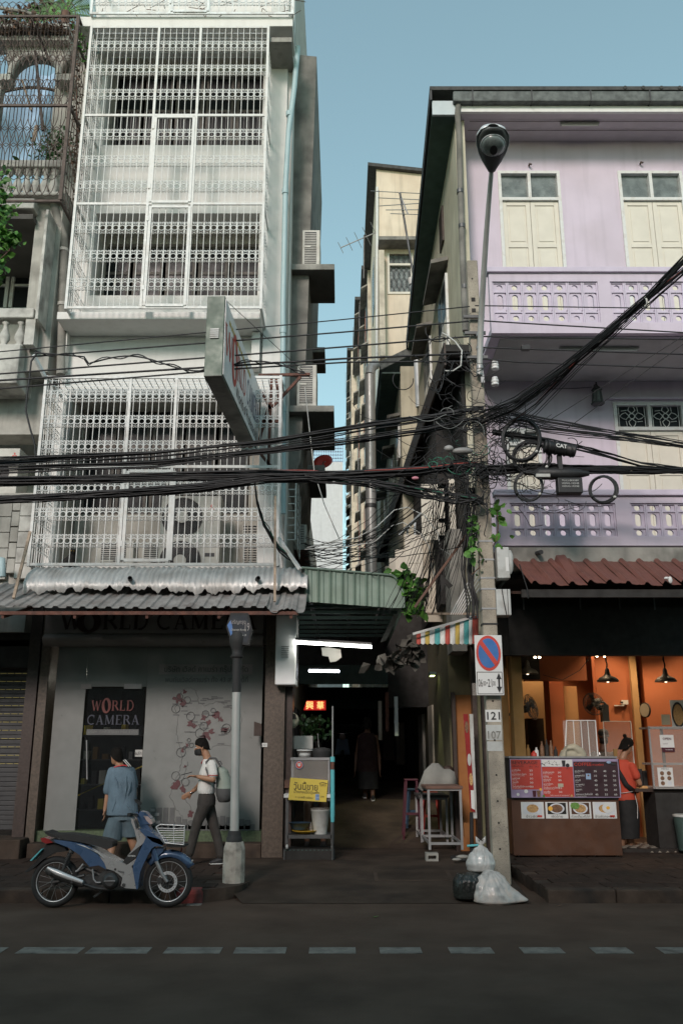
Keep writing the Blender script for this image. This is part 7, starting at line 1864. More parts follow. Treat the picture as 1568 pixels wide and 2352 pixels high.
# ================================================================== RUBBISH BAGS
def trash(label,c,R_,m,knot,seed,prof,lean=(0,0),tail=0,sy=.85):
    """prof: (radius, height) in units of R_, from the ground up; pleats gather towards the top"""
    c = V(c); t = thing('rubbish_bag',label,'rubbish bag',c,'rubbish bags at the foot of the utility pole'); r_ = random.Random(seed)
    N = 84; pl = [(r_.uniform(0,2 * pi),r_.uniform(.06,.2),r_.uniform(-1,1),r_.uniform(.05,.5)) for _ in range(22)]; rg = []
    lump = [(r_.uniform(0,6.28),r_.uniform(0,1),r_.uniform(.3,.6),r_.uniform(.04,.12)) for _ in range(9)]
    MM = 24
    for i in range(MM + 1):
        v = i / MM; q = v * (len(prof) - 1); k0 = min(int(q),len(prof) - 2); fr = q - k0
        r0,z0 = prof[k0]; r1,z1 = prof[k0 + 1]; s_ = fr * fr * (3 - 2 * fr); rr,zz = mix(r0,r1,s_),mix(z0,z1,fr); row = []
        for k in range(N):
            a = 2 * pi * k / N; f = 1.
            for (pa,pw,tw,st) in pl:
                d = abs((a - pa - tw * v + pi) % (2 * pi) - pi)
                if d < pw and v > st: f -= .13 * (1 - d / pw) * min(1,(v - st) * 2.2)
            for (la,lv,lw,lh) in lump:
                d = math.hypot((a - la + pi) % (2 * pi) - pi,(v - lv) * 2.5) / lw
                if d < 1: f += lh * (1 - d) ** 1.2
            x,y = math.cos(a) * rr * f,math.sin(a) * rr * f * sy
            if tail: x += tail * max(0,math.cos(a)) ** 10 * max(0,1 - abs(v - .2) * 3.2)
            row.append(c + V(((x + lean[0] * v) * R_,(y + lean[1] * v) * R_,zz * R_)))
        rg.append(row)
    MB().rings(rg,smooth=True).build('sack',m,t)
    if knot:
        tp = c + V((lean[0] * R_,0,prof[-1][1] * R_)); mb = MB()
        mb.tube([tp - V((0,0,.04)),tp + V((0,0,.02)),tp + V((.01,0,.05))],[.03,.016,.028],8)
        for s in (-1,1): mb.tube([tp,tp + V((s * .045,0,.04)),tp + V((s * .05,0,.09)),tp + V((s * .02,0,.06))],[.01,.022,.018,.007],6)
        mb.build('knot',m,t)
trash('round black rubbish bag lying left of the two pale bags',(W(1077,2066,11.05).x,11.05,.03),.19,'bag_black',False,3,[(.6,0),(.95,.12),(1,.6),(.98,1.1),(.75,1.45),(.2,1.55)])
trash('knotted white rubbish bag resting on top of the other two',(W(1103,2028,11.2).x,11.2,.3),.175,'bag_clear',True,5,[(.5,0),(.92,.2),(1.02,.6),(.85,1.1),(.5,1.5),(.14,1.78)],(.12,0))
trash('larger slumped clear bag full of coloured litter, lowest right',(W(1136,2072,10.9).x,10.93,.004),.24,'bag_clutter',False,8,[(.8,0),(1.0,.1),(1.0,.4),(.9,.75),(.68,1.1),(.4,1.38),(.1,1.48)],(-.12,.25),.65,.7)
# ================================================================== PEOPLE
def hand(mb,wrist,d,palm_n,curl=.5,L=.17,thumb=1):
    """palm and five bent fingers added to mb"""
    wrist = V(wrist); d = V(d).normalized(); n = V(palm_n); n = (n - d * n.dot(d)).normalized(); s = d.cross(n).normalized()
    pl = L * .5
    loft(mb,[(wrist,s * .024,n * .02),(wrist + d * pl * .5,s * .04,n * .016),(wrist + d * pl,s * .042,n * .013)],10)
    for k,fl in enumerate((.072,.082,.077,.06)):
        b = wrist + d * pl * .95 + s * (.03 - .02 * k) * thumb; dd = d.copy(); p = [b - d * .02,b]
        for j in range(3):
            dd = (Matrix.Rotation(-curl * (.35 + .25 * j),3,s) @ dd); p.append(p[-1] + dd * fl / 3 * (1.15 - .12 * j))
        mb.tube(p,[.009,.0095,.009,.008,.0065],8)
    t0 = wrist + d * .02 + s * .028 * thumb; t1 = t0 + (s * thumb * .8 + d * .8 - n * .3 * curl).normalized() * .035; t2 = t1 + (s * thumb * .25 + d - n * .4 * curl).normalized() * .032
    mb.tube([t0 - d * .01,t0,t1,t2],[.012,.013,.011,.008],8)
def head(mb,c,face,up,s=1.0):
    """skull, jaw, nose, ears"""
    c = V(c); f = V(face).normalized(); u = V(up); u = (u - f * u.dot(f)).normalized(); r = f.cross(u)
    secs = []
    for z,fr,bk,w in ((-.115,.058,-.01,.03),(-.1,.075,-.03,.045),(-.07,.085,-.055,.06),(-.03,.09,-.08,.068),(.01,.092,-.095,.073),(.05,.09,-.098,.074),(.085,.07,-.085,.064),(.11,.035,-.05,.04),(.12,.01,-.02,.015)):
        cc = c + u * z * s + f * (fr + bk) / 2 * s; secs.append((cc,r * w * s,f * (fr - bk) / 2 * s))
    loft(mb,secs,16)
    mb.tube([c + f * .085 * s + u * .015 * s,c + f * .108 * s - u * .02 * s,c + f * .085 * s - u * .03 * s],[.007,.013,.01],8)
    for k in (-1,1): mb.ball(c + r * k * .075 * s - f * .01 * s + u * -.005 * s,.009,.016,.03,8,6)
    return c,f,u,r
def face_bits(t,c,f,u,r,s=1.0,mouth=True):
    for k in (-1,1):
        e = c + f * .084 * s + r * k * .031 * s + u * .01 * s
        MB().ball(e,.011,.008,.008,8,6).build('eye','print_white',t); MB().ball(e + f * .007,.005,.004,.006,8,6).build('pupil','ink',t)
        MB().tube([e + u * .02 - r * .013 + f * .003,e + u * .024 + f * .005,e + u * .02 + r * .013 + f * .003],.0035,5).build('eyebrow','hair',t)
    if mouth: MB().tube([c + f * .084 * s - u * .055 * s - r * .02,c + f * .092 * s - u * .056 * s,c + f * .084 * s - u * .055 * s + r * .02],.005,6).build('lips',mat('lips',(.25,.08,.07),.5),t)
def hairdo(t,c,f,u,r,s=1.0,back=-.03,side=-.02,fringe=.045,jit=.006,bun=None):
    m = MB(); rows = []
    for i in range(12):
        th = mix(-.05,pi / 2,i / 11); row = []
        for k in range(28):
            a = 2 * pi * k / 28; fc = math.cos(a)
            low = mix(side,fringe,max(fc,0) ** .6) if fc > 0 else mix(side,back,(-fc) ** .7)
            z = low + (.128 - low) * math.sin(max(th,0)) ; rr = math.cos(max(th,0)) ** .55
            rr = max(rr,.05)
            p = c + u * z * s + (f * (fc * (.098 if fc > 0 else .106)) + r * (math.sin(a) * .084) - f * .006) * rr * s
            row.append(p + V((rnd.uniform(-jit,jit),rnd.uniform(-jit,jit),rnd.uniform(-jit,jit))))
        rows.append(row)
    m.rings(rows)
    m.ball(c + u * .03 * s - f * .012 * s,.07 * s,.075 * s,.085 * s,14,10)
    if bun: m.ball(c + bun,.035,.035,.035)
    blob('hair','hair',t,m,.007,2)
def seg(mb,*pr):
    """pr: (point, radius) chain, joints rounded"""
    for (p,a),(q,b) in zip(pr,pr[1:]): cap(mb,p,q,a,b,12)
def shoe(t,heel,toe,m='ink',sole='print_white',name='shoe'):
    heel = V(heel); toe = V(toe); d = (toe - heel).normalized(); s = d.cross(V((0,0,1))).normalized(); n = V((0,0,1)) if abs(d.z) < .9 else V((0,-1,0)); n = (n - d * n.dot(d)).normalized(); L = (toe - heel).length
    b = MB(); loft(b,[(heel + n * .05,s * .026,n * .045),(heel + d * L * .12 + n * .055,s * .035,n * .055),(heel + d * L * .35 + n * .048,s * .038,n * .045),(heel + d * L * .7 + n * .033,s * .046,n * .03),(heel + d * L * .95 + n * .025,s * .035,n * .02),(toe + n * .022,s * .012,n * .01)],14)
    o = b.build(name,m,t)
    MB().prism([heel + s * .03 - d * .01,heel + d * L * .3 + s * .036,heel + d * L * .7 + s * .048,toe + s * .02,toe - s * .02,heel + d * L * .7 - s * .048,heel + d * L * .3 - s * .036,heel - s * .03 - d * .01],n * .018).build('sole',sole,o)
# ---- man in white shirt looking at his phone, walking left
YA_ = 13.25
def A(cx,cy,dy=0): return W(218 + cx * .2087,1677 + cy * .2087,YA_ + dy)
pm = thing('person','man in white shirt, grey trousers and black mask walking left with a phone and backpack','person',A(1230,1480))
L_ = V((-1,0,0)); U_ = V((0,0,1))
hc = A(1178,190)
fdir = V((-1,-.22,-.16)).normalized()
body = MB(); c_,f_,u_,r_ = head(body,hc,fdir,U_)
seg(body,(A(1215,240),.055),(A(1245,330),.062))
shN,shF = A(1288,385,-.19),A(1262,385,.19)
elN,wrN = A(1300,545,-.24),A(1130,512,-.2)
elF,wrF = A(1150,610,.2),A(1060,690,.12)
seg(body,(shN,.05),(elN,.043),(A(1215,530,-.22),.04),(wrN,.027))
seg(body,(shF,.05),(elF,.04),(wrF,.027))
hand(body,wrN,V((-1,-.0,.12)),V((0,.2,1)),.55,thumb=-1)
hand(body,wrF,V((-.85,-.35,-.5)),V((.1,-1,-.2)),.35,thumb=-1)
seg(body,(A(1250,400),.1),(A(1235,690),.1))
blob('body','skin',pm,body,.0085,3)
face_bits(pm,c_,f_,u_,r_,mouth=False)
hairdo(pm,c_,f_,u_,r_,1.05,back=-.055,side=0,fringe=.05)
mk_ = MB(); rg = []
for i in range(6):
    z = mix(-.105,-.012,i / 5); row = []
    for k in range(13):
        a = mix(-1.35,1.35,k / 12); rr = .1 + .012 * math.cos(a) * math.sin(i / 5 * pi); row.append(c_ + u_ * z + f_ * (math.cos(a) * rr) * (.88 if i in (0,) else 1.03) + r_ * math.sin(a) * .079)
    rg.append(row)
mk_.grid(rg).build('face_mask','mask_black',pm,solid=.003)
st = MB()
loft(st,[(A(1232,318),V((.045,0,0)),V((0,.06,0))),(A(1250,345),V((.085,0,0)),V((0,.14,0))),(A(1265,385),V((.11,0,0)),V((0,.2,0))),(A(1245,470),V((.125,0,0)),V((0,.19,0))),(A(1228,590),V((.12,0,0)),V((0,.175,0))),(A(1225,660),V((.128,0,0)),V((0,.178,0))),(A(1230,698),V((.118,0,0)),V((0,.17,0)))],20)
seg(st,(A(1285,378,-.18),.068),(A(1302,490,-.22),.068)); seg(st,(A(1262,385,.18),.068),(A(1215,500,.2),.064))
blob('shirt','shirt_white',pm,st,.01,3)
MB().tube([A(1230,303),A(1195,330,-.03),A(1180,352,-.02),A(1205,340,.02)],.009,6).build('collar_trim','red_trim',pm)
for k in range(2): MB().tube([A(1185 - 0,355,-.01),A(1172,365,0)],.012,5).build('collar_tab','red_trim',pm)
MB().tube([A(1302,497,-.22) + V((math.cos(a) * .07,math.sin(a) * .07,.0)) for a in [k * pi / 8 for k in range(16)]],.005,5,closed=True).build('sleeve_trim','red_trim',pm)
tr = MB()
seg(tr,(A(1228,715),.105),(A(1232,790),.118))
loft(tr,[(A(1230,700),V((.115,0,0)),V((0,.165,0))),(A(1232,760),V((.13,0,0)),V((0,.18,0))),(A(1225,830),V((.135,0,0)),V((0,.175,0)))],18)
seg(tr,(A(1215,810,-.09),.098),(A(1130,1010,-.09),.075),(A(1085,1180,-.08),.068),(A(1045,1350,-.08),.062))
seg(tr,(A(1245,810,.09),.096),(A(1305,1040,.09),.075),(A(1350,1200,.09),.066),(A(1385,1375,.09),.058))
blob('trousers','trousers',pm,tr,.011,3)
shoe(pm,A(1075,1440,-.08),A(975,1478,-.08),'ink','box_grey')
shoe(pm,A(1402,1478,.09),A(1262,1478,.09),'ink','print_white')
ph = MB(); ph.obox(A(1010,478,-.2),V((.075,0,.02)),V((0,.036,0)),V((-.001,0,.005))); ph.build('phone','ink',label='black phone held out by the man in the white shirt',cat='phone')
MB().tube([wrF + V((math.cos(a) * .031,math.sin(a) * .03,math.cos(a) * .012)) for a in [k * pi / 8 for k in range(16)]],.007,6,closed=True).build('wristwatch','chrome',label='steel watch on the lowered wrist of the man in white',cat='watch')
bk_ = thing('backpack','pale green and grey backpack worn by the man in the white shirt','backpack',A(1420,780))
m = MB(); loft(m,[(A(1385,400),V((.04,0,0)),V((0,.09,0))),(A(1400,450),V((.085,0,.01)),V((0,.14,0))),(A(1420,560),V((.11,0,.01)),V((0,.16,0))),(A(1432,660),V((.125,0,.01)),V((0,.165,0))),(A(1432,740),V((.115,0,0)),V((0,.155,0))),(A(1425,785),V((.08,0,0)),V((0,.12,0)))],18)
blob('pack','bag_green',bk_,m,.012,3)
m = MB(); loft(m,[(A(1425,640),V((.13,0,0)),V((0,.17,0))),(A(1430,700),V((.13,0,0)),V((0,.17,0))),(A(1430,760),V((.11,0,0)),V((0,.16,0))),(A(1420,792),V((.07,0,0)),V((0,.11,0)))],18); m.build('lower_panel','bag_grey',bk_)
m = MB(); m.tube([A(1385,400,-.1),A(1330,310,-.12),A(1270,305,-.14),A(1228,350,-.15),A(1228,430,-.19),A(1260,520,-.2),A(1330,590,-.18)],.016,6); m.build('strap','bag_grey',bk_)
MB().tube([A(1360,350),A(1380,340),A(1400,380)],.01,6).build('grab_loop','bag_grey',bk_)
# ---- man in blue shirt and shorts seen from behind
YB_ = 13.6
def Q(cx,cy,dy=0): return W(218 + cx * .2087,1677 + cy * .2087,YB_ + dy)
pn_ = thing('person','man in loose blue shirt and blue shorts seen from behind at the shop door','person',Q(300,1500))
body = MB(); fd_ = V((-.75,.65,0)).normalized()
c_,f_,u_,r_ = head(body,Q(240,292),fd_,U_)
seg(body,(Q(262,340),.055),(Q(285,430),.065))
sL,sR = Q(180,470,-.02),Q(400,470,.05)
seg(body,(sL,.052),(Q(145,700,-.02),.042),(Q(112,885,-.03),.028))
seg(body,(sR,.052),(Q(440,700,.1),.042),(Q(430,850,.18),.028))
hand(body,Q(112,885,-.03),V((.08,-.1,-1)),V((1,0,0)),.6); hand(body,Q(430,850,.18),V((0,.4,-.8)),V((-1,0,0)),.5)
seg(body,(Q(300,480),.1),(Q(310,900),.1))
seg(body,(Q(390,1150,.04),.068),(Q(425,1260,.05),.062),(Q(455,1400,.1),.045),(Q(462,1530,.12),.036))
seg(body,(Q(210,1190,-.04),.068),(Q(190,1300,-.05),.06),(Q(165,1420,-.1),.045),(Q(150,1545,-.1),.036))
blob('body','skin',pn_,body,.0085,3)
hairdo(pn_,c_,f_,u_,r_,1.06,back=-.07,side=-.02,fringe=.04)
face_bits(pn_,c_,f_,u_,r_)
sh = MB()
loft(sh,[(Q(280,385),V((.06,0,0)),V((0,.06,0))),(Q(285,420),V((.14,0,0)),V((0,.09,0))),(Q(290,460),V((.2,0,0)),V((0,.11,0))),(Q(300,560),V((.215,0,0)),V((0,.13,0))),(Q(305,720),V((.215,0,0)),V((0,.14,0))),(Q(305,850),V((.23,0,0)),V((0,.15,0))),(Q(305,935),V((.235,0,0)),V((0,.155,0)))],22)
seg(sh,(Q(190,455,-.02),.07),(Q(165,570,-.02),.076),(Q(150,660,-.02),.08)); seg(sh,(Q(400,455,.05),.07),(Q(425,600,.07),.076))
blob('shirt','shirt_blue',pn_,sh,.0105,2)
m = MB()
for (x0,y0,x1,y1) in ((215,500,260,640),(350,500,330,760),(240,700,190,900),(395,560,360,720),(300,760,420,905),(270,560,300,690)):
    m.tube([Q(x0,y0,-.115),Q(mix(x0,x1,.5) + 8,mix(y0,y1,.5),-.138),Q(x1,y1,-.14)],[.003,.011,.003],6)
m.build('shirt_folds','shirt_blue',pn_,kind='stuff')
hm = MB(); loft(hm,[(Q(315,925),V((.16,0,0)),V((0,.12,0))),(Q(310,990),V((.185,0,0)),V((0,.14,0)))],18)
loft(hm,[(Q(240,960,-.02),V((.12,0,0)),V((0,.125,0))),(Q(205,1100,-.04),V((.135,0,0)),V((0,.13,0))),(Q(185,1215,-.05),V((.15,0,0)),V((0,.135,0)))],16)
loft(hm,[(Q(370,960,.02),V((.115,0,0)),V((0,.125,0))),(Q(385,1080,.04),V((.12,0,0)),V((0,.125,0))),(Q(395,1175,.04),V((.125,0,0)),V((0,.125,0)))],16)
blob('shorts','shorts',pn_,hm,.011,2)
MB().tube([Q(215,408,-.06),Q(260,395,-.08),Q(320,385,-.08),Q(355,395,-.05)],.01,6).build('lanyard','red_trim',pn_)
shoe(pn_,Q(475,1590,.08),Q(430,1590,.28),'ink','box_grey','sandal'); shoe(pn_,Q(160,1600,-.14),Q(110,1600,.06),'ink','box_grey','sandal')
for k,(a,b) in enumerate((((315,330),(378,402)),((332,322),(400,400)))):
    MB().tube([Q(*a,-.1),Q(*b,-.12)],.007,6).build('metal_rod','box_grey',label=('lower' if k == 0 else 'upper') + ' shiny short rod over the shoulder of the man in blue',cat='rod')
# ---- woman in maroon deep in the alley, seen from behind
YD_ = 18.2; gnd = .16
def D(px,py,dy=0): return W(px,py,YD_ + dy)
pd = thing('person','dim figure in maroon top and dark skirt walking away down the alley','person',D(843,1836))
body = MB(); c_,f_,u_,r_ = head(body,D(843,1662),V((0,1,0)),U_)
seg(body,(D(843,1670),.05),(D(843,1685),.06)); seg(body,(D(826,1692),.045),(D(818,1735,.05),.038),(D(815,1768,-.02),.026)); seg(body,(D(862,1692),.045),(D(870,1735,.05),.038),(D(872,1768,.0),.026))
hand(body,D(815,1768,-.02),V((0,.1,-1)),V((1,0,0)),.5); hand(body,D(872,1768),V((0,.1,-1)),V((-1,0,0)),.5)
seg(body,(D(843,1690),.1),(D(843,1770),.11)); seg(body,(D(838,1780),.09),(D(838,1815,.1),.05),(D(840,1838,.1),.034)); seg(body,(D(853,1780),.09),(D(855,1815,-.05),.05),(D(856,1842,-.1),.034))
blob('body','skin_dark',pd,body,.011,3); hairdo(pd,c_,f_,u_,r_,1.08,back=-.1,side=-.06)
m = MB(); loft(m,[(D(843,1683),V((.12,0,0)),V((0,.08,0))),(D(843,1696),V((.2,0,0)),V((0,.12,0))),(D(843,1735),V((.2,0,0)),V((0,.13,0))),(D(843,1772),V((.22,0,0)),V((0,.15,0)))],18); m.build('top','shirt_maroon',pd)
m = MB(); loft(m,[(D(845,1768),V((.2,0,0)),V((0,.14,0))),(D(846,1812),V((.2,0,0)),V((0,.15,0)))],18); m.build('skirt','apron',pd)
shoe(pd,V((D(838,1845).x,18.25,.79)),V((D(838,1845).x,18.48,.8))); shoe(pd,V((D(856,1845).x,18.05,.75)),V((D(856,1845).x,18.28,.79)))
# ---- vendor behind the cart
pv = thing('person','vendor in the shadows seated behind the yellow-signed food cart','person',W(735,1760,15.2))
body = MB(); hc = W(727,1722,15.2); c_,f_,u_,r_ = head(body,hc,V((-.2,-1,-.1)),U_)
seg(body,(hc - V((0,0,.09)),.05),(hc - V((0,0,.2)),.065))
for s in (-1,1): seg(body,(hc + V((s * .17,0,-.27)),.05),(hc + V((s * .22,-.1,-.55)),.042),(hc + V((s * .12,-.35,-.6)),.03)); hand(body,hc + V((s * .12,-.35,-.6)),V((-s * .3,-1,0)),V((0,0,1)),.6)
seg(body,(hc + V((0,0,-.3)),.12),(hc + V((0,.05,-.8)),.14))
for s in (-1,1): seg(body,(hc + V((s * .1,.05,-.85)),.09),(hc + V((s * .13,-.4,-.85)),.07),(hc + V((s * .13,-.4,-1.4)),.045))
blob('body','skin_dark',pv,body,.012,3); hairdo(pv,c_,f_,u_,r_,1.05); face_bits(pv,c_,f_,u_,r_)
m = MB(); loft(m,[(hc - V((0,0,.17)),V((.09,0,0)),V((0,.07,0))),(hc - V((0,0,.25)),V((.21,0,0)),V((0,.1,0))),(hc - V((0,0,.55)),V((.2,0,0)),V((0,.14,0))),(hc - V((0,0,.9)),V((.2,0,0)),V((0,.16,0)))],18); m.build('shirt','shirt_dark',pv)
for s in (-1,1): shoe(pv,hc + V((s * .13,-.36,-1.5)),hc + V((s * .13,-.6,-1.5)))
stl = thing('stool','low dark stool under the cart vendor','stool',V((hc.x,15.3,.16)))
MB().box(hc.x - .18,hc.x + .18,15.1,15.5,hc.z - 1.02,hc.z - .97).build('seat','wood_dark',stl)
for s in (-1,1):
    for q in (15.13,15.47): MB().box(hc.x + s * .16 - .015,hc.x + s * .16 + .015,q - .015,q + .015,.16,hc.z - 1.02).build('leg','wood_dark',stl)
# ---- cafe staff
YE_ = 15.3
def S(px,py,dy=0): return W(px,py,YE_ + dy)
ps = thing('person','cafe worker with a hair bun, orange shirt and black apron turned to the counter','person',S(1440,1950))
body = MB(); hc = S(1438,1713); c_,f_,u_,r_ = head(body,hc,V((.85,.2,-.35)),U_,1.08)
seg(body,(hc - V((.02,0,.07)),.05),(S(1428,1742),.065))
seg(body,(S(1452,1762,-.12),.05),(S(1468,1800,-.1),.042),(S(1463,1812,.12),.03)); hand(body,S(1463,1812,.12),V((.2,1,-.3)),V((0,0,1)),.6)
seg(body,(S(1405,1762,.1),.05),(S(1420,1800,.22),.042),(S(1445,1812,.3),.03)); hand(body,S(1445,1812,.3),V((.6,.8,-.2)),V((0,0,1)),.6)
seg(body,(S(1430,1760),.1),(S(1432,1850),.12)); seg(body,(S(1427,1870,-.05),.09),(S(1425,1960,-.05),.05)); seg(body,(S(1445,1870,.08),.09),(S(1447,1960,.08),.05))
blob('body','skin',ps,body,.01,3); hairdo(ps,c_,f_,u_,r_,1.12,back=-.1,side=-.06,bun=V((-.02,-.0,.165))); face_bits(ps,c_,f_,u_,r_)
m = MB(); loft(m,[(S(1428,1744),V((.07,0,0)),V((0,.06,0))),(S(1427,1752),V((.15,0,0)),V((0,.11,0))),(S(1428,1770),V((.2,0,0)),V((0,.13,0))),(S(1434,1810),V((.185,0,0)),V((0,.14,0))),(S(1432,1838),V((.2,0,0)),V((0,.16,0)))],20)
seg(m,(S(1450,1760,-.1),.068),(S(1460,1782,-.12),.07)); seg(m,(S(1407,1760,.08),.066),(S(1408,1785,.14),.068)); blob('shirt','shirt_orange',ps,m,.012,3)
m = MB(); loft(m,[(S(1435,1836),V((.19,0,0)),V((0,.16,0))),(S(1437,1870),V((.22,0,0)),V((0,.18,0))),(S(1438,1925),V((.21,0,0)),V((0,.17,0)))],18); m.build('apron','apron',ps)
m = MB(); m.grid([[S(1412,1746,-.12),S(1420,1744,-.12)],[S(1413,1768,-.17),S(1422,1766,-.17)],[S(1432,1805,-.17),S(1442,1800,-.17)],[S(1450,1822,-.15),S(1460,1815,-.13)]]).build('apron_strap','apron',ps,solid=.006)
MB().tube([S(1412,1822,-.12),S(1435,1821,-.17),S(1455,1817,-.15),S(1463,1850,-.16),S(1463,1880,-.18)],.005,5).build('apron_tie','print_white',ps)
for x in (1427,1447): shoe(ps,S(x - 8,1966,.0),S(x + 8,1964,.1))
ps2 = thing('person','cafe worker in black cap and mask standing behind the plastic screen','person',S(1385,1950,.8))
def S2(px,py,dy=0): return W(px,py,YE_ + .7 + dy)
body = MB(); hc = S2(1384,1692); c_,f_,u_,r_ = head(body,hc,V((.1,-1,-.25)),U_)
seg(body,(hc - V((0,0,.07)),.05),(S2(1384,1722),.065))
for s in (-1,1): seg(body,(S2(1384 + s * 21,1735),.05),(S2(1384 + s * 26,1770,-.08),.042),(S2(1384 + s * 12,1785,-.25),.03)); hand(body,S2(1384 + s * 12,1785,-.25),V((-s * .2,-1,-.1)),V((0,0,1)),.6)
seg(body,(S2(1384,1740),.1),(S2(1384,1850),.12))
for s in (-1,1): seg(body,(S2(1384 + s * 11,1850),.09),(S2(1384 + s * 11,1930),.05))
blob('body','skin_dark',ps2,body,.011,3); face_bits(ps2,c_,f_,u_,r_,mouth=False)
m = MB(); m.grid([[c_ + u_ * z + f_ * math.cos(a) * .1 + r_ * math.sin(a) * .08 for a in (-1.3,-.8,-.3,0,.3,.8,1.3)] for z in (-.105,-.06,-.01)]).build('face_mask','mask_black',ps2,solid=.003)
m = MB(); loft(m,[(c_ + u_ * .035,r_ * .092,f_ * .112),(c_ + u_ * .08,r_ * .09,f_ * .108),(c_ + u_ * .12,r_ * .07,f_ * .08),(c_ + u_ * .135,r_ * .03,f_ * .03)],18); m.prism([c_ + u_ * .04 + f_ * .1 + r_ * .07,c_ + u_ * .035 + f_ * .17 + r_ * .04,c_ + u_ * .035 + f_ * .17 - r_ * .04,c_ + u_ * .04 + f_ * .1 - r_ * .07],u_ * .008); m.build('cap','apron',ps2)
m = MB(); loft(m,[(S2(1384,1726),V((.08,0,0)),V((0,.06,0))),(S2(1384,1734),V((.19,0,0)),V((0,.11,0))),(S2(1384,1770),V((.21,0,0)),V((0,.14,0))),(S2(1384,1850),V((.2,0,0)),V((0,.15,0)))],18)
for s in (-1,1): seg(m,(S2(1384 + s * 21,1735),.07),(S2(1384 + s * 25,1762,-.05),.068))
blob('shirt','shirt_dark',ps2,m,.013,3)
MB().tube([S2(1376,1728,-.1),S2(1380,1755,-.15),S2(1388,1775,-.16)],.006,5).build('lanyard','chrome',ps2)
m = MB(); loft(m,[(S2(1384,1835),V((.19,0,0)),V((0,.15,0))),(S2(1384,1920),V((.2,0,0)),V((0,.16,0)))],16); m.build('apron','apron',ps2)
# ================================================================== CAFE CONTENTS
YN_ = 14.12
def T(px,py,dy=0): return W(px,py,YN_ + dy)
ct = thing('counter','wood-fronted cafe counter on castors below the beverage menu board','counter',T(1296,1972))
a,b = T(1180,1965),T(1419,1836)
MB().box(a.x,b.x,YN_,YN_ + .02,a.z,b.z).build('front_panel','wood_front',ct,bevel=.003)
MB().box(a.x,a.x + .03,YN_ + .022,YN_ + .7,a.z,b.z).build('side_panel','wood_front',ct)
MB().box(b.x - .03,b.x,YN_ + .022,YN_ + .7,a.z,b.z).build('side_panel','wood_front',ct)
MB().box(a.x,b.x,YN_ - .03,YN_ + .72,b.z + .002,ZY(1741,YN_)- .001).build('top_section','black_matte',ct)
MB().box(a.x - .02,b.x + .02,YN_ - .05,YN_ + .75,ZY(1741,YN_),ZY(1741,YN_) + .025).build('worktop','steel',ct)
for x in (a.x + .08,mix(a.x,b.x,.4),mix(a.x,b.x,.75),b.x - .08): MB().lathe([(.03,-.012),(.032,0),(.03,.012)],(x,YN_ + .06,.185),12,(1,0,0)).build('castor','box_grey',ct)
# menu board
mn = thing('menu_board','red and black beverage and coffee menu board with prices on the counter','menu board',T(1296,1832))
a,b = W(1174,1832,YN_ - .06),W(1418,1743,YN_ - .06); ym = YN_ - .06
MB().box(a.x,b.x,ym,ym + .025,a.z,b.z).build('board','menu_lilac',mn)
bwid,bhei = b.x - a.x,b.z - a.z
def mp(u,v,d=.002): return V((a.x + bwid * u,ym - d,b.z - bhei * v))
def mrect(u0,v0,u1,v1,m,nm,d=.001): return MB().box(mp(u0,0).x,mp(u1,0).x,ym - d - .001,ym - d + .0005,mp(0,v1).z,mp(0,v0).z).build(nm,m,mn)
mrect(.008,.02,.285,.79,'menu_red','red_panel'); mrect(.292,.21,.575,.98,'menu_red','red_panel'); mrect(.583,.07,.992,.98,'menu_dark','dark_panel'); mrect(.292,.02,.575,.2,'print_white','pale_panel')
def mt(s,u,v,w,h,m='print_white',dd=.004): text(s,m,mn,mp(u,v,dd),bwid * w,bhei * h,ext=.0)
mt('BEVERAGE',.135,.095,.24,.09,'ink'); mt('เครื่องดื่มเย็น',.07,.185,.11,.045,'ink'); mt('เย็น',.19,.2,.03,.04,'ink'); mt('ปั่น',.245,.2,.03,.04,'ink')
for i,(th,en,pr) in enumerate((('ชาดำเย็น','Thai tea','25'),('แดง/เขียว โซดา','Red soda/Green Soda','25'),('เนสกาแฟ','Nescafe','30'),('โกโก้','Cocoa','30'),('โอวันติน/ไมโล นมสด','Ovaltine/Milo','30'))):
    v = .29 + i * .105; w_ = .0085 * len(th) + .01; mt(th,.015 + w_ / 2,v,w_,.05); mt(en,.015 + .003 * len(en),v + .045,.006 * len(en),.022); mt(pr,.19,v + .01,.03,.045)
mt('เย็น',.46,.25,.03,.04,'ink'); mt('ปั่น',.53,.25,.03,.04,'ink')
for i,(th,en,pr) in enumerate((('ชาเขียวนมสด','Green milk tea','30'),('ชาไทย','Thai milk tea','30'),('ชามะนาว','Lemon tea','30'),('มะนาวโซดา','Lemon soda',''),('น้ำผึ้งมะนาวโซดา','Honey Lemon Soda','35'),('นมเย็น','Pink milk','30'))):
    v = .345 + i * .1; w_ = .0085 * len(th) + .008; mt(th,.3 + w_ / 2,v,w_,.05); mt(en,.3 + .003 * len(en),v + .042,.006 * len(en),.022)
    if pr: mt(pr,.45,v + .01,.03,.045)
mrect(.43,.64,.48,.73,'cloth_cream','price_patch',.003)
mt('"เพิ่ม มะนาว 5 บาทนะคะ"',.44,.94,.18,.035)
mt('COFFEE',.67,.14,.16,.085,'logo_red'); mt('กาแฟสด',.81,.15,.1,.06,'logo_red')
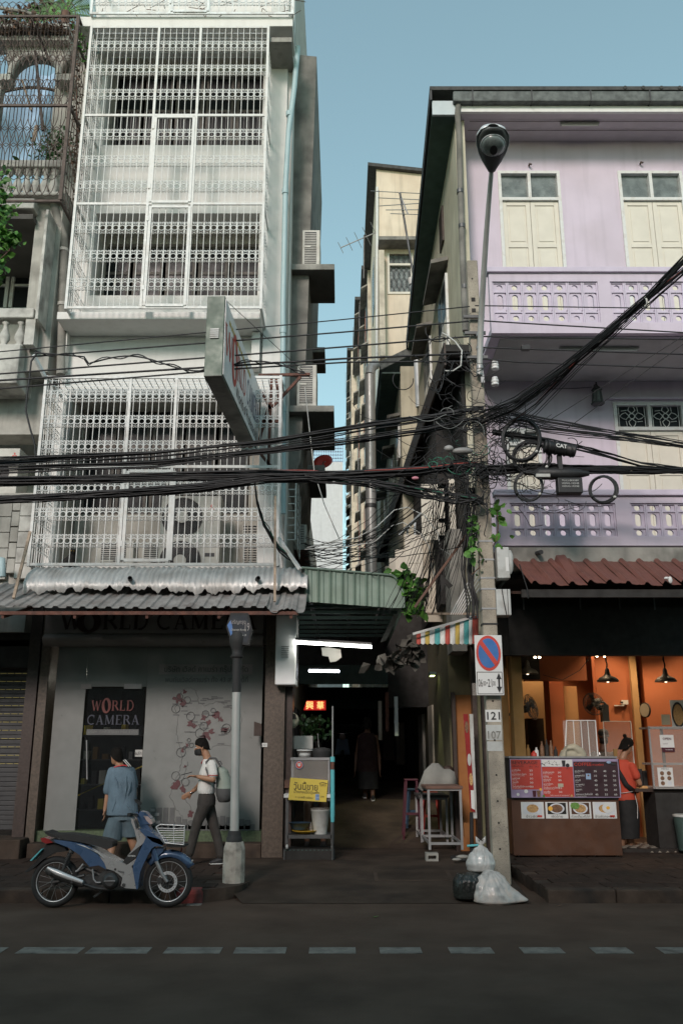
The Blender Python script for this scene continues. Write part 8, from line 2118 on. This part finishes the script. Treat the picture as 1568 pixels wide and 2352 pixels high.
for i,(th,en,p1,p2,p3) in enumerate((('อเมริกาโน่','Americano','35','40','45'),('เอสเพรสโซ่','Espresso','35','45','50'),('ลาเต้','Latte','40','50','55'),('คาปูชิโน่','Cappuccino','40','50','55'),('มอคค่า','Mocha','45','55','60'),('คาราเมล มัคคีอาโต้','Caramel macchiato','45','55','60'))):
    v = .31 + i * .12; w_ = .0078 * len(th) + .008; mt(th,.592 + w_ / 2,v,w_,.05); mt(en,.592 + .0028 * len(en),v + .05,.0056 * len(en),.022)
    for u,p in ((.78,p1),(.868,p2),(.953,p3)): mt(p,u,v + .01,.026,.048)
mrect(.692,.38,.737,.53,'print_blue','coffee_print',.003)
MB().disc(mp(.715,.43,.006),.014,(0,-1,0),.001,16).build('coffee_print','food_dark',mn); 
for (u,v,r_,mm_) in ((.135,.84,.03,'print_white'),(.06,.92,.022,'print_white'),(.27,.79,.02,'egg'),(.295,.96,.018,'leaf'),(.53,.17,.03,'ink'),(.55,.96,.02,'food_noodle')): MB().disc(mp(u,v,.004),r_,(0,-1,0),.001,16).build('drink_print',mm_,mn)
for (u,mm_) in ((.21,'pink_plastic'),(.25,'food_dark'),(.495,'ink')):
    v0,v1 = (.82,.98) if u < .4 else (.04,.2); MB().prism([mp(u - .018,v0,.006),mp(u + .018,v0,.006),mp(u + .013,v1,.006),mp(u - .013,v1,.006)],(0,.001,0)).build('drink_print',mm_,mn)
m = MB()
for k in range(16): u = .3 + k * .01; p = mp(u,.11 + .04 * math.sin(k),.005); m.tube([p,p + V((rnd.uniform(-.04,.04),0,rnd.uniform(-.03,.03)))],.004,3)
m.ball(mp(.91,.1,.006),.05,.002,.025).ball(mp(.95,.14,.006),.04,.002,.02); m.build('flower_print','ink',mn)
MB().ball(mp(.91,.09,.012),.035,.002,.02).build('flower_print','print_blue',mn)
# four dish posters
dishes = ((1197,1249,'ข้าวผัด','food_noodle','poster of fried rice, leftmost of the four on the counter'),(1253,1304,'ผัดไทย','food_dark','poster of dark noodles on a black ground, second on the counter'),(1308,1357,'ก๋วยเตี๋ยวคั่วไก่','food_noodle','poster with green lettuce beside the noodles, third on the counter'),(1362,1415,'ข้าวผัดกระเพรา','food_noodle','poster of rice with a fried egg, rightmost on the counter'))
for i,(x0,x1,nm,fm_,lb_) in enumerate(dishes):
    p0,p1 = W(x0,1880,YN_ - .004),W(x1 - 2,1842,YN_ - .004); t = thing('dish_poster',lb_,'poster',p0,'dish posters on the counter')
    MB().box(p0.x,p1.x,YN_ - .006,YN_ - .003,p0.z,p1.z).build('sheet','print_white',t)
    w_,h_ = p1.x - p0.x,p1.z - p0.z; q0x,q1x,q0z,q1z = p0.x + w_ * .09,p1.x - w_ * .08,p0.z + h_ * .26,p1.z - h_ * .05
    MB().box(q0x,q1x,YN_ - .0075,YN_ - .0062,q0z,q1z).build('photo_print',['plate','black_matte','wood_front','plate'][i],t)
    c = V(((q0x + q1x) / 2,YN_ - .009,(q0z + q1z) / 2)); MB().prism(ell(c,w_ * .34,h_ * .32,YN_ - .0095),(0,.001,0)).build('plate_print','plate',t)
    MB().prism(ell(c,w_ * .26,h_ * .25,YN_ - .0115),(0,.001,0)).build('food_print',fm_,t)
    if i == 2: MB().prism(ell(c + V((-.08,0,.04)),.07,.05,YN_ - .0135),(0,.001,0)).build('food_print','food_green',t)
    if i == 3: MB().prism(ell(c + V((.05,0,.01)),.09,.075,YN_ - .0135),(0,.001,0)).build('food_print','print_white',t); MB().prism(ell(c + V((.05,0,.01)),.028,.024,YN_ - .0155),(0,.001,0)).build('food_print','egg',t)
    if i == 1: MB().prism(ell(c + V((-.1,0,.0)),.035,.035,YN_ - .0135),(0,.001,0)).build('food_print','egg',t)
    text(nm,'ink',t,(mix(p0.x,p1.x,.45 if i == 0 else .5),YN_ - .009,p0.z + h_ * .14),w_ * (.5 if i < 2 else .85),h_ * .17)
    if i in (0,3): MB().box(p1.x - w_ * .3,p1.x - w_ * .1,YN_ - .0105,YN_ - .009,p0.z + h_ * .08,p0.z + h_ * .2).build('red_tag','logo_red',t)
# behind the counter top
ztop_ = ZY(1741,YN_) + .025
sc = thing('plastic_screen','white tube framed clear plastic screen standing on the counter','screen',T(1330,1740,.3))
YQ = YN_ + .35; s0,s1 = W(1297,1740,YQ),W(1366,1655,YQ); s2 = W(1300,1655,YQ)
m = MB(); m.tube([V((s0.x,YQ,ztop_)),V((s2.x,YQ,s1.z)),V((s1.x,YQ,s1.z)),V((s1.x,YQ,ztop_))],.012,8).build('frame','fascia_white',sc)
for u in (.32,.55,.76): MB().box(mix(s0.x,s1.x,u) - .006,mix(s0.x,s1.x,u) + .006,YQ - .005,YQ + .005,ztop_,s1.z).build('rib','fascia_white',sc)
MB().box(s0.x,s1.x,YQ + .008,YQ + .011,ztop_,s1.z).build('sheet','acrylic',sc)
sc = thing('plastic_screen','second clear plastic screen further back beside the worker in orange','screen',W(1420,1740,15.7))
YQ = 15.7; s0,s1 = W(1392,1760,YQ),W(1447,1657,YQ); MB().tube([V((s0.x,YQ,s0.z)),V((s0.x,YQ,s1.z)),V((s1.x,YQ,s1.z)),V((s1.x,YQ,s0.z))],.01,8).build('frame','fascia_white',sc); MB().box(s0.x,s1.x,YQ + .008,YQ + .011,s0.z,s1.z).build('sheet','acrylic',sc)
cl_ = thing('canvas_bag','crumpled cream canvas bag lying on the counter','bag',T(1315,1740,.2))
m = MB(); p = T(1318,1728,.2); loft(m,[(p + V((-.2,0,-.1)),V((.06,0,0)),V((0,.1,.02))),(p + V((-.16,0,.06)),V((.05,0,.05)),V((0,.11,0))),(p + V((-.02,0,.08)),V((.03,0,.06)),V((0,.12,0))),(p + V((.1,0,.0)),V((.03,0,.07)),V((0,.1,0))),(p + V((.16,0,-.05)),V((.02,0,.05)),V((0,.08,0)))],12); m.ball(p + V((-.04,.02,-.02)),.17,.1,.1,14,8,.02); m.ball(p + V((.09,0,-.05)),.1,.1,.07,12,8,.03); blob('bag','cloth_cream',cl_,m,.012,1)
for (x,h_,r_,m_,lb_) in ((1213,26,.03,'ochre','amber bottle at the left end of the counter'),(1232,20,.035,'print_white','white tub behind the counter bottles'),(1245,34,.035,'food_dark','tall dark brown bottle on the counter'),(1256,38,.03,'black_matte','tall black bottle left of the canvas bag'),(1266,36,.032,'food_dark','brown syrup bottle beside the black bottle'),(1226,12,.05,'logo_red','low red tin on the counter'),(1276,22,.03,'black_matte','short black shaker nearest the canvas bag')):
    c = T(x,1740,.3); hh_ = h_ * .0068; MB().lathe([(r_,0),(r_,hh_ * .6),(r_ * .45,hh_ * .78),(r_ * .4,hh_)],(c.x,c.y,ztop_),12).build('bottle',m_,label=lb_,cat='bottle',group='bottles and tins on the cafe counter')
MB().box(T(1410,1740,.1).x,T(1418,1740,.1).x,YN_ + .1,YN_ + .14,ztop_,ZY(1720,YN_)).build('counter_post','ochre',label='short wooden post at the right end of the counter',cat='post')
MB().box(T(1420,1800).x,T(1428,1800).x,YN_ + .1,YN_ + .18,ZY(1822,YN_),ZY(1802,YN_)).build('tissue_pack','turquoise',label='blue tissue pack hanging at the right end of the menu board',cat='tissue pack')
# pendant lamps
def pendant(px,py,Y,label):
    c = W(px,py,Y); t = thing('pendant_lamp',label,'lamp',c,'black pendant lamps in the cafe')
    r_ = 24 / 1998 * (Y * 1.0)
    MB().lathe([(r_,0),(r_ * .96,.03),(r_ * .75,.07),(r_ * .35,.1),(r_ * .22,.15),(r_ * .2,.2),(r_ * .08,.24)],c,24).build('shade','lamp_body',t)
    MB().tube([c + V((0,0,.22)),V((c.x,c.y,3.98))],.008,6).build('cord','rubber',t)
    m = MB(); m.tube([c + V((.012 * math.sin(k * .9),0,.24 + k * .028)) for k in range(14)],.012,5).build('chain','rubber',t)
    MB().ball(c + V((0,0,.02)),.03,.03,.035).build('bulb',mat('dim_bulb',(1,.8,.55),.5,var=0,emit=1.5),t)
pendant(1395,1566,15.2,'black pendant lamp above the wall fan, the middle one in the cafe'); pendant(1528,1566,15.2,'black pendant lamp nearest the right edge of the photo'); pendant(1211,1548,15.6,'black pendant lamp in the dark corner beside the ochre pillar')
# wall fans
def fan(px,py,Y,ax,r,label,side):
    c = W(px,py,Y); t = thing('wall_fan',label,'fan',c,'dark wall fans in the cafe'); ax = V(ax).normalized(); a = ax.orthogonal().normalized(); b = ax.cross(a); g = MB()
    for rr,d in ((1,0),(.97,.03),(.97,-.03),(.7,.055),(.45,.065),(.25,.07),(.7,-.05),(.4,-.06)): g.tube([c + ax * d + (a * math.cos(k * pi / 14) + b * math.sin(k * pi / 14)) * r * rr for k in range(28)],.006 if rr == 1 else .003,4,closed=True)
    for k in range(28):
        u = a * math.cos(k * pi / 14) + b * math.sin(k * pi / 14)
        for s in (1,-1): g.tube([c + ax * s * .07 + u * r * .2,c + ax * s * .055 + u * r * .7,c + u * r],.0025,3)
    g.build('cage','lamp_body',t,kind='stuff')
    for k in range(3):
        u = a * math.cos(k * 2 * pi / 3) + b * math.sin(k * 2 * pi / 3); v = ax.cross(u)
        MB().grid([[c + u * r * .12 - v * .02 + ax * .01,c + u * r * .12 + v * .02 - ax * .01],[c + u * r * .5 - v * r * .28 + ax * .02,c + u * r * .5 + v * r * .2 - ax * .02],[c + u * r * .88 - v * r * .2 + ax * .02,c + u * r * .85 + v * r * .3 - ax * .02]]).build('blade','glass_smoke' if 'glass_smoke' in M else 'engine',t,solid=.003)
    MB().lathe([(.035,.07),(.04,.02)],c,12,ax).build('hub','lamp_body',t)
    mo = MB(); cap(mo,c - ax * .08,c - ax * .2,.065,.055); mo.build('motor','lamp_body',t)
    MB().tube([c - ax * .15,c - ax * .2 + V((side * .12,.1,-.02)),c - ax * .2 + V((side * .22,.2,-.1))],.02,8).build('arm','lamp_body',t)
    MB().box(c.x + side * .25 - .06,c.x + side * .25 + .06,c.y + .15,c.y + .3,c.z - .3,c.z).build('base','lamp_body',t)
fan(1362,1617,15.9,(-.75,-.75,-.35),.2,'dark wall fan in the middle of the cafe, tilted left',1)
fan(1219,1624,15.3,(.9,-.55,.3),.22,'dark wall fan half hidden behind the ochre pillar',-1)
# clock, socket, papers
c = W(1482,1631,16.3); t = thing('wall_clock','thin round wall clock seen edge-on on the orange wall','clock',c)
MB().lathe([(.135,0),(.135,.03)],c,24,(-.93,-.4,0)).build('rim','rubber',t); MB().lathe([(.12,.031),(.12,.034)],c,24,(-.93,-.4,0)).build('dial','cloth_cream',t)
c = W(1434,1613,16.75); t = thing('wall_socket','white socket with plug and short cable trunking on the orange wall','socket',c)
MB().box(c.x - .06,c.x + .06,16.74,16.79,c.z - .04,c.z + .04).build('plate','print_white',t); MB().box(c.x - .2,c.x - .02,16.74,16.79,c.z - .07,c.z - .05).build('trunking','print_white',t); MB().box(c.x - .09,c.x - .05,16.7,16.74,c.z - .02,c.z + .01).build('plug','rubber',t)
MB().tube([W(1246,1550,16),W(1290,1562,16),W(1330,1540,16),W(1355,1508,16)],.006,4).build('slack_cord','rubber',label='slack black cord across the orange beam of the cafe',cat='cord')
# glass cabinet with OPEN sign
YG_ = 14.9
gc2 = thing('glass_cabinet','glass food cabinet with an OPEN sign at the right edge','cabinet',W(1540,1810,YG_))
g0,g1 = W(1502,1812,YG_),W(1640,1668,YG_)
for x in (g0.x,g1.x,): MB().box(x - .015,x + .015,YG_,YG_ + .03,g0.z,g1.z).build('post','steel',gc2)
MB().box(W(1519,1700,YG_).x,W(1525,1700,YG_).x,YG_ + .03,YG_ + .06,g0.z,g1.z).build('post','rubber',gc2)
for z in (g0.z,ZY(1757,YG_),g1.z - .04): MB().box(g0.x,g1.x,YG_,YG_ + .5,z,z + .03).build('shelf','steel',gc2)
MB().box(g0.x,g1.x,YG_ - .004,YG_ - .001,g0.z,g1.z).build('glass_panel','acrylic',gc2)
MB().box(g0.x,g1.x,YG_ + .0,YG_ + .6,.2,g0.z - .06).build('cabinet_base','black_matte',gc2); MB().box(W(1440,1810,15.4).x,g1.x,YG_ + .1,YG_ + .9,g0.z - .05,g0.z - .004).build('worktop','wood_dark',gc2)
for (pa,pb_,lb_,nm) in ((1516,1547,0,0),):
    p0,p1 = W(1517,1727,YG_ - .02),W(1545,1688,YG_ - .02); t = thing('open_sign','small white and magenta OPEN sign on the glass cabinet','sign',p0)
    MB().box(p0.x,p1.x,YG_ - .02,YG_ - .012,ZY(1717,YG_),p1.z).build('upper_card','print_white',t); MB().box(p0.x + .02,p1.x,YG_ - .024,YG_ - .021,p0.z,ZY(1717,YG_)).build('lower_card','pink_plastic',t)
    text('OPEN','pink_plastic',t,(mix(p0.x,p1.x,.5),YG_ - .022,ZY(1697,YG_)),.14,.042,bold=.02); text('foodpanda','print_white',t,(mix(p0.x,p1.x,.58),YG_ - .026,ZY(1722,YG_)),.12,.022)
    text('ร้านค้านี้','pink_plastic',t,(mix(p0.x,p1.x,.35),YG_ - .022,ZY(1708,YG_)),.08,.02)
p0,p1 = W(1512,1807,YG_ - .02),W(1543,1763,YG_ - .02); t = thing('menu_sheet','white menu sheet with six round dishes taped to the cabinet','menu',p0)
MB().box(p0.x,p1.x,YG_ - .02,YG_ - .015,p0.z,p1.z).build('sheet','print_white',t); text('MENU','ink',t,(mix(p0.x,p1.x,.5),YG_ - .022,p1.z - .02),.12,.022)
for i in range(2):
    for j in range(3): MB().disc((mix(p0.x,p1.x,.28 + .45 * i),YG_ - .021,mix(p1.z,p0.z,.3 + .26 * j)),.034,(0,-1,0),.001,16).build('dish_print','food_dark' if (i,j) != (1,2) else 'plate',t)
p0,p1 = W(1543,1672,15.6),W(1590,1608,15.6); t = thing('soup_poster','large poster of a soup bowl at the right edge of the cafe','poster',p0)
MB().box(p0.x,p1.x,15.6,15.61,p0.z,p1.z).build('sheet','print_white',t); c = W(1556,1642,15.6)
MB().prism(ell(c,.11,.22,15.592),(0,.002,0)).build('bowl_print','ink',t); MB().prism(ell(c,.085,.18,15.586),(0,.002,0)).build('soup_print','food_noodle',t)
MB().box(15.6 * 0 + W(1519,1665,15.6).x,W(1537,1640,15.6).x,15.6,15.608,ZY(1665,15.6),ZY(1641,15.6)).build('notice','cloth_cream',label='small printed notice on the orange wall above the glass cabinet',cat='notice')
c = W(1568,1925,14.6); t = thing('waste_bin','dark green bin with pale rim at the right edge','bin',c)
MB().lathe([(.16,0),(.2,.5)],(c.x + .08,14.6,.2),16).build('bin','green_dark',t); MB().lathe([(.205,0),(.21,.03),(.18,.035)],(c.x + .08,14.6,.7),16).build('rim','box_grey',t)
for k,(px,h_) in enumerate(((1473,44),(1484,40))):
    c = W(px,1812,15.7); MB().box(c.x - .04,c.x + .03,15.7,15.78,c.z,c.z + h_ * .0075).build('cup_holder','rubber',label=('left' if k == 0 else 'right') + ' of two tall black holders beside the worker in orange',cat='holder')
MB().ball(W(1480,1812,15.3),.16,.1,.05,12,6,.04).build('herb_heap','food_noodle',label='heap of wrappers on the worktop by the worker in orange',cat='wrappers')
# ================================================================== FOOD CART
YT_ = 13.75
def K(px,py,dy=0): return W(px,py,YT_ + dy)
fc = thing('food_cart','small steel food cart with a glass case at the alley mouth','food cart',K(707,1978))
def kb(name,x0,x1,y0,y1,d0,d1,m,**k):
    p,q = K(x0,y1),K(x1,y0); return MB().box(p.x,q.x,YT_ + d0,YT_ + d1,p.z,q.z).build(name,m,fc,**k)
kb('counter_top',652,768,1824,1832,-.02,.55,'print_white'); kb('case_top',667,757,1740,1746,.0,.42,'steel')
for x in (668,753):
    kb('case_post',x,x + 4,1747,1823,0,.025,'steel'); kb('case_post',x,x + 4,1747,1823,.39,.415,'steel')
kb('case_glass',672,753,1747,1823,.004,.008,'acrylic'); kb('case_back',672,753,1747,1823,.4,.405,'wood_dark'); kb('case_shelf',672,753,1806,1808,.03,.38,'steel')
for k in range(6): MB().ball(K(680 + k * 13,1803,.15),.035,.05,.025,8,6,.1).build('fried_food','food_noodle' if k % 2 else 'food_dark',fc)
for x in (655,759):
    for d in (0,.48): kb('leg',x,x + 8,1833,1938,d,d + .04,'steel_dark')
kb('lower_shelf',660,762,1918,1926,0,.5,'steel_dark'); kb('mid_rail',660,762,1834,1840,0,.03,'steel_dark')
for x in (659,763):
    for d in (.02,.48): MB().lathe([(.035,-.015),(.035,.015)],K(x,1945,d),12,(1,0,0)).build('castor','box_grey',fc)
kb('base_crate',650,768,1951,1978,.05,.5,'black_matte'); m = MB()
for k in range(12): p = K(656 + k * 9.4,1953); m.box(p.x - .012,p.x + .012,YT_ + .043,YT_ + .049,p.z - .01,p.z + .004)
m.build('slots','green_dark',fc)
for x in (650,764): kb('crate_upright',x,x + 4,1951,1980,.03,.048,'steel_dark')
ys = thing('yellow_sign','handwritten yellow card sign tied to the food cart','sign',K(707,1840))
y1_ = YT_ - .035
cnr = [W(662,1837,y1_),W(749,1842,y1_),W(753,1792,y1_),W(667,1786,y1_)]; MB().prism(cnr,(0,.004,0)).build('card','yellow_card',ys)
rt = (cnr[1] - cnr[0]).normalized()
text('วันนี้ขาย','ink',ys,W(702,1805,y1_ - .004),.36,.12,right=rt); text('น้ำแกงเป็ดตุ๋นฟัก','ink',ys,W(704,1820,y1_ - .004),.38,.06,right=rt); text('+ มะพร้าวอ่อน','ink',ys,W(698,1831,y1_ - .004),.26,.035,right=rt)
MB().box(W(724,1830,y1_).x,W(733,1830,y1_).x,y1_ - .006,y1_ - .004,ZY(1838,y1_),ZY(1824,y1_)).build('price_patch','print_blue',ys); text('50','sign_blue',ys,W(729,1828,y1_ - .008),.045,.025); text('100','sign_blue',ys,W(729,1835,y1_ - .008),.05,.022)
text('บาท','ink',ys,W(740,1830,y1_ - .004),.05,.022,right=rt); m = MB()
for k in range(5): m.tube([W(735 + k * 3,1800,y1_ - .005),W(736 + k * 3,1806,y1_ - .005)],.004,3)
m.tube([W(733,1799,y1_ - .005),W(741,1797,y1_ - .005),W(751,1800,y1_ - .005)],.005,3).build('pot_drawing','ink',ys)
c = W(687,1757,YT_ - .006); t = thing('round_sticker','round navy and red sticker with a chef hat on the cart glass','sticker',c)
for r_,m_,d in ((.062,'logo_blue',0),(.052,'print_white',.003),(.047,'logo_red',.006),(.022,'print_white',.009)): MB().disc(c - V((0,d,0)),r_,(0,-1,0),.001,24).build('sticker_ring',m_,t)
for dx in (-.014,0,.014): MB().disc(c + V((dx,-.012,.018)),.011,(0,-1,0),.001,12).build('hat_print','print_white',t)
c = K(700,1740,.2); t = thing('food_tub','clear tub of white food on top of the cart','tub',c)
MB().lathe([(.1,0),(.12,.1)],c,16).build('tub','acrylic',t); MB().lathe([(.125,.1),(.125,.12)],c,16).build('lid','print_white',t); MB().ball(c + V((0,0,.045)),.09,.09,.04).build('contents','porcelain',t)
c = K(738,1740,.2); t = thing('sauce_pot','black covered pot on top of the cart at the right','pot',c); MB().lathe([(.13,0),(.15,.08),(.14,.13),(.05,.15)],c,18).build('pot','rubber',t); MB().tube([c + V((-.04,0,.14)),c + V((-.06,0,.36))],.004,4).build('skewer','box_grey',t)
c = K(735,1917,.2); t = thing('white_bucket','white plastic bucket on the lower shelf of the cart','bucket',c)
MB().lathe([(.1,0),(.14,.34),(.147,.345),(.147,.36)],c,18).build('pail','box_grey',t); MB().lathe([(.15,.36),(.155,.385),(.1,.395)],c,18).build('lid','acrylic',t)
c = K(700,1915,.2); MB().lathe([(.05,0),(.16,.03),(.2,.05),(.2,.056),(.05,.012)],c,24).build('yellow_plate','yellow_plate',label='yellow plate on the lower shelf of the cart',cat='plate')
c = K(688,1905,.25); MB().lathe([(.1,0),(.17,.1),(.175,.1)],c,20).build('blue_basin','blue_plastic',label='blue basin behind the yellow plate on the cart shelf',cat='basin')
c = K(714,1917,.12); MB().lathe([(.022,0),(.022,.12),(.01,.15),(.01,.18)],c,10).build('small_bottle','acrylic',label='small clear pump bottle beside the yellow plate',cat='bottle')
c = K(658,1800,.45); MB().box(c.x - .1,c.x + .12,c.y - .1,c.y + .2,c.z - .06,c.z + .06).build('basket_box','wood_stick',label='dim wicker box at the left of the cart glass',cat='box')
c = W(720,1735,14.9); MB().box(W(675,1700,14.9).x,W(718,1700,14.9).x,14.9,15.3,ZY(1720,14.9),ZY(1690,14.9)).build('foam_box','box_grey',label='pale foam box stacked behind the cart',cat='box')
t = thing('umbrella','rolled turquoise parasol standing beside the cart','parasol',K(763,1905))
P0,P1 = W(763.5,1888,YT_ - .02),W(763.5,1738,YT_ - .02); MB().tube([P0,P0.lerp(P1,.1),P0.lerp(P1,.8)],[.028,.034,.032],10).build('sleeve','turquoise',t); MB().tube([P0.lerp(P1,.8),P0.lerp(P1,.92)],.03,8).build('tie','rust_steel',t); MB().tube([P0.lerp(P1,.92),P1],.036,10).build('cap','turquoise',t); MB().tube([P1,P1 + V((0,0,.75))],.014,6).build('pole','steel',t); MB().tube([P0,V((P0.x,P0.y,.15))],.016,6).build('foot_pole','steel_dark',t)
# ================================================================== TABLES ON THE RIGHT OF THE ALLEY
def table(name,label,x0,x1,pyf,pyt,Y0,Y1,m_top,braces=(.25,)):
    a_,b_ = W(x0,pyf,Y0),W(x1,pyf,Y0); zt = ZY(pyt,Y0); zb = max(a_.z,.16)
    t = thing(name,label,'table',((a_.x + b_.x) / 2,Y0,zb),'steel tables stacked on the right of the alley')
    MB().box(a_.x - .02,b_.x + .02,Y0 - .02,Y1 + .02,zt,zt + .04).build('table_top',m_top,t,bevel=.004); s = .036
    for x in (a_.x,b_.x - s):
        for y in (Y0,Y1 - s): MB().box(x,x + s,y,y + s,zb,zt - .002).build('leg','steel',t)
    for q in braces:
        z = mix(zb,zt,q)
        for y in (Y0,Y1 - s): MB().box(a_.x + s,b_.x - s,y + .005,y + s - .005,z,z + s).build('stretcher','steel',t)
        for x in (a_.x,b_.x - s): MB().box(x + .005,x + s - .005,Y0 + s,Y1 - s,z,z + s).build('stretcher','steel',t)
    return t,a_.x,b_.x,zt
table('steel_table','tall steel legged table nearest the street beside the pole',984,1064,1952,1812,13.7,14.9,'wood_stick',(.08,.97))
table('steel_table','lower steel legged table tucked behind the tall one',966,1030,1935,1832,14.95,15.9,'steel_dark',(.12,.95))
c = W(992,1962,13.6); t = thing('hollow_brick','hollow concrete brick under the near left leg of the tall table','brick',c)
m = MB(); m.box(c.x - .09,c.x + .09,13.6,13.8,.15,.18).box(c.x - .09,c.x + .09,13.6,13.8,.23,.26).box(c.x - .09,c.x - .06,13.6,13.8,.18,.23).box(c.x + .06,c.x + .09,13.6,13.8,.18,.23); m.build('block','concrete_grey',t)
# cloth-draped pile on the tables
cl_ = thing('draped_cloth','pale grey cloth draped over things on the tables','cloth',W(1005,1810,14.9)); rows = []
prof_ = [(0,1808),(.12,1790),(.2,1768),(.35,1757),(.5,1755),(.65,1762),(.8,1766),(.92,1775),(1,1806)]
for d in (0,.08,.3,.5):
    rows.append([W(mix(958,1050,u) + 2 * math.sin(u * 23 + d * 9),(1812 + 6 * math.sin(u * 17)) if d == 0 and .1 < u < .95 else py + 4 * math.sin(u * 31 + d * 5) + d * 8,14.5 + d) for u,py in prof_])
MB().grid(rows).build('cloth','cloth_grey',cl_,solid=.01)
MB().ball(W(1028,1768,14.9),.09,.08,.07,10,8,.03).build('dark_bundle','wood_dark',label='small dark bundle with shiny wrap on the draped cloth',cat='bundle')
def stool(label,px0,px1,pyb,pyt,Y,m_,m2):
    a_,b_ = W(px0,pyb,Y),W(px1,pyb,Y); zt = ZY(pyt,Y); t = thing('plastic_stool',label,'stool',a_,'plastic stools in the alley')
    MB().box(a_.x,b_.x,Y,Y + .28,zt - .03,zt).build('seat',m_,t,bevel=.01)
    for x in (a_.x,b_.x):
        for y in (Y,Y + .28): s = 1 if x == a_.x else -1; MB().bar((x + s * .03,y,zt - .03),(x - s * .03,y,ZA(Y)),.035).build('leg',m2 if y > Y else m_,t)
    MB().box(a_.x + .02,b_.x - .02,Y + .01,Y + .03,mix(ZA(Y),zt,.4),mix(ZA(Y),zt,.4) + .04).build('stretcher',m_,t)
stool('pink plastic stool in the alley behind the draped table',930,962,1880,1789,15.8,'pink_plastic','pink_plastic')
stool('blue plastic stool partly hidden by the pink one',938,972,1893,1812,16.4,'blue_plastic','blue_plastic')
stool('dark red plastic stool stacked under the steel table',975,1010,1900,1820,16.1,'menu_red','menu_red')
# roll-up food banner
t = thing('food_banner','narrow red food banner leaning beside the utility pole','banner',W(1078,1900,14.0)); Yq = 13.9
q = [W(1073,1664,Yq),W(1085,1662,Yq),W(1093,1868,Yq),W(1080,1862,Yq)]
MB().prism([W(1063,1640,Yq),W(1074,1640,Yq),W(1091,1866,Yq),W(1080,1862,Yq)],(0,.01,0)).build('banner','lens_red',t)
for (x,y,m_) in ((1071,1670,'food_dark'),(1077,1745,'box_grey'),(1081,1790,'food_noodle')): MB().prism(ell(W(x,y,Yq),.028,.09,Yq - .004),(0,.002,0)).build('dish_print',m_,t)
MB().prism([W(1080,1815,Yq),W(1088,1815,Yq),W(1090,1860,Yq),W(1082,1856,Yq)],(0,-.004,0)).build('price_print','print_white',t)
MB().tube([W(1082,1866,Yq + .05),W(1083,1960,Yq + .05)],.03,8).build('stand_pole','rubber',t); MB().lathe([(.24,0),(.24,.03),(.05,.05)],(W(1072,1975,Yq).x,Yq + .05,.15),24).build('stand_base','rubber',t)
MB().box(W(1078,1640,Yq).x,W(1086,1640,Yq).x,Yq + .02,Yq + .05,ZY(1880,Yq),ZY(1640,Yq)).build('grey_strip','box_grey',t)
MB().tube([W(1072,1943,13.9),W(1098,1941,13.9)],.02,6).build('turquoise_pipe','turquoise',label='short turquoise pipe on the ground behind the pole',cat='pipe')
MB().ball(W(1062,1968,13.5),.1,.06,.03,10,5,.05).ball(W(1048,1974,13.4),.07,.05,.02,8,5,.05).build('litter','concrete_grey',label='pale crumpled litter near the banner stand',cat='litter')
MB().prism([W(1064,1890,14.3),W(1076,1890,14.3),W(1080,1925,14.3),W(1066,1922,14.3)],(0,.05,0)).build('orange_board','orange_door',label='small orange board on the ground behind the steel table',cat='board')
